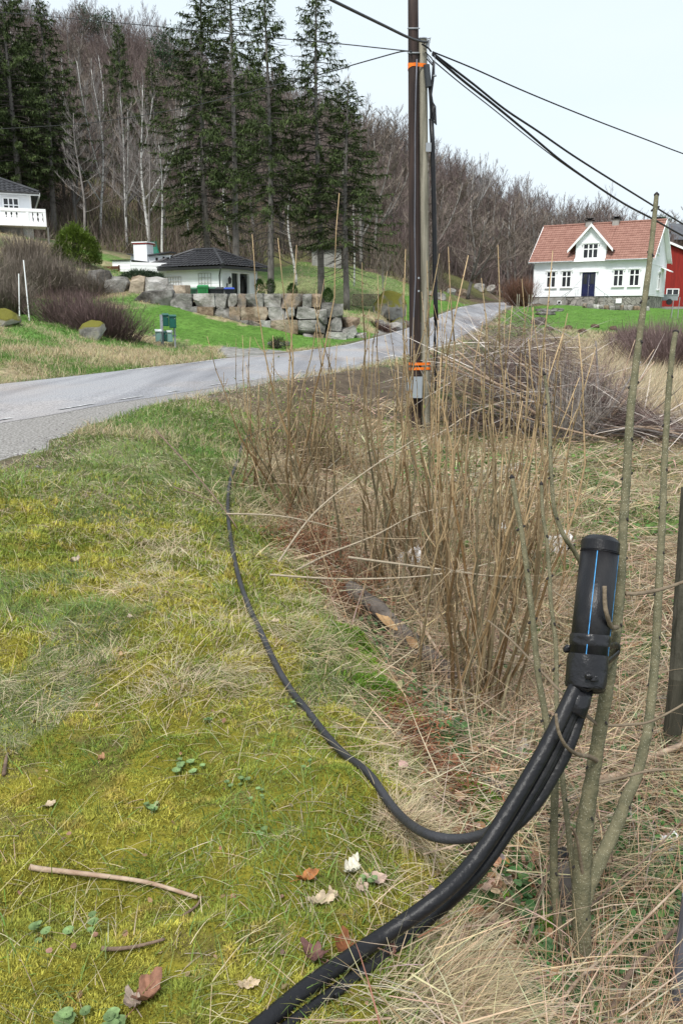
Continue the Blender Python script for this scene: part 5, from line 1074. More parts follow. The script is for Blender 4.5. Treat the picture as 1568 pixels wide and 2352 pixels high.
for k, pts in enumerate([[(968,100),(975,104),(984,110),(990,118)],[(983,110),(985,95),(988,86),(981,88),(980,100),(978,110)],[(972,100),(984,92)],[(974,106),(986,98)],[(976,118),(982,124),(990,132),(994,138)],[(980,125),(985,135),(993,145)],[(978,131),(983,138),(990,146),(994,150)]]):
    mb = MB(); mb.tube([pp(x_, y_, -.12+.02*k) for x_, y_ in pts], .014 if k < 2 else .009, 6); mb.build('pole_top_wire', M_rubber if k % 2 == 0 else M_grey, p2)
mb = MB(); mb.tube([pp(998,126,-.1), pp(998,172,-.1)], .005, 4); mb.lathe(pp(998,176,-.1), [(.0,0),(.03,.01),(.03,.03),(0,.04)], 8); mb.build('hanging_tag', M_grey, p2)
mb = MB(); mb.lathe(top2+[0,0,.0], [(.085,0),(.085,.015),(.0,.02)], 12); mb.build('pole_cap', M_grey, p2)
def strap(py, rise, lab):
    n = 34; P1 = pp(953.5 if py > 500 else 949.7, py); P2 = pp(977 if py > 500 else 971, py, .03); r1, r2 = .112 if py > 500 else .094, .085 if py > 500 else .077; pts = []
    d = np.arctan2(P2[1]-P1[1], P2[0]-P1[0])
    for t in np.linspace(d+PI/2, d+3*PI/2, n//2): pts.append((P1[0]+r1*math.cos(t), P1[1]+r1*math.sin(t), P1[2]))
    for t in np.linspace(d-PI/2, d+PI/2, n//2): pts.append((P2[0]+r2*math.cos(t), P2[1]+r2*math.sin(t), P1[2]))
    pts = np.array(pts+[pts[0]]); ph = np.linspace(0, 2*PI, len(pts)); pts[:, 2] += rise*np.cos(ph); mb = MB(); w = .023; V = np.vstack([pts-[0,0,w], pts+[0,0,w]]); m_ = len(pts)
    V = np.vstack([V, V+np.tile([0,0,0.], (2*m_, 1))*1.0]); c_ = pts[:, :2].mean(0); V[2*m_:, :2] = c_+(V[2*m_:, :2]-c_)*1.02
    mb.add(V, [(i, i+1, m_+i+1, m_+i) for i in range(m_-1)]+[(2*m_+i, 3*m_+i, 3*m_+i+1, 2*m_+i+1) for i in range(m_-1)]+[(i, 2*m_+i, 2*m_+i+1, i+1) for i in range(m_-1)]+[(m_+i, m_+i+1, 3*m_+i+1, 3*m_+i) for i in range(m_-1)])
    mb.build('orange_strap', M_orng, label=lab, cat='strap')
strap(835, .0, 'upper of the two orange straps just above the grey box'); strap(847, -.01, 'orange strap directly above the grey box, the lower one'); strap(148, .02, 'orange strap near the top of both poles, upper turn'); strap(155, -.035, 'slanting orange strap turn just below the upper one near the pole top')
def wire(pts, r_, lab, n=6):
    q = np.array([P(*p) for p in pts]); t = np.linspace(0, len(q)-1, len(q)*6); i = np.minimum(t.astype(int), len(q)-2); f = (t-i)[:, None]
    p0, p1, p2_, p3 = q[np.maximum(i-1, 0)], q[i], q[i+1], q[np.minimum(i+2, len(q)-1)]
    c = .5*((2*p1)+(-p0+p2_)*f+(2*p0-5*p1+4*p2_-p3)*f**2+(-p0+3*p1-3*p2_+p3)*f**3)
    mb = MB(); mb.tube(c, r_, n); mb.build('overhead_wire', M_rubber, smooth=True, label=lab, cat='wire', group='overhead wires at the pole')
def ws(lst, Y0, Y1):
    n = len(lst); x0, x1 = lst[0][0], lst[-1][0]
    return [(a, b_, 1/((1/Y0)+(1/Y1-1/Y0)*(a-x0)/(x1-x0))) for a, b_ in lst]
wire(ws([(993,118),(1084,155),(1184,200),(1284,242),(1384,282),(1484,320),(1568,352),(1700,398)], 15, 20), .012, 'thin topmost wire running right from the pole head to the right edge')
wire(ws([(993,121),(1084,190),(1159,250),(1234,300),(1309,352),(1384,400),(1484,462),(1568,514),(1700,590)], 15, 22), .019, 'upper of the two thick black cables descending right towards the house')
wire(ws([(993,124),(1064,185),(1134,240),(1209,302),(1284,365),(1359,419),(1434,468),(1500,503),(1568,541),(1700,610)], 15, 22), .021, 'lower of the two thick black cables descending right towards the house')
wire(ws([(993,137),(1059,192),(1134,251),(1209,312),(1284,369),(1340,408)], 15, 19.6), .010, 'thin wire joining the lower thick cable from below')
wire(ws([(985,96),(968,94),(940,86),(880,57),(784,10),(700,-32)], 15, 11), .02, 'black cable running up left from the pole head out of the top edge')
wire([(a, b_, 15+(938-a)*.018) for a, b_ in [(945,116),(934,116),(860,108),(784,100),(640,87),(500,74),(300,54),(0,27),(-100,20)]], .011, 'upper left wire crossing in front of the spruces to the left edge')
wire([(a, b_, 15+(938-a)*.022) for a, b_ in [(945,117),(919,118),(860,134),(804,150),(784,157),(625,197),(500,229),(375,256),(200,282),(0,295),(-100,298)]], .011, 'lower left wire sagging in front of the bare birches')

# ------------------------------------------------------------------ cables and the splice sleeve in the foreground
def PD(px, py, t): r_ = ray(px, py); return np.array([0, 0, CAMZ])+r_*t        # t: distance along the view axis
def spl(q, m=8):
    q = np.array(q, float); t = np.linspace(0, len(q)-1, (len(q)-1)*m+1); i = np.minimum(t.astype(int), len(q)-2); f = (t-i)[:, None]
    p0, p1, p2_, p3 = q[np.maximum(i-1, 0)], q[i], q[i+1], q[np.minimum(i+2, len(q)-1)]
    return .5*((2*p1)+(-p0+p2_)*f+(2*p0-5*p1+4*p2_-p3)*f**2+(-p0+3*p1-3*p2_+p3)*f**3)
S0, S1 = PD(1343, 1577, 2.40), PD(1379, 1246, 2.46); ax = S1-S0; Ls = np.linalg.norm(ax)
sl = empty('splice_sleeve', S0, 'black plastic pipe cap closing the upright cable bundle, taped to the sapling', 'cable closure')
M_pipe = mat('black_pipe', (.009,.009,.011), .36, (.03,.028,.028), 5, .12, 90, .28, stretch=(3,3,1), contrast=(.45,.75))
R0 = .0555; mb = MB(); mb.lathe(S0, [(R0, .02), (R0, Ls-.032)], 48, axis=ax); mb.build('pipe', M_pipe, sl, smooth=True)
mb = MB(); mb.lathe(S0, [(R0+.002, Ls-.031), (R0+.002, Ls-.0295), (R0-.001,Ls-.028),(R0+.0005, Ls-.0265), (R0+.0005, Ls+.002), (R0-.004, Ls+.007), (R0-.014, Ls+.016), (R0-.017, Ls+.0175), (.0001, Ls+.0178)], 48, axis=ax)
e = mb.build('end_cap', M_pipe, sl)
M_strp = mat('blue_stripe', (.06,.30,.62), .6, (.03,.16,.36), 40, contrast=(.4,.62)); axn = unit(ax); vx = unit(np.cross(axn, [0, -1, 0])); vy = np.cross(axn, vx)
if vy[1] > 0: vy = -vy
xr = unit(np.cross(vy, axn)); xr = xr if xr[0] > 0 else -xr
def ringpt(a, h, r_): return S0+axn*h+r_*(xr*math.sin(a)+vy*math.cos(a))     # a = 0 faces the camera, + to the right
for a in (-.46, .98):
    mb = MB(); da = .022; V = []
    for h in np.linspace(.075, Ls-.033, 8): V += [ringpt(a-da, h, R0+.0003), ringpt(a-da, h, R0+.0009), ringpt(a+da, h, R0+.0009), ringpt(a+da, h, R0+.0003)]
    mb.add(V, [(i*4+j, i*4+j+1, i*4+j+5, i*4+j+4) for i in range(7) for j in range(3)]); mb.build('blue_stripe', M_strp, sl)
M_tape = mat('black_tape', (.012,.012,.014), .30, (.02,.02,.023), 14, .45, 22, .3)
def band(h0, h1, r_, tilt=0, seed=0, nm='tape'):
    mb = MB(); n = 64; rows_ = 6; V = []; F = []
    for j in range(rows_+1):
        h = h0+(h1-h0)*j/rows_
        for k in range(n):
            a = 2*PI*k/n; rr = r_+.0018*(vnoise([a*3+seed], [j*.9])[0]-.3)+.001*math.sin(a*5+j); V.append(ringpt(a, h+tilt*math.sin(a), rr if 0 < j < rows_ else r_-.002))
    for j in range(rows_): F += [(j*n+k, j*n+(k+1) % n, (j+1)*n+(k+1) % n, (j+1)*n+k) for k in range(n)]
    mb.add(V, F); return mb.build(nm, M_tape, sl, smooth=True)
band(.118, .152, R0+.0022, .004, 3); band(.0, .094, R0+.0028, .003, 5, 'heat_shrink_sleeve')
mb = MB(); V = []; n = 40                                   # ragged closed foot of the sleeve
for j, (h, k_) in enumerate(((.001, 1.04), (-.006, .96), (-.010, .7), (-.012, .3))):
    for k in range(n): a = 2*PI*k/n; V.append(ringpt(a, h+.004*math.sin(3*a)+.003*math.sin(7*a), (R0+.001)*k_))
mb.add(V, [(j*n+k, j*n+(k+1) % n, (j+1)*n+(k+1) % n, (j+1)*n+k) for j in range(3) for k in range(n)]+[tuple(range(3*n, 4*n))]); mb.build('sleeve_foot', M_tape, sl, smooth=True)
for k, (px, py) in enumerate(((1352,1553),(1366,1560))): mb = MB(); q = PD(px, py, 2.335); mb.rock(q, (.022,.012,.020), .3*k, 5+k, .4, 7, .3); mb.build('tape_fold', M_tape, sl, smooth=True)
mb = MB(); q = PD(1303, 1490, 2.44); mb.rock(q, (.024,.02,.022), .3, 3, .6, 6, .3); mb.build('tape_end', M_tape, sl)
mb = MB(); W = [PD(*p) for p in [(1330,1492,2.385),(1380,1493,2.40),(1412,1482,2.50),(1424,1494,2.54),(1400,1518,2.47),(1378,1530,2.40),(1350,1538,2.385)]]; W = spl(W, 6); w_ = np.linspace(.010, .009, len(W)); V = []
for i_, p in enumerate(W): V += [p+axn*w_[i_], p-axn*w_[i_]-[0,.0,.0], p-axn*w_[i_]+[.0,.002,0], p+axn*w_[i_]+[.0,.002,0]]
mb.add(V, [(i_*4+j, i_*4+(j+1) % 4, i_*4+4+(j+1) % 4, i_*4+4+j) for i_ in range(len(W)-1) for j in range(4)]); mb.build('tape_tail', M_tape, sl, smooth=True)

bd = empty('cable_bundle', PZ(884, 2155, .03), 'thick black duct with thinner ducts curving from the moss up into the pipe cap', 'cable')
def GD(px, py, up): q = G(px, py, .8, 6); q[2] = hz(q[0], q[1])+up; return q
front = [GD(500,2440,.03), GD(620,2345,.032), GD(720,2268,.034), GD(809,2203,.036), GD(884,2152,.036), PD(957,2104,2.13), PD(1019,2054,2.17), PD(1064,2015,2.22), PD(1114,1950,2.25), PD(1154,1885,2.27), PD(1199,1810,2.30), PD(1234,1755,2.32), PD(1276,1675,2.34), PD(1312,1600,2.37), PD(1330,1560,2.39)]
def relax(q, it, up):
    c = spl(q, 10)
    for _ in range(it): c[1:-1] = (c[:-2]+2*c[1:-1]+c[2:])/4
    for p in c:
        if p[1] < 2.05: p[2] = max(p[2], hz(p[0], p[1])+up)
    for _ in range(30): c[1:-1] = (c[:-2]+2*c[1:-1]+c[2:])/4
    return c
mb = MB(); c = relax(front, 160, .016); mb.tube(c, .0212, 18); mb.build('thick_duct', M_rubber, bd, smooth=True)
second = [GD(560,2440,.012), GD(660,2352,.012), GD(755,2285,.012), GD(838,2225,.014), GD(910,2172,.016), GD(980,2118,.025), PD(1036,2075,2.22), PD(1082,2032,2.25), PD(1132,1968,2.28), PD(1172,1905,2.30), PD(1215,1830,2.33), PD(1250,1778,2.34), PD(1292,1695,2.36), PD(1330,1605,2.39), PD(1340,1560,2.41)]
mb = MB(); mb.tube(relax(second, 160, .008), .0135, 12); mb.build('thin_duct', M_rubber, bd, smooth=True)
third = [p+[.012, .004, -.002] for p in second[2:]]; mb = MB(); mb.tube(relax(third, 160, .006), .009, 10); mb.build('thin_duct', M_rubber, bd, smooth=True)
rear = [PD(1120,1945,2.30), PD(1164,1908,2.32), PD(1199,1878,2.34), PD(1234,1838,2.36), PD(1264,1790,2.37), PD(1297,1730,2.38), PD(1322,1665,2.40), PD(1340,1600,2.42), PD(1348,1560,2.43)]
mb = MB(); mb.tube(spl(rear), .0200, 16); mb.build('rear_duct', M_rubber, bd, smooth=True)
mb = MB(); q = [PD(1312,1600,2.375), PD(1338,1604,2.40), PD(1305,1648,2.37)]; mb.tube([PD(1333,1585,2.40), PD(1327,1610,2.385), PD(1316,1640,2.375)], .036, 14); mb.build('wrapped_tape', M_tape, bd, smooth=True)
# single cable lying on the ground
gc = [(1135,1904,2.31),(1109,1919,2.34),(1064,1930,2.38),(1009,1927,2.42),(964,1913,2.46)]; base = [PD(*q) for q in gc]
for px, py in CABLE_PX[::-1][1:]: q = PZ(px, py, 0); r_ = G(px, py, 2.0, 16); base.append(np.array([r_[0], r_[1], hz(r_[0], r_[1])+.012]))
BUND_Y = np.array([p[1] for p in front]); BUND_X = np.array([p[0] for p in front]); _q = np.argsort(BUND_Y); BUND_Y, BUND_X = BUND_Y[_q], BUND_X[_q]
base += [base[-1]+[.25,.55,-.05], base[-1]+[.6,1.4,-.15], base[-1]+[1.4,2.4,-.3]]
base = spl(base, 10)
for i_ in range(40, len(base)): base[i_][2] = max(base[i_][2], hz(base[i_][0], base[i_][1])+.018)
sm = base.copy()
for _ in range(60): sm[1:-1] = (sm[:-2]+2*sm[1:-1]+sm[2:])/4
for i_ in range(40, len(sm)): sm[i_][2] = max(sm[i_][2], hz(sm[i_][0], sm[i_][1])+.016)
for _ in range(10): sm[1:-1] = (sm[:-2]+2*sm[1:-1]+sm[2:])/4
mb = MB(); mb.tube(sm, .0150, 14); CABLINE = sm
mb.build('ground_cable', mat('dusty_black_duct', (.020,.020,.023), .45, (.05,.05,.056), 3, .2, 60, .45, contrast=(.4,.8)), smooth=True, label='long thin black cable winding over the moss towards the road', cat='cable')

# ------------------------------------------------------------------ saplings
M_ash = mat('olive_bark', (.155,.14,.085), .8, (.105,.10,.06), 26, .35, 90, .2, contrast=(.4,.62))
def _lent(m, sc):
    n = m.node_tree; b_ = n.nodes['Principled BSDF']; src_ = b_.inputs['Base Color'].links[0].from_socket; v_ = n.nodes.new('ShaderNodeTexVoronoi'); v_.inputs['Scale'].default_value = sc
    t_ = n.nodes.new('ShaderNodeTexCoord'); mp_ = n.nodes.new('ShaderNodeMapping'); mp_.inputs['Scale'].default_value = (1, 1, .6); n.links.new(t_.outputs['Object'], mp_.inputs[0]); n.links.new(mp_.outputs[0], v_.inputs['Vector'])
    r_ = ramp(n, [(.13, (1,1,1)), (.2, (0,0,0))]); n.links.new(v_.outputs['Distance'], r_.inputs[0]); mx_ = n.nodes.new('ShaderNodeMix'); mx_.data_type = 'RGBA'; mx_.inputs[7].default_value = (.42,.40,.31,1)
    n.links.new(r_.outputs[0], mx_.inputs[0]); n.links.new(src_, mx_.inputs[6]); n.links.new(mx_.outputs[2], b_.inputs['Base Color'])
_lent(M_ash, 200)
M_ashtop = mat('tan_bark', (.21,.165,.115), .8, (.15,.115,.08), 20, .35, 80, .2)
M_bud = mat('black_bud', (.022,.018,.017), .7)
def sapling(base, lab, stems, name='ash_sapling', group=None, m_=None):
    t = empty(name, base, lab, 'sapling', group)
    for pts, rad, nm in stems:
        q = np.array([PD(*p) for p in pts]); c = spl(q, 6); rr = np.interp(np.linspace(0, 1, len(c)), np.linspace(0, 1, len(rad)), rad); rr = rr*(1+.05*np.sin(np.arange(len(c))*1.7))
        mb = MB(); mb.tube(c, rr, 14 if rad[0] > .01 else 8); s_ = mb.build(nm, m_ or (M_ash if rad[0] > .0095 else M_ashtop), t, smooth=True)
        if nm in ('trunk', 'stem'):
            mb = MB(); L_ = np.cumsum(np.r_[0, np.linalg.norm(np.diff(c, axis=0), axis=1)]); d = .25; k = 0
            while d < L_[-1]-.04:
                i_ = int(np.argmin(abs(L_-d))); a = (k % 2)*PI/2+.3
                for sg in (-1, 1): o = sg*np.array([math.cos(a), math.sin(a), .5]); mb.tube([c[i_]+o*rr[i_]*.7, c[i_]+o*(rr[i_]+.007)], [.0055, .003], 6)
                d += .13+.05*random.random(); k += 1
            if d > .3: mb.build('buds', M_bud, s_, kind='stuff')
            if nm != 'trunk' or True: mb = MB(); e_ = unit(c[-1]-c[-4]); mb.tube([c[-1]-e_*.002, c[-1]+e_*.006, c[-1]+e_*.016], [rr[-1]*.95, rr[-1]*1.3, .002], 8); mb.build('end_bud', M_bud, s_)
    return t
tb = PD(1329, 2300, 2.72)
sapling(tb, 'main ash sapling holding the taped pipe cap, forked near its foot', [
 ([(1322,2330,2.73),(1329,2285,2.70),(1336,2190,2.68),(1334,2065,2.66),(1339,1940,2.64),(1348,1860,2.62),(1359,1790,2.60),(1379,1665,2.57),(1397,1560,2.55),(1407,1490,2.55),(1416,1438,2.54),(1424,1338,2.54),(1429,1239,2.54),(1437,1120,2.55),(1447,950,2.57),(1456,870,2.6),(1470,760,2.62),(1489,620,2.66),(1500,520,2.70),(1507,450,2.73)], [.040,.032,.030,.028,.0235,.0205,.018,.0165,.0145,.013,.012,.010,.0085,.0075], 'trunk'),
 ([(1336,2110,2.66),(1352,2040,2.68),(1374,1985,2.70),(1414,1900,2.74),(1440,1830,2.76),(1459,1790,2.78),(1480,1710,2.80),(1489,1665,2.82),(1504,1515,2.86),(1510,1400,2.88),(1516,1280,2.9),(1521,1180,2.92),(1526,1050,2.95),(1535,900,2.98),(1545,800,3.0),(1551,765,3.02)], [.019,.023,.021,.018,.0165,.0145,.013,.0115,.010,.009], 'stem'),
 ([(1436,1363,2.54),(1460,1364,2.55),(1500,1358,2.58),(1540,1347,2.6),(1600,1325,2.62)], [.007,.006,.005], 'branch'),
 ([(1416,1441,2.50),(1404,1441,2.40),(1395,1418,2.352),(1389,1390,2.345),(1388,1346,2.345)], [.008,.0065,.0062], 'branch'),
 ([(1371,1748,2.58),(1350,1738,2.5),(1325,1733,2.42),(1300,1715,2.30),(1282,1680,2.26),(1276,1640,2.25)], [.0085,.0065,.005,.0045], 'branch'),
 ([(1372,1665,2.56),(1340,1638,2.58),(1296,1598,2.62),(1240,1540,2.66),(1176,1473,2.7),(1120,1425,2.74)], [.006,.005,.003], 'branch'),
 ([(1398,1540,2.55),(1378,1560,2.5),(1372,1566,2.45)], [.006,.0035], 'branch'),
 ([(1339,1790+230,2.64),(1325,1930,2.56),(1310,1900,2.5)], [.006,.003], 'branch'),
 ([(1376,1668,2.58),(1440,1665,2.62),(1500,1655,2.66),(1600,1600,2.7)], [.005,.0045,.003], 'branch'),
 ([(1363,1830-30,2.6),(1420,1788,2.62),(1500,1770,2.66),(1600,1768,2.7)], [.005,.0045,.003], 'branch')])
sapling(PD(1306, 2225, 2.72), 'slim ash sapling left of the main trunk with its tip near the hazel stems', [([(1308,2235,2.74),(1290,2170,2.72),(1276,2080,2.70),(1271,1980,2.68),(1272,1880,2.66),(1273,1790,2.64),(1262,1710,2.64),(1251,1638,2.64),(1236,1551,2.66),(1223,1426,2.68),(1213,1338,2.7),(1200,1240,2.72),(1187,1165,2.74),(1176,1100,2.76)], [.014,.0145,.013,.012,.0105,.0095,.0085,.007], 'stem')])
sapling(PD(1330, 2110, 2.74), 'pale slim sapling rising behind the cable bundle to a thin tip', [([(1330,2130,2.76),(1322,2050,2.78),(1314,1990,2.78),(1303,1890,2.80),(1294,1815,2.82),(1283,1700,2.84),(1278,1626,2.86),(1276,1488,2.9),(1264,1380,2.92),(1262,1326,2.94),(1255,1240,2.96),(1246,1180,2.98),(1243,1115,3.0)], [.011,.010,.008,.007,.0055], 'stem')])
sapling(G(1345, 1500), 'thin arching stem that passes behind the pipe cap', [([(1345,1520,3.6),(1345,1400,3.55),(1338,1310,3.5),(1318,1266,3.45),(1299,1239,3.4),(1284,1206,3.4),(1271,1160,3.4),(1264,1060,3.4),(1262,960,3.45),(1256,900,3.5),(1250,862,3.5)], [.011,.010,.008,.006], 'stem')])
# post at the right edge
M_post = mat('mossy_old_post', (.07,.065,.05), .95, (.035,.034,.025), 6, .6, 30, .1, stretch=(3,3,.3))
a, b = PD(1582, 1120, 4.4), PD(1556, 1560, 4.3); mb = MB(); mb.tube([b-[0,0,.3], b, (a+b)/2, a], [.048,.046,.044,.042], 9); mb.build('fence_post', M_post, label='dark mossy wooden post leaning at the right edge behind the sapling', cat='post')
a, b = PD(1584, 2060, 2.6), PD(1568, 2190, 2.65); mb = MB(); mb.tube([b-[0,0,.25], b, a], [.026,.026,.024], 10); mb.build('fence_post', M_cablegrey, label='short dark grey stub standing at the right edge in the ivy', cat='post')

# ------------------------------------------------------------------ hazel coppice
M_hz = tint_mat('hazel_bark', .8, 0, 30, .75, 1.2, .3, 60)
HZ = {}
def hazel(key, px, py, lab):
    b = G(px, py, 2.5, 14); HZ[key] = (empty('hazel_shrub', b, lab, 'shrub', 'coppiced hazel shrubs in the ditch'), b, px)
hazel('A', 1092, 1655, 'hazel shrub nearest the cable bundle, many tan shoots fanning from one stool')
hazel('B', 1010, 1430, 'hazel shrub right behind the rotten log end')
hazel('C', 868, 1375, 'hazel shrub growing at the upper end of the rotten log')
hazel('D', 690, 1195, 'hazel shrub beside the dead brown ferns, left of the others')
hazel('E', 585, 1130, 'small hazel shrub at the bank edge where the cable bends')
hazel('F', 1160, 1400, 'hazel shrub to the right of the others, in front of the brush pile')
hazel('G', 800, 1100, 'hazel shrub furthest back, in front of the two poles')
hazel('H', 935, 1290, 'thin hazel shrub in the middle of the thicket, behind the rotten log')
hazel('I', 1085, 1240, 'hazel shrub behind the nearest stool, in line with the grey pole')
hazel('J', 1240, 1330, 'hazel shrub furthest right, left of the pipe cap')
R3 = random.Random(21)
def stem(key, tx, ty, r0=.009, dY=None, sub=6, bow=None, curve=None):
    t, b, px = HZ[key]; Yb = b[1]; s = np.array([R3.gauss(0, .15), R3.gauss(0, .15), 0]); B0 = b+s; B0[2] = hz(B0[0], B0[1])-.03
    Yt = Yb+(R3.uniform(-.35, .45) if dY is None else dY); T_ = P(tx, ty, Yt); n = 11; tt = np.linspace(0, 1, n)
    bw = R3.uniform(-.06, .26) if bow is None else bow; side = unit([T_[0]-B0[0]+1e-3, (T_[1]-B0[1])]); Lh = np.linalg.norm(T_-B0)
    c = B0+(T_-B0)*tt[:, None]; c[:, :2] += side*(bw*Lh*np.sin(PI*tt)*.35)[:, None]; c += np.column_stack([np.cumsum([R3.gauss(0, .010) for _ in tt])*Lh, np.cumsum([R3.gauss(0, .010) for _ in tt])*Lh, np.zeros(n)])*np.sin(PI*tt)[:, None]
    rr = r0*(1-.78*tt**1.1); mb = MB(); w = R3.random(); lo = np.array([.18,.105,.045])*(1-w)+np.array([.19,.165,.10])*w; hi = np.array([.46,.33,.19])*(1-w)+np.array([.38,.28,.155])*w; g = R3.uniform(.6, 1.2)
    mb.col = lo*g; m1 = 5; mb.tube(c[:m1+1], rr[:m1+1], 6, cap=False); mb.col = (lo*.35+hi*.65)*g; mb.tube(c[m1:m1+4], rr[m1:m1+4], 6, cap=False); mb.col = hi*g; mb.tube(c[m1+3:], rr[m1+3:], 6)
    d = .2+.1*R3.random(); k = 0
    while d < .98:                                         # nodes with buds
        i_ = min(int(d*(n-1)), n-2); f = d*(n-1)-i_; p = c[i_]*(1-f)+c[i_+1]*f; r_ = rr[i_]*(1-f)+rr[i_+1]*f; a = k*PI+R3.uniform(-.6, .6); o = np.array([math.cos(a), math.sin(a)*.6, .9]); mb.col = np.array([.15,.085,.045]); mb.tube([p+o*r_*.4*[1,1,.1], p+o*(r_*.5+.007)], [.0042, .0018], 4, cap=False); d += R3.uniform(.05, .09)/Lh*1.6; k += 1
    for j in range(R3.randint(0, sub)):
        d = R3.uniform(.25, .85); i_ = int(d*(n-1)); p = c[i_]; a = R3.random()*6.28; l_ = R3.uniform(.12, .5)*(1.1-d); e = R3.uniform(.7, 1.2); q = [p, p+perp(a, e)*l_*.5, p+perp(a, e+.15)*l_]; mb.col = hi*.85*g; mb.tube(q, [rr[i_]*.5, .0028, .0016], 4, cap=False)
    mb.build('stem', M_hz, t, smooth=True)
tops = [(579,537,'D'),(638,546,'D'),(681,562,'D'),(779,443,'D'),(831,602,'C'),(867,630,'C'),(889,622,'C'),(925,638,'B'),(931,572,'B'),(980,598,'B'),(1009,582,'B'),(1029,566,'A'),(1075,586,'A'),(1143,562,'A'),(1105,638,'A'),(1147,670,'F'),(1033,678,'B'),(1161,695,'F'),(1176,701,'F'),(1269,575,'A'),(1303,719,'A'),(1213,698,'F'),(1224,704,'F'),(1368,797,'A'),(745,640,'D'),(721,700,'C'),(1198,640,'F')]
for tx, ty, k in tops: stem(k, tx, ty, .0105 if ty < 620 else .009, bow=.06)
for k, n_, x0, x1, y0, y1 in (('H',17,840,1080,660,1060),('I',17,980,1230,680,1060),('J',9,1130,1380,800,1180),('A',23,960,1330,700,1150),('B',17,900,1120,700,1150),('C',9,720,960,740,1120),('D',18,540,800,640,1040),('E',12,470,690,760,1010),('F',19,1060,1330,740,1180),('G',10,690,960,720,980)):
    for j in range(n_): stem(k, R3.uniform(x0, x1), R3.uniform(y0, y1), R3.uniform(.0055, .0115))
# loose thin canes of bramble and dead stalks among them: nobody could count these
N = 2000; bx = []
cen = np.array([v[1][:2] for v in HZ.values()]); i = RNG.integers(0, len(cen), N); xy = cen[i]+RNG.normal(0, 1, (N, 2))*[.42, .55]; k = (xy[:, 0] > edge_x(xy[:, 1])-.02) & (xy[:, 1] > 3.6); xy = xy[k]; N = len(xy)
B = np.column_stack([xy, H(xy[:, 0], xy[:, 1])-.02]); w = RNG.random((N, 1)); C = (np.array([.22,.14,.07])*(1-w)+np.array([.40,.31,.2])*w)*RNG.uniform(.6, 1.1, (N, 1))
L_ = RNG.uniform(.25, 1.25, N); V = blades(B, RNG.random(N)*6.28, RNG.uniform(.7, 1.5, N), L_, RNG.uniform(.0025, .006, N), RNG.uniform(-.2, .8, N), C, 4)
N2 = 1300; i = RNG.integers(0, len(cen), N2); xy = cen[i]+RNG.normal(0, 1, (N2, 2))*[.5, .6]; xy = xy[xy[:, 0] > edge_x(xy[:, 1])+.05]; n2_ = len(xy); B2 = np.column_stack([xy, H(xy[:, 0], xy[:, 1])+RNG.uniform(.03, .9, n2_)**1.0])
V2 = blades(B2, RNG.random(n2_)*6.28, RNG.uniform(-.7, .9, n2_), RNG.uniform(.2, .9, n2_), RNG.uniform(.002, .005, n2_), RNG.uniform(-.4, .9, n2_), np.tile([.34,.26,.17], (n2_, 1))*RNG.uniform(.5, 1.25, (n2_, 1)), 4)
stuff_mesh('dead_stalks', [V, V2], M_hz, kind='stuff', label='thin dead stalks and twigs between the hazel stems', cat='stalks')
# arching canes crossing the hazels
for k, pts in enumerate([[(680,1310),(760,1270),(860,1230),(960,1180),(1060,1160)],[(520,1180),(640,1185),(760,1210),(860,1250)],[(640,1290),(720,1180),(830,1090),(950,1010)],[(800,1280),(950,1300),(1100,1320),(1260,1350),(1420,1500)],[(870,1060),(1000,1000),(1080,950),(1160,920)],[(620,1320),(800,1330),(1000,1320),(1180,1280)]]):
    Y = 4.6 if k != 3 else 3.6; Y = [5.2,5.6,5.0,4.2,6.0,4.8][k]; mb = MB(); mb.col = np.array([.42,.35,.26])*.9; mb.tube(spl([P(x_, y_, Y+.1*j) for j, (x_, y_) in enumerate(pts)], 6), np.linspace(.007, .003, len(pts)*6-5), 6)
    mb.build('bent_cane', M_hz, label=['pale bent cane crossing low over the dead ferns','dry cane leaning from the cable bend into the hazels','cane slanting up right through the left hazels','long thin fallen cane reaching from the hazels to the pipe cap','pale cane rising towards the grey pole foot','horizontal cane in front of the hazel stools'][k], cat='cane')

# ------------------------------------------------------------------ log, sticks, brush pile
M_bark = mat('flaking_bark', (.15,.13,.115), .95, (.075,.062,.055), 9, .9, 25, .1, stretch=(1,1,1))
M_wood2 = mat('bare_rotten_wood', (.42,.27,.14), .85, (.27,.16,.08), 8, .4, 30)
a, b = G(812, 1395, 2.5, 9)+[0,0,.10], G(1040, 1575, 2.5, 9)+[0,0,.07]; lg_a, lg_b = a.copy(), b.copy(); lg = empty('rotten_log', (a+b)/2-[0,0,.05], 'rotten log with flaking grey bark lying below the hazel stools', 'log')
pts = spl([a+(b-a)*t+np.array([0,0,.02*math.sin(t*7)]) for t in np.linspace(-.06, 1.04, 7)], 5); rr = .052*(1+.10*np.sin(np.arange(len(pts))*.9)+.05*np.sin(np.arange(len(pts))*2.3)); mb = MB(); mb.tube(pts, rr, 18); mb.build('bark', M_bark, lg, smooth=True)
u_ = unit(b-a); 
for t0, t1 in ((.28, .52), (.60, .72)):
    mb = MB(); nn = 9; V = []
    for i_ in range(nn):
        t = t0+(t1-t0)*i_/(nn-1); c_ = a+(b-a)*t; wid = .9*math.sin(PI*(i_+.6)/(nn+.2)); s_ = unit(np.cross(u_, [0,0,1]))
        if s_[1] > 0: s_ = -s_
        for j in range(5): an = (.25+wid*(j-2)/4*1.1); V.append(c_+s_*math.cos(an+.35)*.0585+np.array([0,0,1])*math.sin(an+.35)*.0585)
    mb.add(V, [(i_*5+j, i_*5+j+1, i_*5+j+6, i_*5+j+5) for i_ in range(nn-1) for j in range(4)]); mb.build('bare_wood', M_wood2, lg, smooth=True)
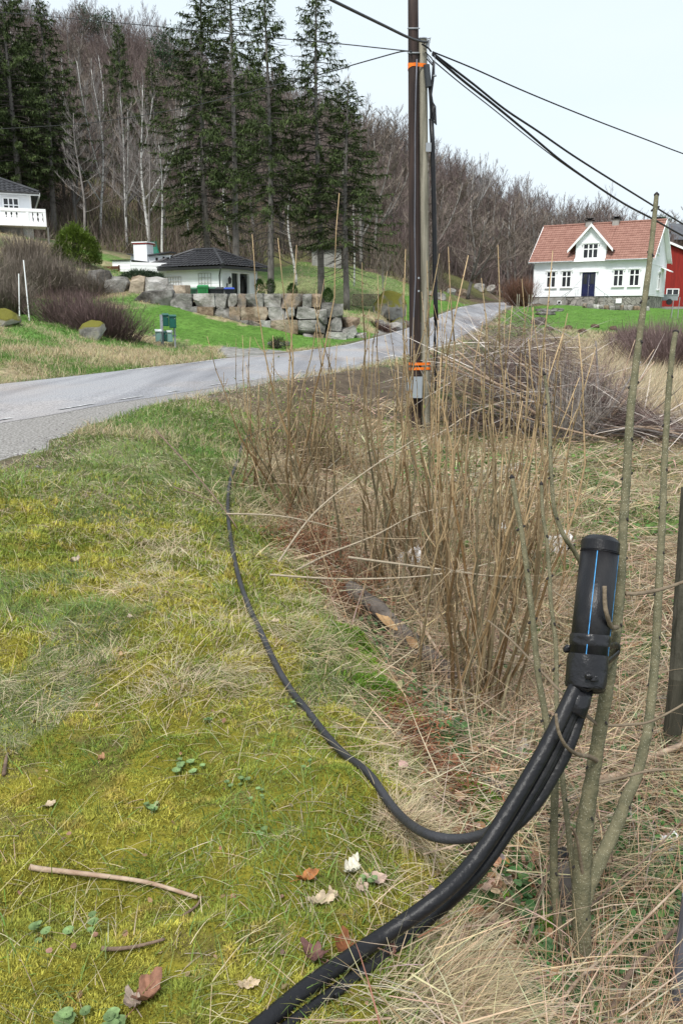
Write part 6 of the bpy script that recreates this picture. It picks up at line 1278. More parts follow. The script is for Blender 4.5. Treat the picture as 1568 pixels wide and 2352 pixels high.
for k in range(7): t = R3.random(); q = a+(b-a)*t+np.array([0,0,.055]); mb = MB(); mb.rock(q, (.06, .03, .008), R3.random()*3, k, .7, 6, .3, tilt=R3.uniform(-.4, .4)); mb.build('bark_flake', M_bark, lg)
M_stk = mat('pale_stick', (.46,.36,.27), .85, (.30,.20,.14), 14, .4, 60, stretch=(1,1,1)); M_stk2 = mat('brown_stick', (.20,.14,.10), .9, (.12,.08,.06), 14, .4, 60)
def stick(pix, r_, lab, m_=None, cat='stick', lift=.012, name='fallen_stick', rend=.6):
    q = [G(x_, y_, 1.2, 14)+[0,0,lift+(z_ if len(zz_) else 0)] for x_, y_, *zz_ in pix for z_ in [zz_[0] if zz_ else 0]]; c_ = spl(q, 6)
    for _ in range(30): c_[1:-1, 2] = (c_[:-2, 2]+2*c_[1:-1, 2]+c_[2:, 2])/4
    c_[:, 2] += max(0, max(hz(*p[:2])-p[2] for p in c_))*.8 if len(pix[0]) < 3 else 0; mb = MB(); mb.tube(c_, np.linspace(r_, r_*rend, len(c_)), 8); mb.build(name, m_ or M_stk, smooth=True, label=lab, cat=cat)
stick([(68,1996),(160,1999),(250,2010),(350,2024),(452,2044)], .0085, 'pale flattened plant stalk lying across the moss', M_stk, 'stalk', .02, 'dry_stalk')
stick([(360,1040,.25),(430,1110,.18),(500,1180,.10),(545,1225,.02)], .008, 'fallen branch leaning over the grass at the cable bend', M_stk2)
stick([(400,1130,.05),(460,1150,.08),(525,1170,.03)], .006, 'thin pale twig beside the leaning branch', M_stk2)
stick([(235,2195),(300,2175),(378,2150)], .006, 'short grey-brown twig on the moss at the lower left', M_stk2)
stick([(420,2085),(450,2060),(462,2040)], .0045, 'tiny forked twig near the end of the pale stalk', M_stk2)
stick([(8,1770),(12,1735),(16,1715)], .008, 'dark stub of twig at the left edge of the moss', M_stk2)
stick([(905,1540),(930,1550),(960,1590)], .016, 'short pale peeled stick under the rotten log')
stick([(960,1470,.1),(990,1510,.08),(1030,1560,.03)], .011, 'pale peeled stick leaning on the log end', M_stk)
stick([(1200,1590),(1290,1600),(1400,1640),(1568,1660),(1700,1640)], .018, 'long pale fallen branch behind the main sapling', M_stk)
stick([(1290,1800,.03),(1400,1810,.05),(1500,1770,.08),(1600,1735,.1)], .022, 'thick pale fallen branch crossing behind the forked trunk', M_stk)
stick([(1250,1700,.02),(1360,1760,.05),(1480,1760,.04),(1620,1720,.06)], .012, 'fallen branch lying just above the thick pale one', M_stk)
stick([(1370,2470,.14),(1440,2330,.16),(1500,2260,.2),(1600,2180,.25)], .010, 'dark red-brown stick slanting in from the lower right corner', M_stk2)
stick([(1230,2440,.1),(1330,2320,.1),(1440,2230,.16),(1600,2120,.3)], .006, 'pale dry stem slanting up to the right edge', M_stk)
stick([(1190,2270,.0),(1225,2160,.15),(1270,2060,.25),(1310,2000,.3),(1350,1990,.3),(1400,2060,.15)], .0055, 'thin brown cane arching in front of the main trunk', M_stk2, 'cane')
stick([(1270,2200,.1),(1400,2130,.2),(1500,2080,.25),(1600,2010,.35)], .004, 'thin cane running to the right edge over the ivy', M_stk2, 'cane')
stick([(1120,1850,.02),(1190,1900,.0),(1250,1960,.0)], .01, 'flat grey strip of wood beside the cable bundle', M_stk2)
# tree stump with black plastic
q = G(1285, 2045, 2, 5); mb = MB(); mb.rock(q+[0,0,.02], (.16,.14,.22), .3, 77, .5, 9, .22); mb.build('rotten_stump', M_bark, smooth=True, label='small rotten stump between the thin saplings', cat='stump')
mb = MB(); mb.rock(G(1287, 1995, 2, 5)+[0,0,.08], (.075,.05,.13), .5, 31, .8, 7, .15, tilt=.2); mb.build('plastic_scrap', M_rubber, smooth=True, label='black plastic scrap stuck on top of the small stump', cat='scrap')
for k, (px, py, w) in enumerate([(1120,1795,.16),(1230,1880,.14),(1270,1890,.1)]): mb = MB(); mb.rock(G(px, py, 2, 6)+[0,0,.01], (w,.10,.04), .5*k, 41+k, .5, 8, .35); mb.build('plastic_sheet', M_rubber, smooth=True, label=['crumpled black plastic in the leaves left of the cable bundle','black plastic fold behind the cable bundle','small black plastic piece beside the pale sapling'][k], cat='plastic')
M_litter = mat('white_plastic', (.72,.72,.72), .5, (.6,.6,.6), 10)
def crumple(px, py, w, lab, y1=14, h=.5, m_=None, name='litter', cat='litter'):
    c_ = G(px, py, 1.5, y1)+[0,0,.02]; n = 7; V = []; R = random.Random(int(px+py))
    for i_ in range(n):
        for j in range(n):
            u, v = (i_/(n-1)-.5), (j/(n-1)-.5); rr_ = 1-.5*(u*u+v*v)*2*R.random(); V.append(c_+[u*w*rr_+R.gauss(0,.03)*w, v*w*.9*rr_, abs(u+.2)*w*h+R.gauss(0,.07)*w+v*w*.5])
    mb = MB(); mb.add(V, [(i_*n+j, i_*n+j+1, (i_+1)*n+j+1, (i_+1)*n+j) for i_ in range(n-1) for j in range(n-1)]); mb.build(name, m_ or M_litter, label=lab, cat=cat)
crumple(1537, 1937, .085, 'folded white paper scrap at the right edge among the ivy'); crumple(1190, 1728, .11, 'flat grey white plastic scrap left of the cable bundle'); crumple(882, 1345, .13, 'white plastic cup scrap between the hazel stems')
crumple(940, 1298, .22, 'white plastic litter behind the hazel stems'); crumple(1285, 1262, .30, 'white plastic sheet lying in the straw left of the pipe cap'); crumple(1150, 1205, .12, 'tiny white litter piece in the straw near the middle')
a, b = G(1020, 1108, 5, 14)+[0,0,.05], G(1200, 1078, 5, 16)+[0,0,.05]
mb = MB(); mb.obox(a, b, .14, .03); mb.build('plank', M_oldw, label='grey weathered plank lying in the straw behind the hazels', cat='plank')
mb = MB(); mb.obox(a+[.3,-.5,0], b+[-.2,-.35,.0], .10, .03); mb.build('plank', M_oldw, label='second grey plank just in front of the first one', cat='plank')

# brush pile beyond
bp = empty('brush_pile', gpt(1250, 1010, 14.5), 'big heap of cut birch branches between the poles and the reeds', 'brush pile'); c0 = gpt(1255, 1010, 15.5); R4 = np.random.default_rng(4)
def heap(n, lo, hi, wl, wh_, rmin, rmax, colr, seg):
    x = R4.uniform(-1.9, 2.6, n); y = R4.normal(0, .8, n); hmax = 1.95*np.exp(-((x+.55)/1.75)**2)+.12; z = R4.random(n)**1.2*hmax; B = np.column_stack([c0[0]+x, c0[1]+y, H(c0[0]+x, c0[1]+y)+z])
    side = np.where(R4.random(n) < .72, PI-.15, 0)+R4.normal(0, .5, n); el = R4.uniform(-.35, .75, n); return blades(B, side, el, R4.uniform(lo, hi, n), R4.uniform(wl, wh_, n), R4.uniform(-.4, .7, n), colr*R4.uniform(.35, 1.45, (n, 1)), seg)
stf = stuff_mesh('twig_mass', [(lambda v: (v[0]-ORG[bp.name], v[1], v[2]))(v) for v in (heap(15000, .25, .85, .004, .008, 0, 0, np.array([.18,.125,.11]), 2), heap(1100, .6, 1.8, .012, .024, 0, 0, np.array([.45,.40,.36]), 3))], M_cane); stf.parent = bp; stf['kind'] = 'stuff'
for k in range(52):
    r_ = R4.uniform(.012, .04); e = c0+[R4.uniform(-.2, 1.4), R4.normal(0, .5)-.4, R4.uniform(.05, .3)]; e[2] += 0; s_ = e+[-R4.uniform(1.2, 2.7), R4.normal(0, .4), R4.uniform(.3, 1.5)]
    if k % 4 == 3: e, s_ = c0+[R4.uniform(.5, 1.5), -.9, .1], c0+[R4.uniform(1.8, 3.2), -.9-R4.random()*.4, R4.uniform(.0, .15)]
    if k % 7 == 5: e, s_ = c0+[.9,-.4,.1], c0+[R4.uniform(.4,1.8), -.3, R4.uniform(1.2, 1.7)]
    mb = MB(); m_ = (s_+e)/2+[0,0,R4.uniform(-.12, .12)]; mb.tube(spl([e, m_, s_], 6), np.linspace(r_, r_*.35, 13), 7); mb.build('branch', M_stk if k % 3 else M_gtwig, bp, smooth=True)

# ------------------------------------------------------------------ in front of the farmhouse
R5 = random.Random(3); sw = empty('low_stone_wall', gpt(1410, 710, 74), 'low dry stone row on the lawn in front of the white house', 'stone wall'); xs = 1338
while xs < 1486:
    w = R5.uniform(6, 15); a, b = gpt(xs, 712, 74+.02*(1486-xs)), gpt(xs+w, 712, 74+.02*(1486-xs)); mb = MB(); mb.rock(((a[0]+b[0])/2, a[1], a[2]+.14), (abs(b[0]-a[0])*1.05, .5, R5.uniform(.4, .62)), 0, int(xs), .75, 8, .1); mb.build('stone', R5.choice(M_rocks), sw); xs += w
for k, (px, py, Y, w, h) in enumerate([(1243,716,70,1.0,.3),(1258,716,70,1.3,.25),(1279,715,71,1.0,.3),(1252,724,66,1.9,.32),(1236,744,57,.9,.55)]):
    c = gpt(px, py, Y); mb = MB(); mb.rock(c+[0,0,h*.3], (w, .7, h), .2*k, 60+k, .7, 9, .12); mb.build('slab' if k < 4 else 'tree_stump', M_rocks[4] if k < 4 else M_bark, label=['small grey slab nearest the clipped bush','flat slab right of the smallest one by the clipped bush','grey stone block between the slabs and the low stone row','long dark slab in front of the others on the lawn','mossy tree stump at the front edge of the farmhouse lawn'][k], cat=['stone','stone','stone','stone','stump'][k])
for k, (px, Y) in enumerate([(1186,68),(1190,68),(1213,69),(1219,69)]):
    a = gpt(px, 712, Y); mb = MB(); mb.tube([a, a+[.03*(k % 2), 0, 1.35]], .03, 6); mb.build('stake', M_oldw, label=['pale stake at the left foot of the clipped bush','second pale stake right beside the leftmost one','stake at the right side of the clipped bush','stake between the clipped bush and the house corner'][k], cat='stake')
for k, (px, py, Y) in enumerate([(1262,750,52),(1305,746,54),(1337,751,51.5),(1367,741,56),(1408,744,55)]):
    c = gpt(px, py, Y); mb = MB(); mb.rock(c+[0,0,.05], (.5, .45, .34), k, 80+k, .2, 10, .2, cuts=2); mb.build('molehill', mat('fresh_soil', (.11,.07,.045), .95, (.06,.04,.03), 20, .8, 50), smooth=True, label=['leftmost brown molehill near the stump','molehill right of the leftmost, at the lawn edge','middle brown molehill in front of the lawn','molehill below the low stone row','rightmost molehill near the purple thicket'][k], cat='molehill')
for k, px in enumerate((1542, 1556)):
    a = gpt(px, 722, 66); mb = MB(); mb.tube([a, a+[.05, 0, 1.6]], .03, 6); mb.build('net_post', M_grey, label=['thin grey net post right of the house corner','thin grey net post nearest the right edge of the lawn'][k], cat='post')
twig_bush('bare_bush', gpt(1190, 900, 19), 1.2, 1.9, 420, (.20,.145,.14), 'reddish upright twigs rising behind the left end of the brush pile', seed=71, thick=.009, up=1.4)
twig_bush('bare_bush', gpt(1330, 960, 16), 1.2, 1.5, 380, (.20,.145,.14), 'fine purple twigs growing through the right end of the brush pile', seed=72, thick=.009, up=1.2)
# ------------------------------------------------------------------ ground cover: moss, grass, straw, litter
M_blade = tint_mat('grass_blades', .65, .3, 30, .8, 1.2, spec=.25)
M_mossm = tint_mat('moss_fronds', .9, .25, 60, .8, 1.2, spec=.1)
M_leafm = tint_mat('leaf_surface', .7, .2, 45, .45, 1.35, spec=.3)
def fan(n, y0, y1, half=.50, pw=1.0):
    t = RNG.random(n)**pw; y_ = np.exp(np.log(y0)+(np.log(y1)-np.log(y0))*t); x_ = RNG.uniform(-half, half, n)*(y_+.35); return x_, y_
def on_rd(x_, y_): return (x_ > road_l(y_)-.05) & (x_ < np.maximum(road_g(y_), road_r(y_))-.12) & (y_ < 108)
def mk(x_, y_, sink=.004): return np.column_stack([x_, y_, H(x_, y_)-sink])
def vary(c, n, lo=.7, hi=1.3, hue=.12): return np.array(c)*RNG.uniform(lo, hi, (n, 1))*(1+RNG.normal(0, hue, (n, 3)))
def away(x_, y_, r_=.02):                                  # keep the cable itself clear
    cx_ = np.interp(y_, CABLINE[::-1, 1] if CABLINE[0, 1] > CABLINE[-1, 1] else CABLINE[:, 1], CABLINE[::-1, 0] if CABLINE[0, 1] > CABLINE[-1, 1] else CABLINE[:, 0]); return np.abs(x_-cx_) > r_
parts_g, parts_s, parts_m = [], [], []
# moss
x_, y_ = fan(760000, 1.15, 7.0, .46, 1.1); k = x_ < edge_x(y_)+.12; x_, y_ = x_[k], y_[k]; m_, s_, sd_ = near_w(x_, y_); k = (RNG.random(len(x_)) < .30+.95*m_) & away(x_, y_, .017); x_, y_ = x_[k], y_[k]; n = len(x_)
a1 = fbm(x_*3.2, y_*3.2, 4, 71); a2 = fbm(x_*14, y_*14, 3, 72); C = np.array([.22,.255,.05])*np.ones((n, 1)); C = mixc(C, np.tile([.355,.335,.065], (n, 1)), sstep(.40, .60, fbm(x_*5.5, y_*5.5, 3, 73)*.5+a1*.5)); C = mixc(C, np.tile([.13,.18,.03], (n, 1)), sstep(.54, .70, 1-a1)*.6); C = mixc(C, np.tile([.26,.18,.06], (n, 1)), sstep(.64, .76, a2)*.6); C = np.clip(C*1.14*RNG.uniform(.6, 1.45, (n, 1))*(.55+.9*a2)[:, None], .005, .8)
fat = np.maximum(1, y_/2.6)
parts_m.append(blades(mk(x_, y_, .006), RNG.random(n)*6.28, RNG.uniform(.5, 1.55, n), RNG.uniform(.008, .021, n)*(.4+1.2*a2)*fat, RNG.uniform(.0035, .0065, n)*fat, RNG.uniform(-.3, 1.1, n), C, 2))
stuff_mesh('moss', parts_m, M_mossm, kind='stuff', label='yellow green moss carpet over the bank', cat='moss')
# green grass near
x_, y_ = fan(330000, 1.15, 13, .5, .9); m_, s_, sd_ = near_w(x_, y_); dens = np.where(sd_ < .1, .05+.62*(1-m_)*(.25+1.2*sstep(3, 4.5, y_)), .03+.35*sstep(7, 9, y_)*sstep(.5, .62, fbm(x_*.9, y_*.9, 4, 99)))*(.6+1.3*sstep(.38, .62, fbm(x_*2.6, y_*2.6, 3, 12)))
k = (RNG.random(len(x_)) < dens) & ~on_rd(x_, y_) & (away(x_, y_, .026)); x_, y_ = x_[k], y_[k]; n = len(x_); fat = np.maximum(1, y_/3.2)
C = vary([.20,.255,.07], n, .6, 1.35); bl = RNG.random(n) < .25; C[bl] = vary([.15,.23,.055], int(bl.sum()))
swirl = fbm(x_*.9, y_*.9, 3, 91)*12
parts_g.append(blades(mk(x_, y_), swirl+RNG.normal(0, 1.1, n), RNG.uniform(.5, 1.45, n), RNG.uniform(.025, .105, n)*(.8+.5*fbm(x_*3, y_*3, 3, 13)), RNG.uniform(.0022, .0040, n)*fat, RNG.uniform(.1, 1.3, n), np.clip(C, .01, .6), 3))
# straw on the bank
x_, y_ = fan(230000, 1.15, 16, .5, .9); m_, s_, sd_ = near_w(x_, y_); dens = np.where(sd_ < .05, .03+.22*(1-m_)+.95*s_*(.35+.65*sstep(2.6,3.8,y_))+.34*sstep(2.8, 4.5, y_)*sstep(.35,.6,fbm(x_*2.2+3, y_*2.2, 4, 15)), 0)*(.3+1.3*sstep(.4, .6, fbm(x_*2.2, y_*2.2, 3, 14)))
k = (RNG.random(len(x_)) < dens) & ~on_rd(x_, y_) & away(x_, y_, .03); x_, y_ = x_[k], y_[k]; n = len(x_); fat = np.maximum(1, y_/3.4)
C = vary([.62,.53,.36], n, .55, 1.2, .06); sw = fbm(x_*1.2+5, y_*1.2, 3, 92)*14
parts_s.append(blades(mk(x_, y_, -.004), sw+RNG.normal(0, .55, n), RNG.uniform(.05, .8, n), RNG.uniform(.05, .17, n), RNG.uniform(.0014, .0024, n)*fat, RNG.uniform(.3, 1.6, n), np.clip(C, .02, .8), 4))
# long straw along the edge of the bank, combed down into the ditch
def tuft(cx_, cy_, n, lmin, lmax, az0, sp, el0, rad=.06, c=(.58,.48,.31), bend=(.3, 1.3)):
    x_ = cx_+RNG.normal(0, rad, n); y_ = cy_+RNG.normal(0, rad, n); kk = away(x_, y_, .05) & ((y_ > 2.6) | (np.abs(x_-np.interp(y_, BUND_Y, BUND_X)) > .055)); x_, y_ = x_[kk], y_[kk]; n = len(x_); return blades(mk(x_, y_), az0+RNG.normal(0, sp, n), el0+RNG.normal(0, .25, n), RNG.uniform(lmin, lmax, n), RNG.uniform(.0016, .0032, n)*max(1, cy_/3.2), RNG.uniform(*bend, n), np.clip(vary(c, n, .6, 1.25, .05), .02, .85), 5)
for px, py, n, l0, l1, az, sp, el, rad in [(a0, a1, int(a2*(.62 if a1 < 2200 else 1)), a3*.8, a4*.85, a5, a6*1.6, a7*.8, a8*1.5) if a1 < 2200 else (a0, a1, a2, a3, a4, a5, a6, a7, a8) for a0, a1, a2, a3, a4, a5, a6, a7, a8 in [(1050,2345,1500,.14,.34,.2,.8,.8,.07),(1100,2230,600,.12,.26,.1,.7,.5,.05),(985,2300,260,.10,.22,.2,.9,.7,.04),(930,1990,300,.10,.22,.4,1,.5,.06),(760,1500,800,.15,.32,-.6,.8,.6,.09),(700,1380,900,.15,.34,-.9,.7,.5,.10),(640,1290,900,.15,.34,-1.2,.8,.6,.10),(600,1190,1400,.18,.40,-1.4,.8,.9,.14),(470,1140,1500,.16,.34,2.7,.6,.5,.16),(380,1260,900,.14,.3,2.4,.8,.5,.14),(330,1350,900,.14,.32,-1.8,.9,.7,.12),(560,1430,600,.1,.25,0,3,.6,.10),(420,1560,900,.1,.24,.3,.8,.4,.14),(250,1480,500,.1,.22,3,.8,.4,.12),(60,1150,700,.12,.28,3.3,.7,.5,.2),(880,1700,700,.12,.3,-.5,.7,.5,.09),(850,1600,500,.12,.3,-.4,.7,.4,.07),(540,1560,700,.1,.24,.2,.5,.2,.10),(930,1790,600,.12,.28,-.4,.7,.5,.07),(680,1900,100,.08,.16,.2,1.2,.4,.09),(210,1900,100,.1,.2,0,2,.4,.12),(100,2050,160,.08,.18,1,2,.4,.1),(700,1560+90,260,.08,.18,1,2,.4,.1)]]:
    q = G(px, py, 1.1, 16); parts_s.append(tuft(q[0], q[1], n, l0, l1, az, sp, el, rad))
for px, py, n in ((925,1890,420),(945,1900,420),(975,1912,300),(905,1874,200),(545,1050,160),(540,1075,130),(700,1632,25)):
    q = G(px, py, 1.5, 14); x_ = q[0]+RNG.normal(0, .035*max(1, q[1]/4), n); y_ = q[1]+RNG.normal(0, .035*max(1, q[1]/4), n); parts_s.append(blades(mk(x_, y_), RNG.random(n)*6.28, RNG.uniform(.3, 1.2, n), RNG.uniform(.08, .18, n)*max(1, q[1]/5), RNG.uniform(.002, .003, n), RNG.uniform(.4, 1.5, n), np.clip(vary([.60,.50,.33], n, .6, 1.2, .05), .02, .85), 5))
# single long stalks lying over everything
for N_, y0, y1 in ((150, 1.2, 3.5), (600, 3.0, 9)):
    x_, y_ = fan(N_, y0, y1, .45); k = ~on_rd(x_, y_); x_, y_ = x_[k], y_[k]; n = len(x_); parts_s.append(blades(mk(x_, y_, -.012), RNG.random(n)*6.28, RNG.uniform(0, .5, n), RNG.uniform(.15, .45, n), RNG.uniform(.0020, .0034, n), RNG.uniform(-.1, .9, n), np.clip(vary([.58,.47,.30], n, .6, 1.2, .05), .02, .85), 5))
# ditch and meadow: tangled dead stems
x_, y_ = fan(170000, 1.3, 17, .62, .85); sd_ = x_-edge_x(y_); k = (sd_ > -.03) & ~on_rd(x_, y_) & (RNG.random(len(x_)) < (.16+.6*sstep(.25, .7, sd_)*sstep(.30, .5, fbm(x_*1.4, y_*1.4, 4, 33)))*(.55+.45*sstep(1.3, 1.6, np.abs(y_-3.0)+.9*sstep(.9,1.2,x_)+.0))*(1-.5*sstep(.75, 1.0, x_)*(1-sstep(2.5, 3.2, y_)))); x_, y_ = x_[k], y_[k]; n = len(x_); fat = np.maximum(1, y_/3.4)
LA, LB = lg_a[:2], lg_b[:2]; tl_ = np.clip(((x_-LA[0])*(LB-LA)[0]+(y_-LA[1])*(LB-LA)[1])/np.sum((LB-LA)**2), -.05, 1.05); dl_ = np.hypot(x_-LA[0]-tl_*(LB-LA)[0], y_-LA[1]-tl_*(LB-LA)[1]); kk = (dl_ > .16) | (RNG.random(n) < .06); x_, y_, fat = x_[kk], y_[kk], fat[kk]; n = len(x_)
C = vary([.60,.48,.33], n, .5, 1.2, .07); br_ = RNG.random(n) < .22; C[br_] = vary([.26,.17,.10], int(br_.sum())); pk = RNG.random(n) < .05; C[pk] = vary([.46,.38,.29], int(pk.sum()), .8, 1.1)
az = np.where(RNG.random(n) < .6, RNG.normal(0, .5, n)+np.where(RNG.random(n) < .5, 0, PI), RNG.random(n)*6.28)
parts_s.append(blades(mk(x_, y_, -.0)+np.column_stack([np.zeros(n), np.zeros(n), RNG.random(n)**1.6*.14]), az, RNG.uniform(-.15, .55, n), RNG.uniform(.10, .50, n), RNG.uniform(.0022, .0056, n)*fat, RNG.uniform(-.2, .8, n), np.clip(C, .02, .8), 4))
# upright dead stalks in the ditch at the right
x_, y_ = fan(9000, 1.6, 9, .6, .8); sd_ = x_-edge_x(y_); k = (sd_ > .35); x_, y_ = x_[k], y_[k]; n = len(x_); parts_s.append(blades(mk(x_, y_), RNG.random(n)*6.28, RNG.uniform(.35, 1.4, n), RNG.uniform(.15, .6, n), RNG.uniform(.002, .004, n), RNG.uniform(-.2, .7, n), np.clip(vary([.42,.28,.18], n, .6, 1.3, .07), .02, .8), 4))
# reeds / tall pale grass in front of the lawn
n = 60000; y_ = RNG.uniform(15.5, 40, n); x_ = y_*RNG.uniform(.17, .62, n); k = RNG.random(n) < sstep(14.5, 19, y_+2*(fbm(x_*.6, y_*.6, 3, 5)-.5))*sstep(4, 6.5, x_-(y_-18)*.12+3*(fbm(x_*.4, y_*.4, 3, 6)-.5))*(1-sstep(36, 39, y_)); x_, y_ = x_[k], y_[k]; n = len(x_)
parts_s.append(blades(mk(x_, y_), -.4+RNG.normal(0, .7, n), RNG.uniform(.9, 1.5, n), RNG.uniform(.35, 1.0, n)*(.6+.7*fbm(x_*.5, y_*.5, 3, 8)), RNG.uniform(.008, .018, n), RNG.uniform(.1, .9, n), np.clip(vary([.62,.52,.36], n, .65, 1.2, .04), .02, .85), 3))
# rough grass further off: verges, the bank by the letter boxes, fields
for N_, y0, y1, Lm, Wm in ((150000, 9, 22, .13, .0075), (190000, 18, 42, .17, .014), (70000, 40, 75, .22, .026)):
    y_ = np.exp(RNG.uniform(math.log(y0), math.log(y1), N_)); x_ = RNG.uniform(-.48, .48, N_)*y_; n1_, n2_ = fbm(x_*.35, y_*.35, 5, 41), fbm(x_*1.3, y_*1.3, 4, 42)
    lawn = inpoly(x_, y_, Z_lawnL)|inpoly(x_, y_, Z_lawnR)|inpoly(x_, y_, Z_lawnM); drv = inpoly(x_, y_, Z_drive)|inpoly(x_, y_, Z_drive2)
    soil = (y_ > 12) & (y_ < 23) & (x_ > road_g(y_)) & (x_ < road_g(y_)+2.2) & (RNG.random(N_) < .72) | (inpoly(x_, y_, Z_soil) & (RNG.random(N_) < .93))
    yard = (x_ > -9.5) & (x_ < .2) & (y_ > 41) & (y_ < 58); hedge = (y_ > 56) & (x_ < -4)
    k = ~on_rd(x_, y_) & ~drv & ~soil & ~yard & ~hedge & ~((x_ > edge_x(y_)) & (y_ < 14) & (RNG.random(N_) < .6)); x_, y_, lw, n1_, n2_ = x_[k], y_[k], lawn[k], n1_[k], n2_[k]; n = len(x_)
    st = (RNG.random(n) < sstep(.36, .62, n1_*.6+n2_*.4+.03-.10*((y_ < 21) & (x_ < edge_x(y_))))*.85+.05) & ~lw
    C = np.clip(np.where(st[:, None], vary([.50,.42,.26], n, .55, 1.2, .06), vary([.12,.23,.045], n, .6, 1.3, .10)), .01, .8); C[lw] = np.clip(vary([.11,.23,.04], int(lw.sum()), .65, 1.3, .08)+(sstep(.5, .68, n2_[lw])*.6)[:, None]*np.array([.10,.03,.035]), .01, .6)
    Lf = np.where(lw, .35, 1.0)*np.where(st, 1.3, .9); v = blades(mk(x_, y_), RNG.random(n)*6.28, RNG.uniform(.3, 1.4, n), RNG.uniform(.4, 1.3, n)*Lm*Lf, RNG.uniform(.7, 1.3, n)*Wm, RNG.uniform(0, 1.2, n), C, 2); (parts_g).append(v)
stuff_mesh('grass', parts_g, M_blade, kind='stuff', label='green grass of the verge, lawns and banks', cat='grass')
stuff_mesh('dry_grass', parts_s, M_blade, kind='stuff', label='pale dry straw and dead stems', cat='dry grass')

# small leaves: ivy carpet in the ditch, dead leaf litter
def leafset(x_, y_, size, C, lift=.015, elr=(-.2, .7)):
    n = len(x_); B = mk(x_, y_, 0); B[:, 2] += RNG.random(n)*lift; az = RNG.random(n)*6.28; el = RNG.uniform(*elr, n); L = size*RNG.uniform(.6, 1.3, n)
    t = np.array([0, .22, .5, .8, 1.]); w = np.array([.1, .40, .46, .30, .02]); ca, sa = np.cos(az), np.sin(az); roll = RNG.normal(0, .45, n); cup = RNG.uniform(-.5, .5, n)
    V = []
    for i_ in range(5):
        ce = el-cup*t[i_]; cx_ = B[:, 0]+L*t[i_]*np.cos(ce)*ca; cy_ = B[:, 1]+L*t[i_]*np.cos(ce)*sa; cz_ = B[:, 2]+L*t[i_]*np.sin(ce)
        for s_ in (-1, 1): V.append(np.column_stack([cx_-s_*L*w[i_]*sa*np.cos(roll), cy_+s_*L*w[i_]*ca*np.cos(roll), cz_+s_*L*w[i_]*np.sin(roll)]))
    V = np.stack(V, 1).reshape(-1, 3); b_ = (np.arange(n)*10)[:, None]+(np.arange(4)*2)[None, :]; F = np.stack([b_, b_+1, b_+3, b_+2], -1).reshape(-1, 4); return V, F, np.repeat(C, 10, 0)
x_, y_ = fan(42000, 1.4, 7, .62); sd_ = x_-edge_x(y_); iv = fbm(x_*1.3, y_*1.3, 4, 77); zr2 = sstep(.9, 1.3, x_)*(1-sstep(2.6, 3.4, y_)); k = (sd_ > .3) & (RNG.random(len(x_)) < sstep(.44, .6, iv+.30*zr2)*.95+.05); x_, y_ = x_[k], y_[k]; n = len(x_)
ivy = [leafset(x_, y_, .028, np.clip(vary([.075,.16,.05], n, .6, 1.4, .12), .01, .5), .09)]
x_, y_ = fan(16000, 7, 15, .5); k = (x_ > edge_x(y_)+.4) & (RNG.random(len(x_)) < sstep(.5, .62, fbm(x_*.9, y_*.9, 4, 99)+.1*sstep(10, 12, y_))); x_, y_ = x_[k], y_[k]; n = len(x_); ivy.append(leafset(x_, y_, .055, np.clip(vary([.10,.22,.05], n, .6, 1.4, .12), .01, .5), .05))
stuff_mesh('ivy', ivy, M_leafm, kind='stuff', label='small green leaves carpeting the ditch', cat='ground cover')
x_, y_ = fan(26000, 1.3, 8, .55); sd_ = x_-edge_x(y_); k = (sd_ > .0) & (RNG.random(len(x_)) < .12+.8*sstep(.42, .6, fbm(x_*1.3, y_*1.3, 4, 42))*sstep(.1, .3, sd_)*(1-.6*sstep(4.5, 6, y_))); x_, y_ = x_[k], y_[k]; n = len(x_); C = vary([.27,.16,.09], n, .5, 1.4, .1); pl = RNG.random(n) < .25; C[pl] = vary([.50,.36,.26], int(pl.sum()), .7, 1.2)
x2_, y2_ = fan(260, 1.3, 6, .45); k = (x2_ < edge_x(y2_)) & ~on_rd(x2_, y2_) & away(x2_, y2_, .05); x2_, y2_ = x2_[k], y2_[k]; crumbs = leafset(x2_, y2_, .016, np.clip(vary([.34,.22,.13], len(x2_), .5, 1.5, .1), .01, .7), .02, (-.3, 1.0))
stuff_mesh('leaf_litter', [crumbs, leafset(x_, y_, .038, np.clip(C, .01, .7), .04, (-.5, .9))], M_leafm, kind='stuff', label='brown dead leaves and crumbs in the ditch', cat='leaf litter')
# dead ferns: russet masses
def fern(px, py, n, w, d, h, lab, seed):
    q = G(px, py, 2, 12); t = empty('dead_fern', q, lab, 'fern', 'dead bracken on the bank'); R = np.random.default_rng(seed); B = q+R.normal(0, 1, (n, 3))*[w, d, h]; B[:, 2] = np.maximum(H(B[:, 0], B[:, 1])+.0, B[:, 2]+.02); az = R.random(n)*6.28; c = np.array([.20,.078,.038])
    v1 = blades(B, az, R.uniform(-.4, .9, n), R.uniform(.08, .24, n), np.full(n, .004), R.uniform(0, 1.4, n), c*R.uniform(.5, 1.4, (n, 1)), 4)
    m = n*9; i_ = R.integers(0, n, m); tt = R.uniform(.1, 1, m); S = v1[0].reshape(n, 10, 3)[i_, (tt*4.9).astype(int)*2]; v2 = blades(S, az[i_]+R.choice([-1, 1], m)*R.uniform(.7, 1.4, m), R.uniform(-.8, .5, m), R.uniform(.012, .04, m), R.uniform(.005, .010, m), R.uniform(-1, 1, m), c*R.uniform(.45, 1.6, (m, 1)), 2)
    f = stuff_mesh('fronds', [(v[0]-q, v[1], v[2]) for v in (v1, v2)], M_leafm); f.parent = t
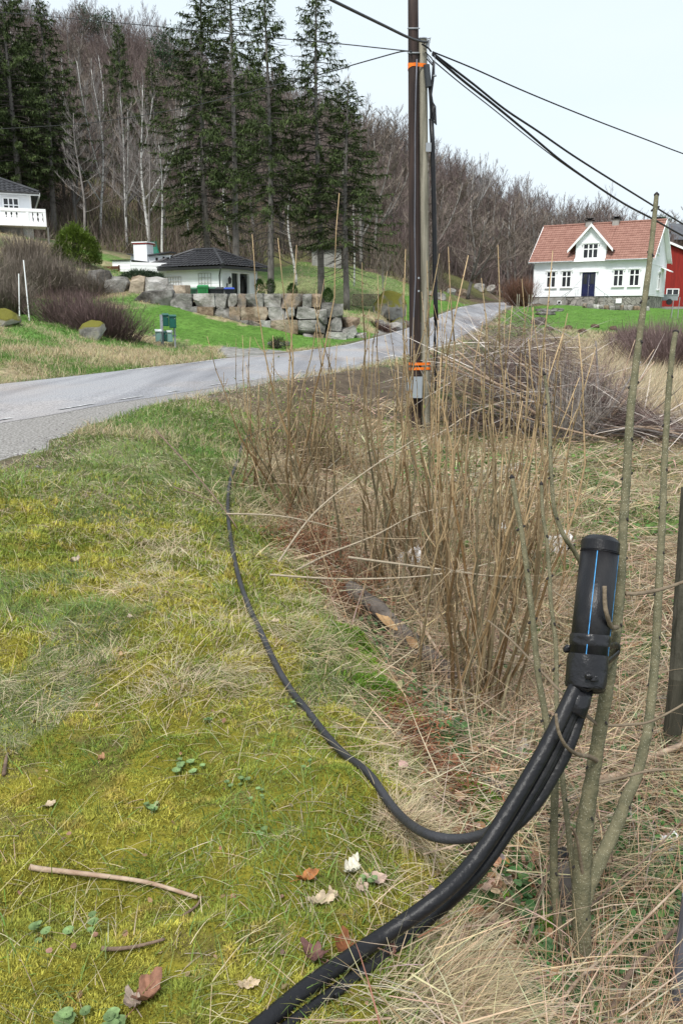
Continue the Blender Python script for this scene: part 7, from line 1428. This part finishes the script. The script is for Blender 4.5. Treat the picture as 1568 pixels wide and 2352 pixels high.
fern(700, 1260, 620, .16, .34, .10, 'russet dead fern mass at the left foot of the hazels', 1); fern(765, 1320, 700, .16, .24, .10, 'densest russet dead fern above the end of the rotten log', 2); fern(790, 1385, 260, .09, .10, .06, 'dead fern touching the upper end of the rotten log', 5)
fern(890, 1620, 130, .04, .10, .015, 'narrow strip of dead fern below the rotten log', 3); fern(950, 1700, 150, .03, .10, .015, 'dead fern fronds lying down the bank in the middle', 4); fern(1010, 1790, 140, .03, .08, .012, 'lowest dead fern strip, nearest the cable bundle', 6)

# single dry leaves and small plants on the moss
def lobed(px, py, size, col, lab, rz=0, curl=.5, name='dry_leaf', cat='leaf', group='fallen leaves on the moss', lift=.01, lobes=5):
    c_ = G(px, py, 1.1, 8); c_[2] = hz(c_[0], c_[1])+lift; n = 36; R = random.Random(int(px*7+py)); V = [np.zeros(3)]
    for ring in (.5, 1.0):
        for k in range(n):
            a = 2*PI*k/n; r_ = .9*(.76+.24*abs(math.cos(a*lobes/2)))*(1+.06*R.gauss(0, 1))*(1.15 if abs(a) < .5 or abs(a-2*PI) < .5 else 1)*ring; u_, v_ = r_*math.cos(a)*.62, r_*math.sin(a)*.42; V.append(np.array([u_, v_, curl*(u_*u_*.6+v_*v_*3.2)+curl*.5*math.sin(2*a+1)*ring*ring*.4+.03*R.gauss(0, 1)-.05*(abs(math.sin(a*5)) > .8)]))
    V = np.array(V)*size; cz_, sz_ = math.cos(rz), math.sin(rz); V = np.column_stack([V[:, 0]*cz_-V[:, 1]*sz_, V[:, 0]*sz_+V[:, 1]*cz_, V[:, 2]]); ti = R.uniform(-.4, .5); V = np.column_stack([V[:, 0], V[:, 1]*math.cos(ti)-V[:, 2]*math.sin(ti)*0, V[:, 2]+np.abs(V[:, 1]*math.sin(ti))])
    F = [(0, 1+k, 1+(k+1) % n) for k in range(n)]+[(1+k, 1+n+k, 1+n+(k+1) % n, 1+(k+1) % n) for k in range(n)]
    mb = MB(); mb.col = np.array(col); mb.add(V+c_, F); mb.tube([c_+[-.3*size*cz_,-.3*size*sz_,.004], c_+[-.95*size*cz_,-.95*size*sz_,.006]], .0012, 4); return mb.build(name, M_leafm, smooth=True, label=lab, cat=cat, group=group)
for a in [(705,2018,.07,(.42,.17,.06),'small orange brown leaf above the cluster of pale leaves',.4,.9),(808,1990,.085,(.66,.62,.52),'whitish oak leaf standing up, palest of the fallen leaves',1.2,.9),(735,2070,.085,(.50,.40,.28),'pale tan oak leaf left of the whitish one',.2,.5),(765,2050,.05,(.46,.36,.25),'little tan leaf between the whitish and the pale tan leaf',2,.6),(862,2028,.085,(.52,.38,.31),'pinkish pale leaf beside the cable bundle',2.8,.3),(832,2045,.06,(.48,.36,.28),'small pink grey leaf left of the pinkish pale one',1.8,.3),
          (793,2165,.085,(.22,.085,.035),'dark rust brown curled leaf touching the cable',1.6,1.0),(722,2193,.09,(.17,.085,.075),'purplish brown shrivelled leaf below the rust brown one',2.4,.9),(752,2222,.05,(.20,.10,.08),'tiny purplish leaf next to the shrivelled one',.5,.8),(567,2247,.06,(.54,.42,.28),'small cream leaf on the moss at the bottom',.1,.4),(338,2285,.10,(.28,.14,.09),'large curled brown leaf at the bottom left of the cable',1.1,1.2),(305,2300,.07,(.33,.26,.21),'grey brown leaf leaning on the large curled one',2.2,.7),
          (300,1500-60,.05,(.42,.34,.26),'small tan leaf in the straw on the left bank',2.0,.5),(170,1290,.09,(.42,.34,.27),'pale curled leaf on the grass far left',1.0,.8),(232,1735,.045,(.34,.19,.1),'small brown leaf standing in the moss at left',1.4,1.0),(628,1432,.06,(.50,.40,.28),'pale leaf beside the upper part of the ground cable',.2,.6),(300,1242-40,.05,(.4,.3,.22),'tiny leaf in the green grass near the left edge',2.6,.5),(985,2040,.06,(.42,.30,.26),'pinkish leaf partly under the thick duct',.3,.3),(110,1850-10,.05,(.5,.4,.28),'small cream leaf in the moss at the left',.7,.4),(895,2290-100,.05,(.2,.09,.07),'small dark leaf lying against the lower cable',.9,.6)]:
    lobed(a[0], a[1], a[2]*.8, *a[3:5], a[5], a[6])
def weed(px, py, n, size, lab, sp=.05):
    c_ = G(px, py, 1.1, 8); c_[2] = hz(c_[0], c_[1]); t = empty('leafy_weed', c_, lab, 'weed', 'small round leaved weeds in the moss'); R = random.Random(px*3+py); mb = MB()
    for k in range(n):
        a = R.random()*6.28; r_ = sp*R.random()**.5; q = c_+[r_*math.cos(a), r_*math.sin(a), .012+.02*R.random()]; s_ = size*.82*R.uniform(.6, 1.1); m_ = 12; tl = R.uniform(-.5, .5); g = R.uniform(.75, 1.25)
        mb.col = np.array([.20,.30,.12])*g; V = [q-[0,0,.004]]+[q+[s_*math.cos(b_)*(1-.25*(math.cos(b_) > .97)), s_*math.sin(b_), s_*.35*math.sin(b_+tl*3)*tl+.003] for b_ in np.linspace(0, 2*PI, m_, endpoint=False)]; mb.add(V, [(0, 1+j, 1+(j+1) % m_) for j in range(m_)]); mb.tube([q-[0,0,.03], q], .0012, 4, cap=False)
    lf = mb.build('leaves', M_leafm, t, smooth=False); lf['kind'] = 'stuff'
for a in [(430,1745,9,.020,'group of round grey-green leaves in the middle of the moss',.055),(545,1790,6,.014,'small round leaves right of the largest weed group',.04),(590,1830,5,.012,'few heart shaped leaves in the moss below the cable',.035),(350,1832,6,.017,'leafy weed below the largest group, left of centre',.03),(478,1640,4,.013,'pair of round leaves high on the moss',.02),(665,1620,4,.012,'small leaves left of the cable at mid height',.03),(600,1900,3,.015,'two round leaves beside a straw stalk',.015),(90,2150,5,.018,'bright green leaves at the lower left',.04),(190,2135,5,.018,'grey green leaves next to the bright green ones',.04),(170,2345,4,.026,'large round leaf at the bottom edge, left',.03),(255,2348,5,.022,'round leaves at the bottom edge right of the large one',.035),(845,2050-15,5,.014,'narrow green leaves beside the pinkish leaf',.025),(700,1780,4,.011,'tiny leaves just left of the cable',.03),(150,1610-20,4,.013,'tiny green rosette in the grass at left',.03)]: weed(*a)
# bright moss clumps under the log
for k, (px, py, w) in enumerate([(815,1480,.13),(850,1530,.10),(880,1590,.12),(915,1625,.08),(1110,1830,.09),(1000,1440,.06),(1250,2130,.08)]):
    q = G(px, py, 1.5, 9); n = 5200; B = np.column_stack([q[0]+RNG.normal(0, w*.5, n), q[1]+RNG.normal(0, w*.6, n)]); B = np.column_stack([B, H(B[:, 0], B[:, 1])+.012+.05*np.exp(-((B[:, 0]-q[0])**2+(B[:, 1]-q[1])**2)/(w*.6)**2)]); o = stuff_mesh('bright_moss', [blades(B, RNG.random(n)*6.28, RNG.uniform(.3, 1.5, n), RNG.uniform(.015, .035, n), RNG.uniform(.005, .009, n), RNG.uniform(0, 1, n), vary([.22,.34,.04] if k % 2 else [.14,.26,.03], n, .6, 1.3), 2)], M_mossm, kind='stuff', label='bright green moss clump in the ditch', cat='moss')
# gravel stones along the road edge
n = 5200; y_ = np.exp(RNG.uniform(math.log(5), math.log(24), n)); x_ = np.where(RNG.random(n) < .75, road_r(y_)+RNG.random(n)*(road_g(y_)-road_r(y_)+.25), road_l(y_)-RNG.random(n)*.25); z_ = np.maximum(H(x_, y_), np.where(x_ < road_g(y_)-.05, prof(y_)-.012, -9)); s_ = RNG.uniform(.003, .011, n)*np.where(RNG.random(n) < .04, 2.2, 1)
oc = np.array([[1,0,0],[-1,0,0],[0,1,0],[0,-1,0],[0,0,.8],[0,0,-.8]], float); F0 = np.array([[0,2,4],[2,1,4],[1,3,4],[3,0,4],[2,0,5],[1,2,5],[3,1,5],[0,3,5]]); V = (np.column_stack([x_, y_, z_+s_*.3])[:, None, :]+oc[None]*s_[:, None, None]*RNG.uniform(.6, 1.3, (n, 6, 1))).reshape(-1, 3); F = (F0[None]+(np.arange(n)*6)[:, None, None]).reshape(-1, 3)
stuff_mesh('loose_gravel', [(V, F, np.repeat(np.clip(vary([.30,.28,.27], n, .3, 1.3, .03), .02, .7), 6, 0))], tint_mat('loose_stone', .95, 0, 30), kind='stuff', label='loose pebbles along the road shoulder', cat='gravel')
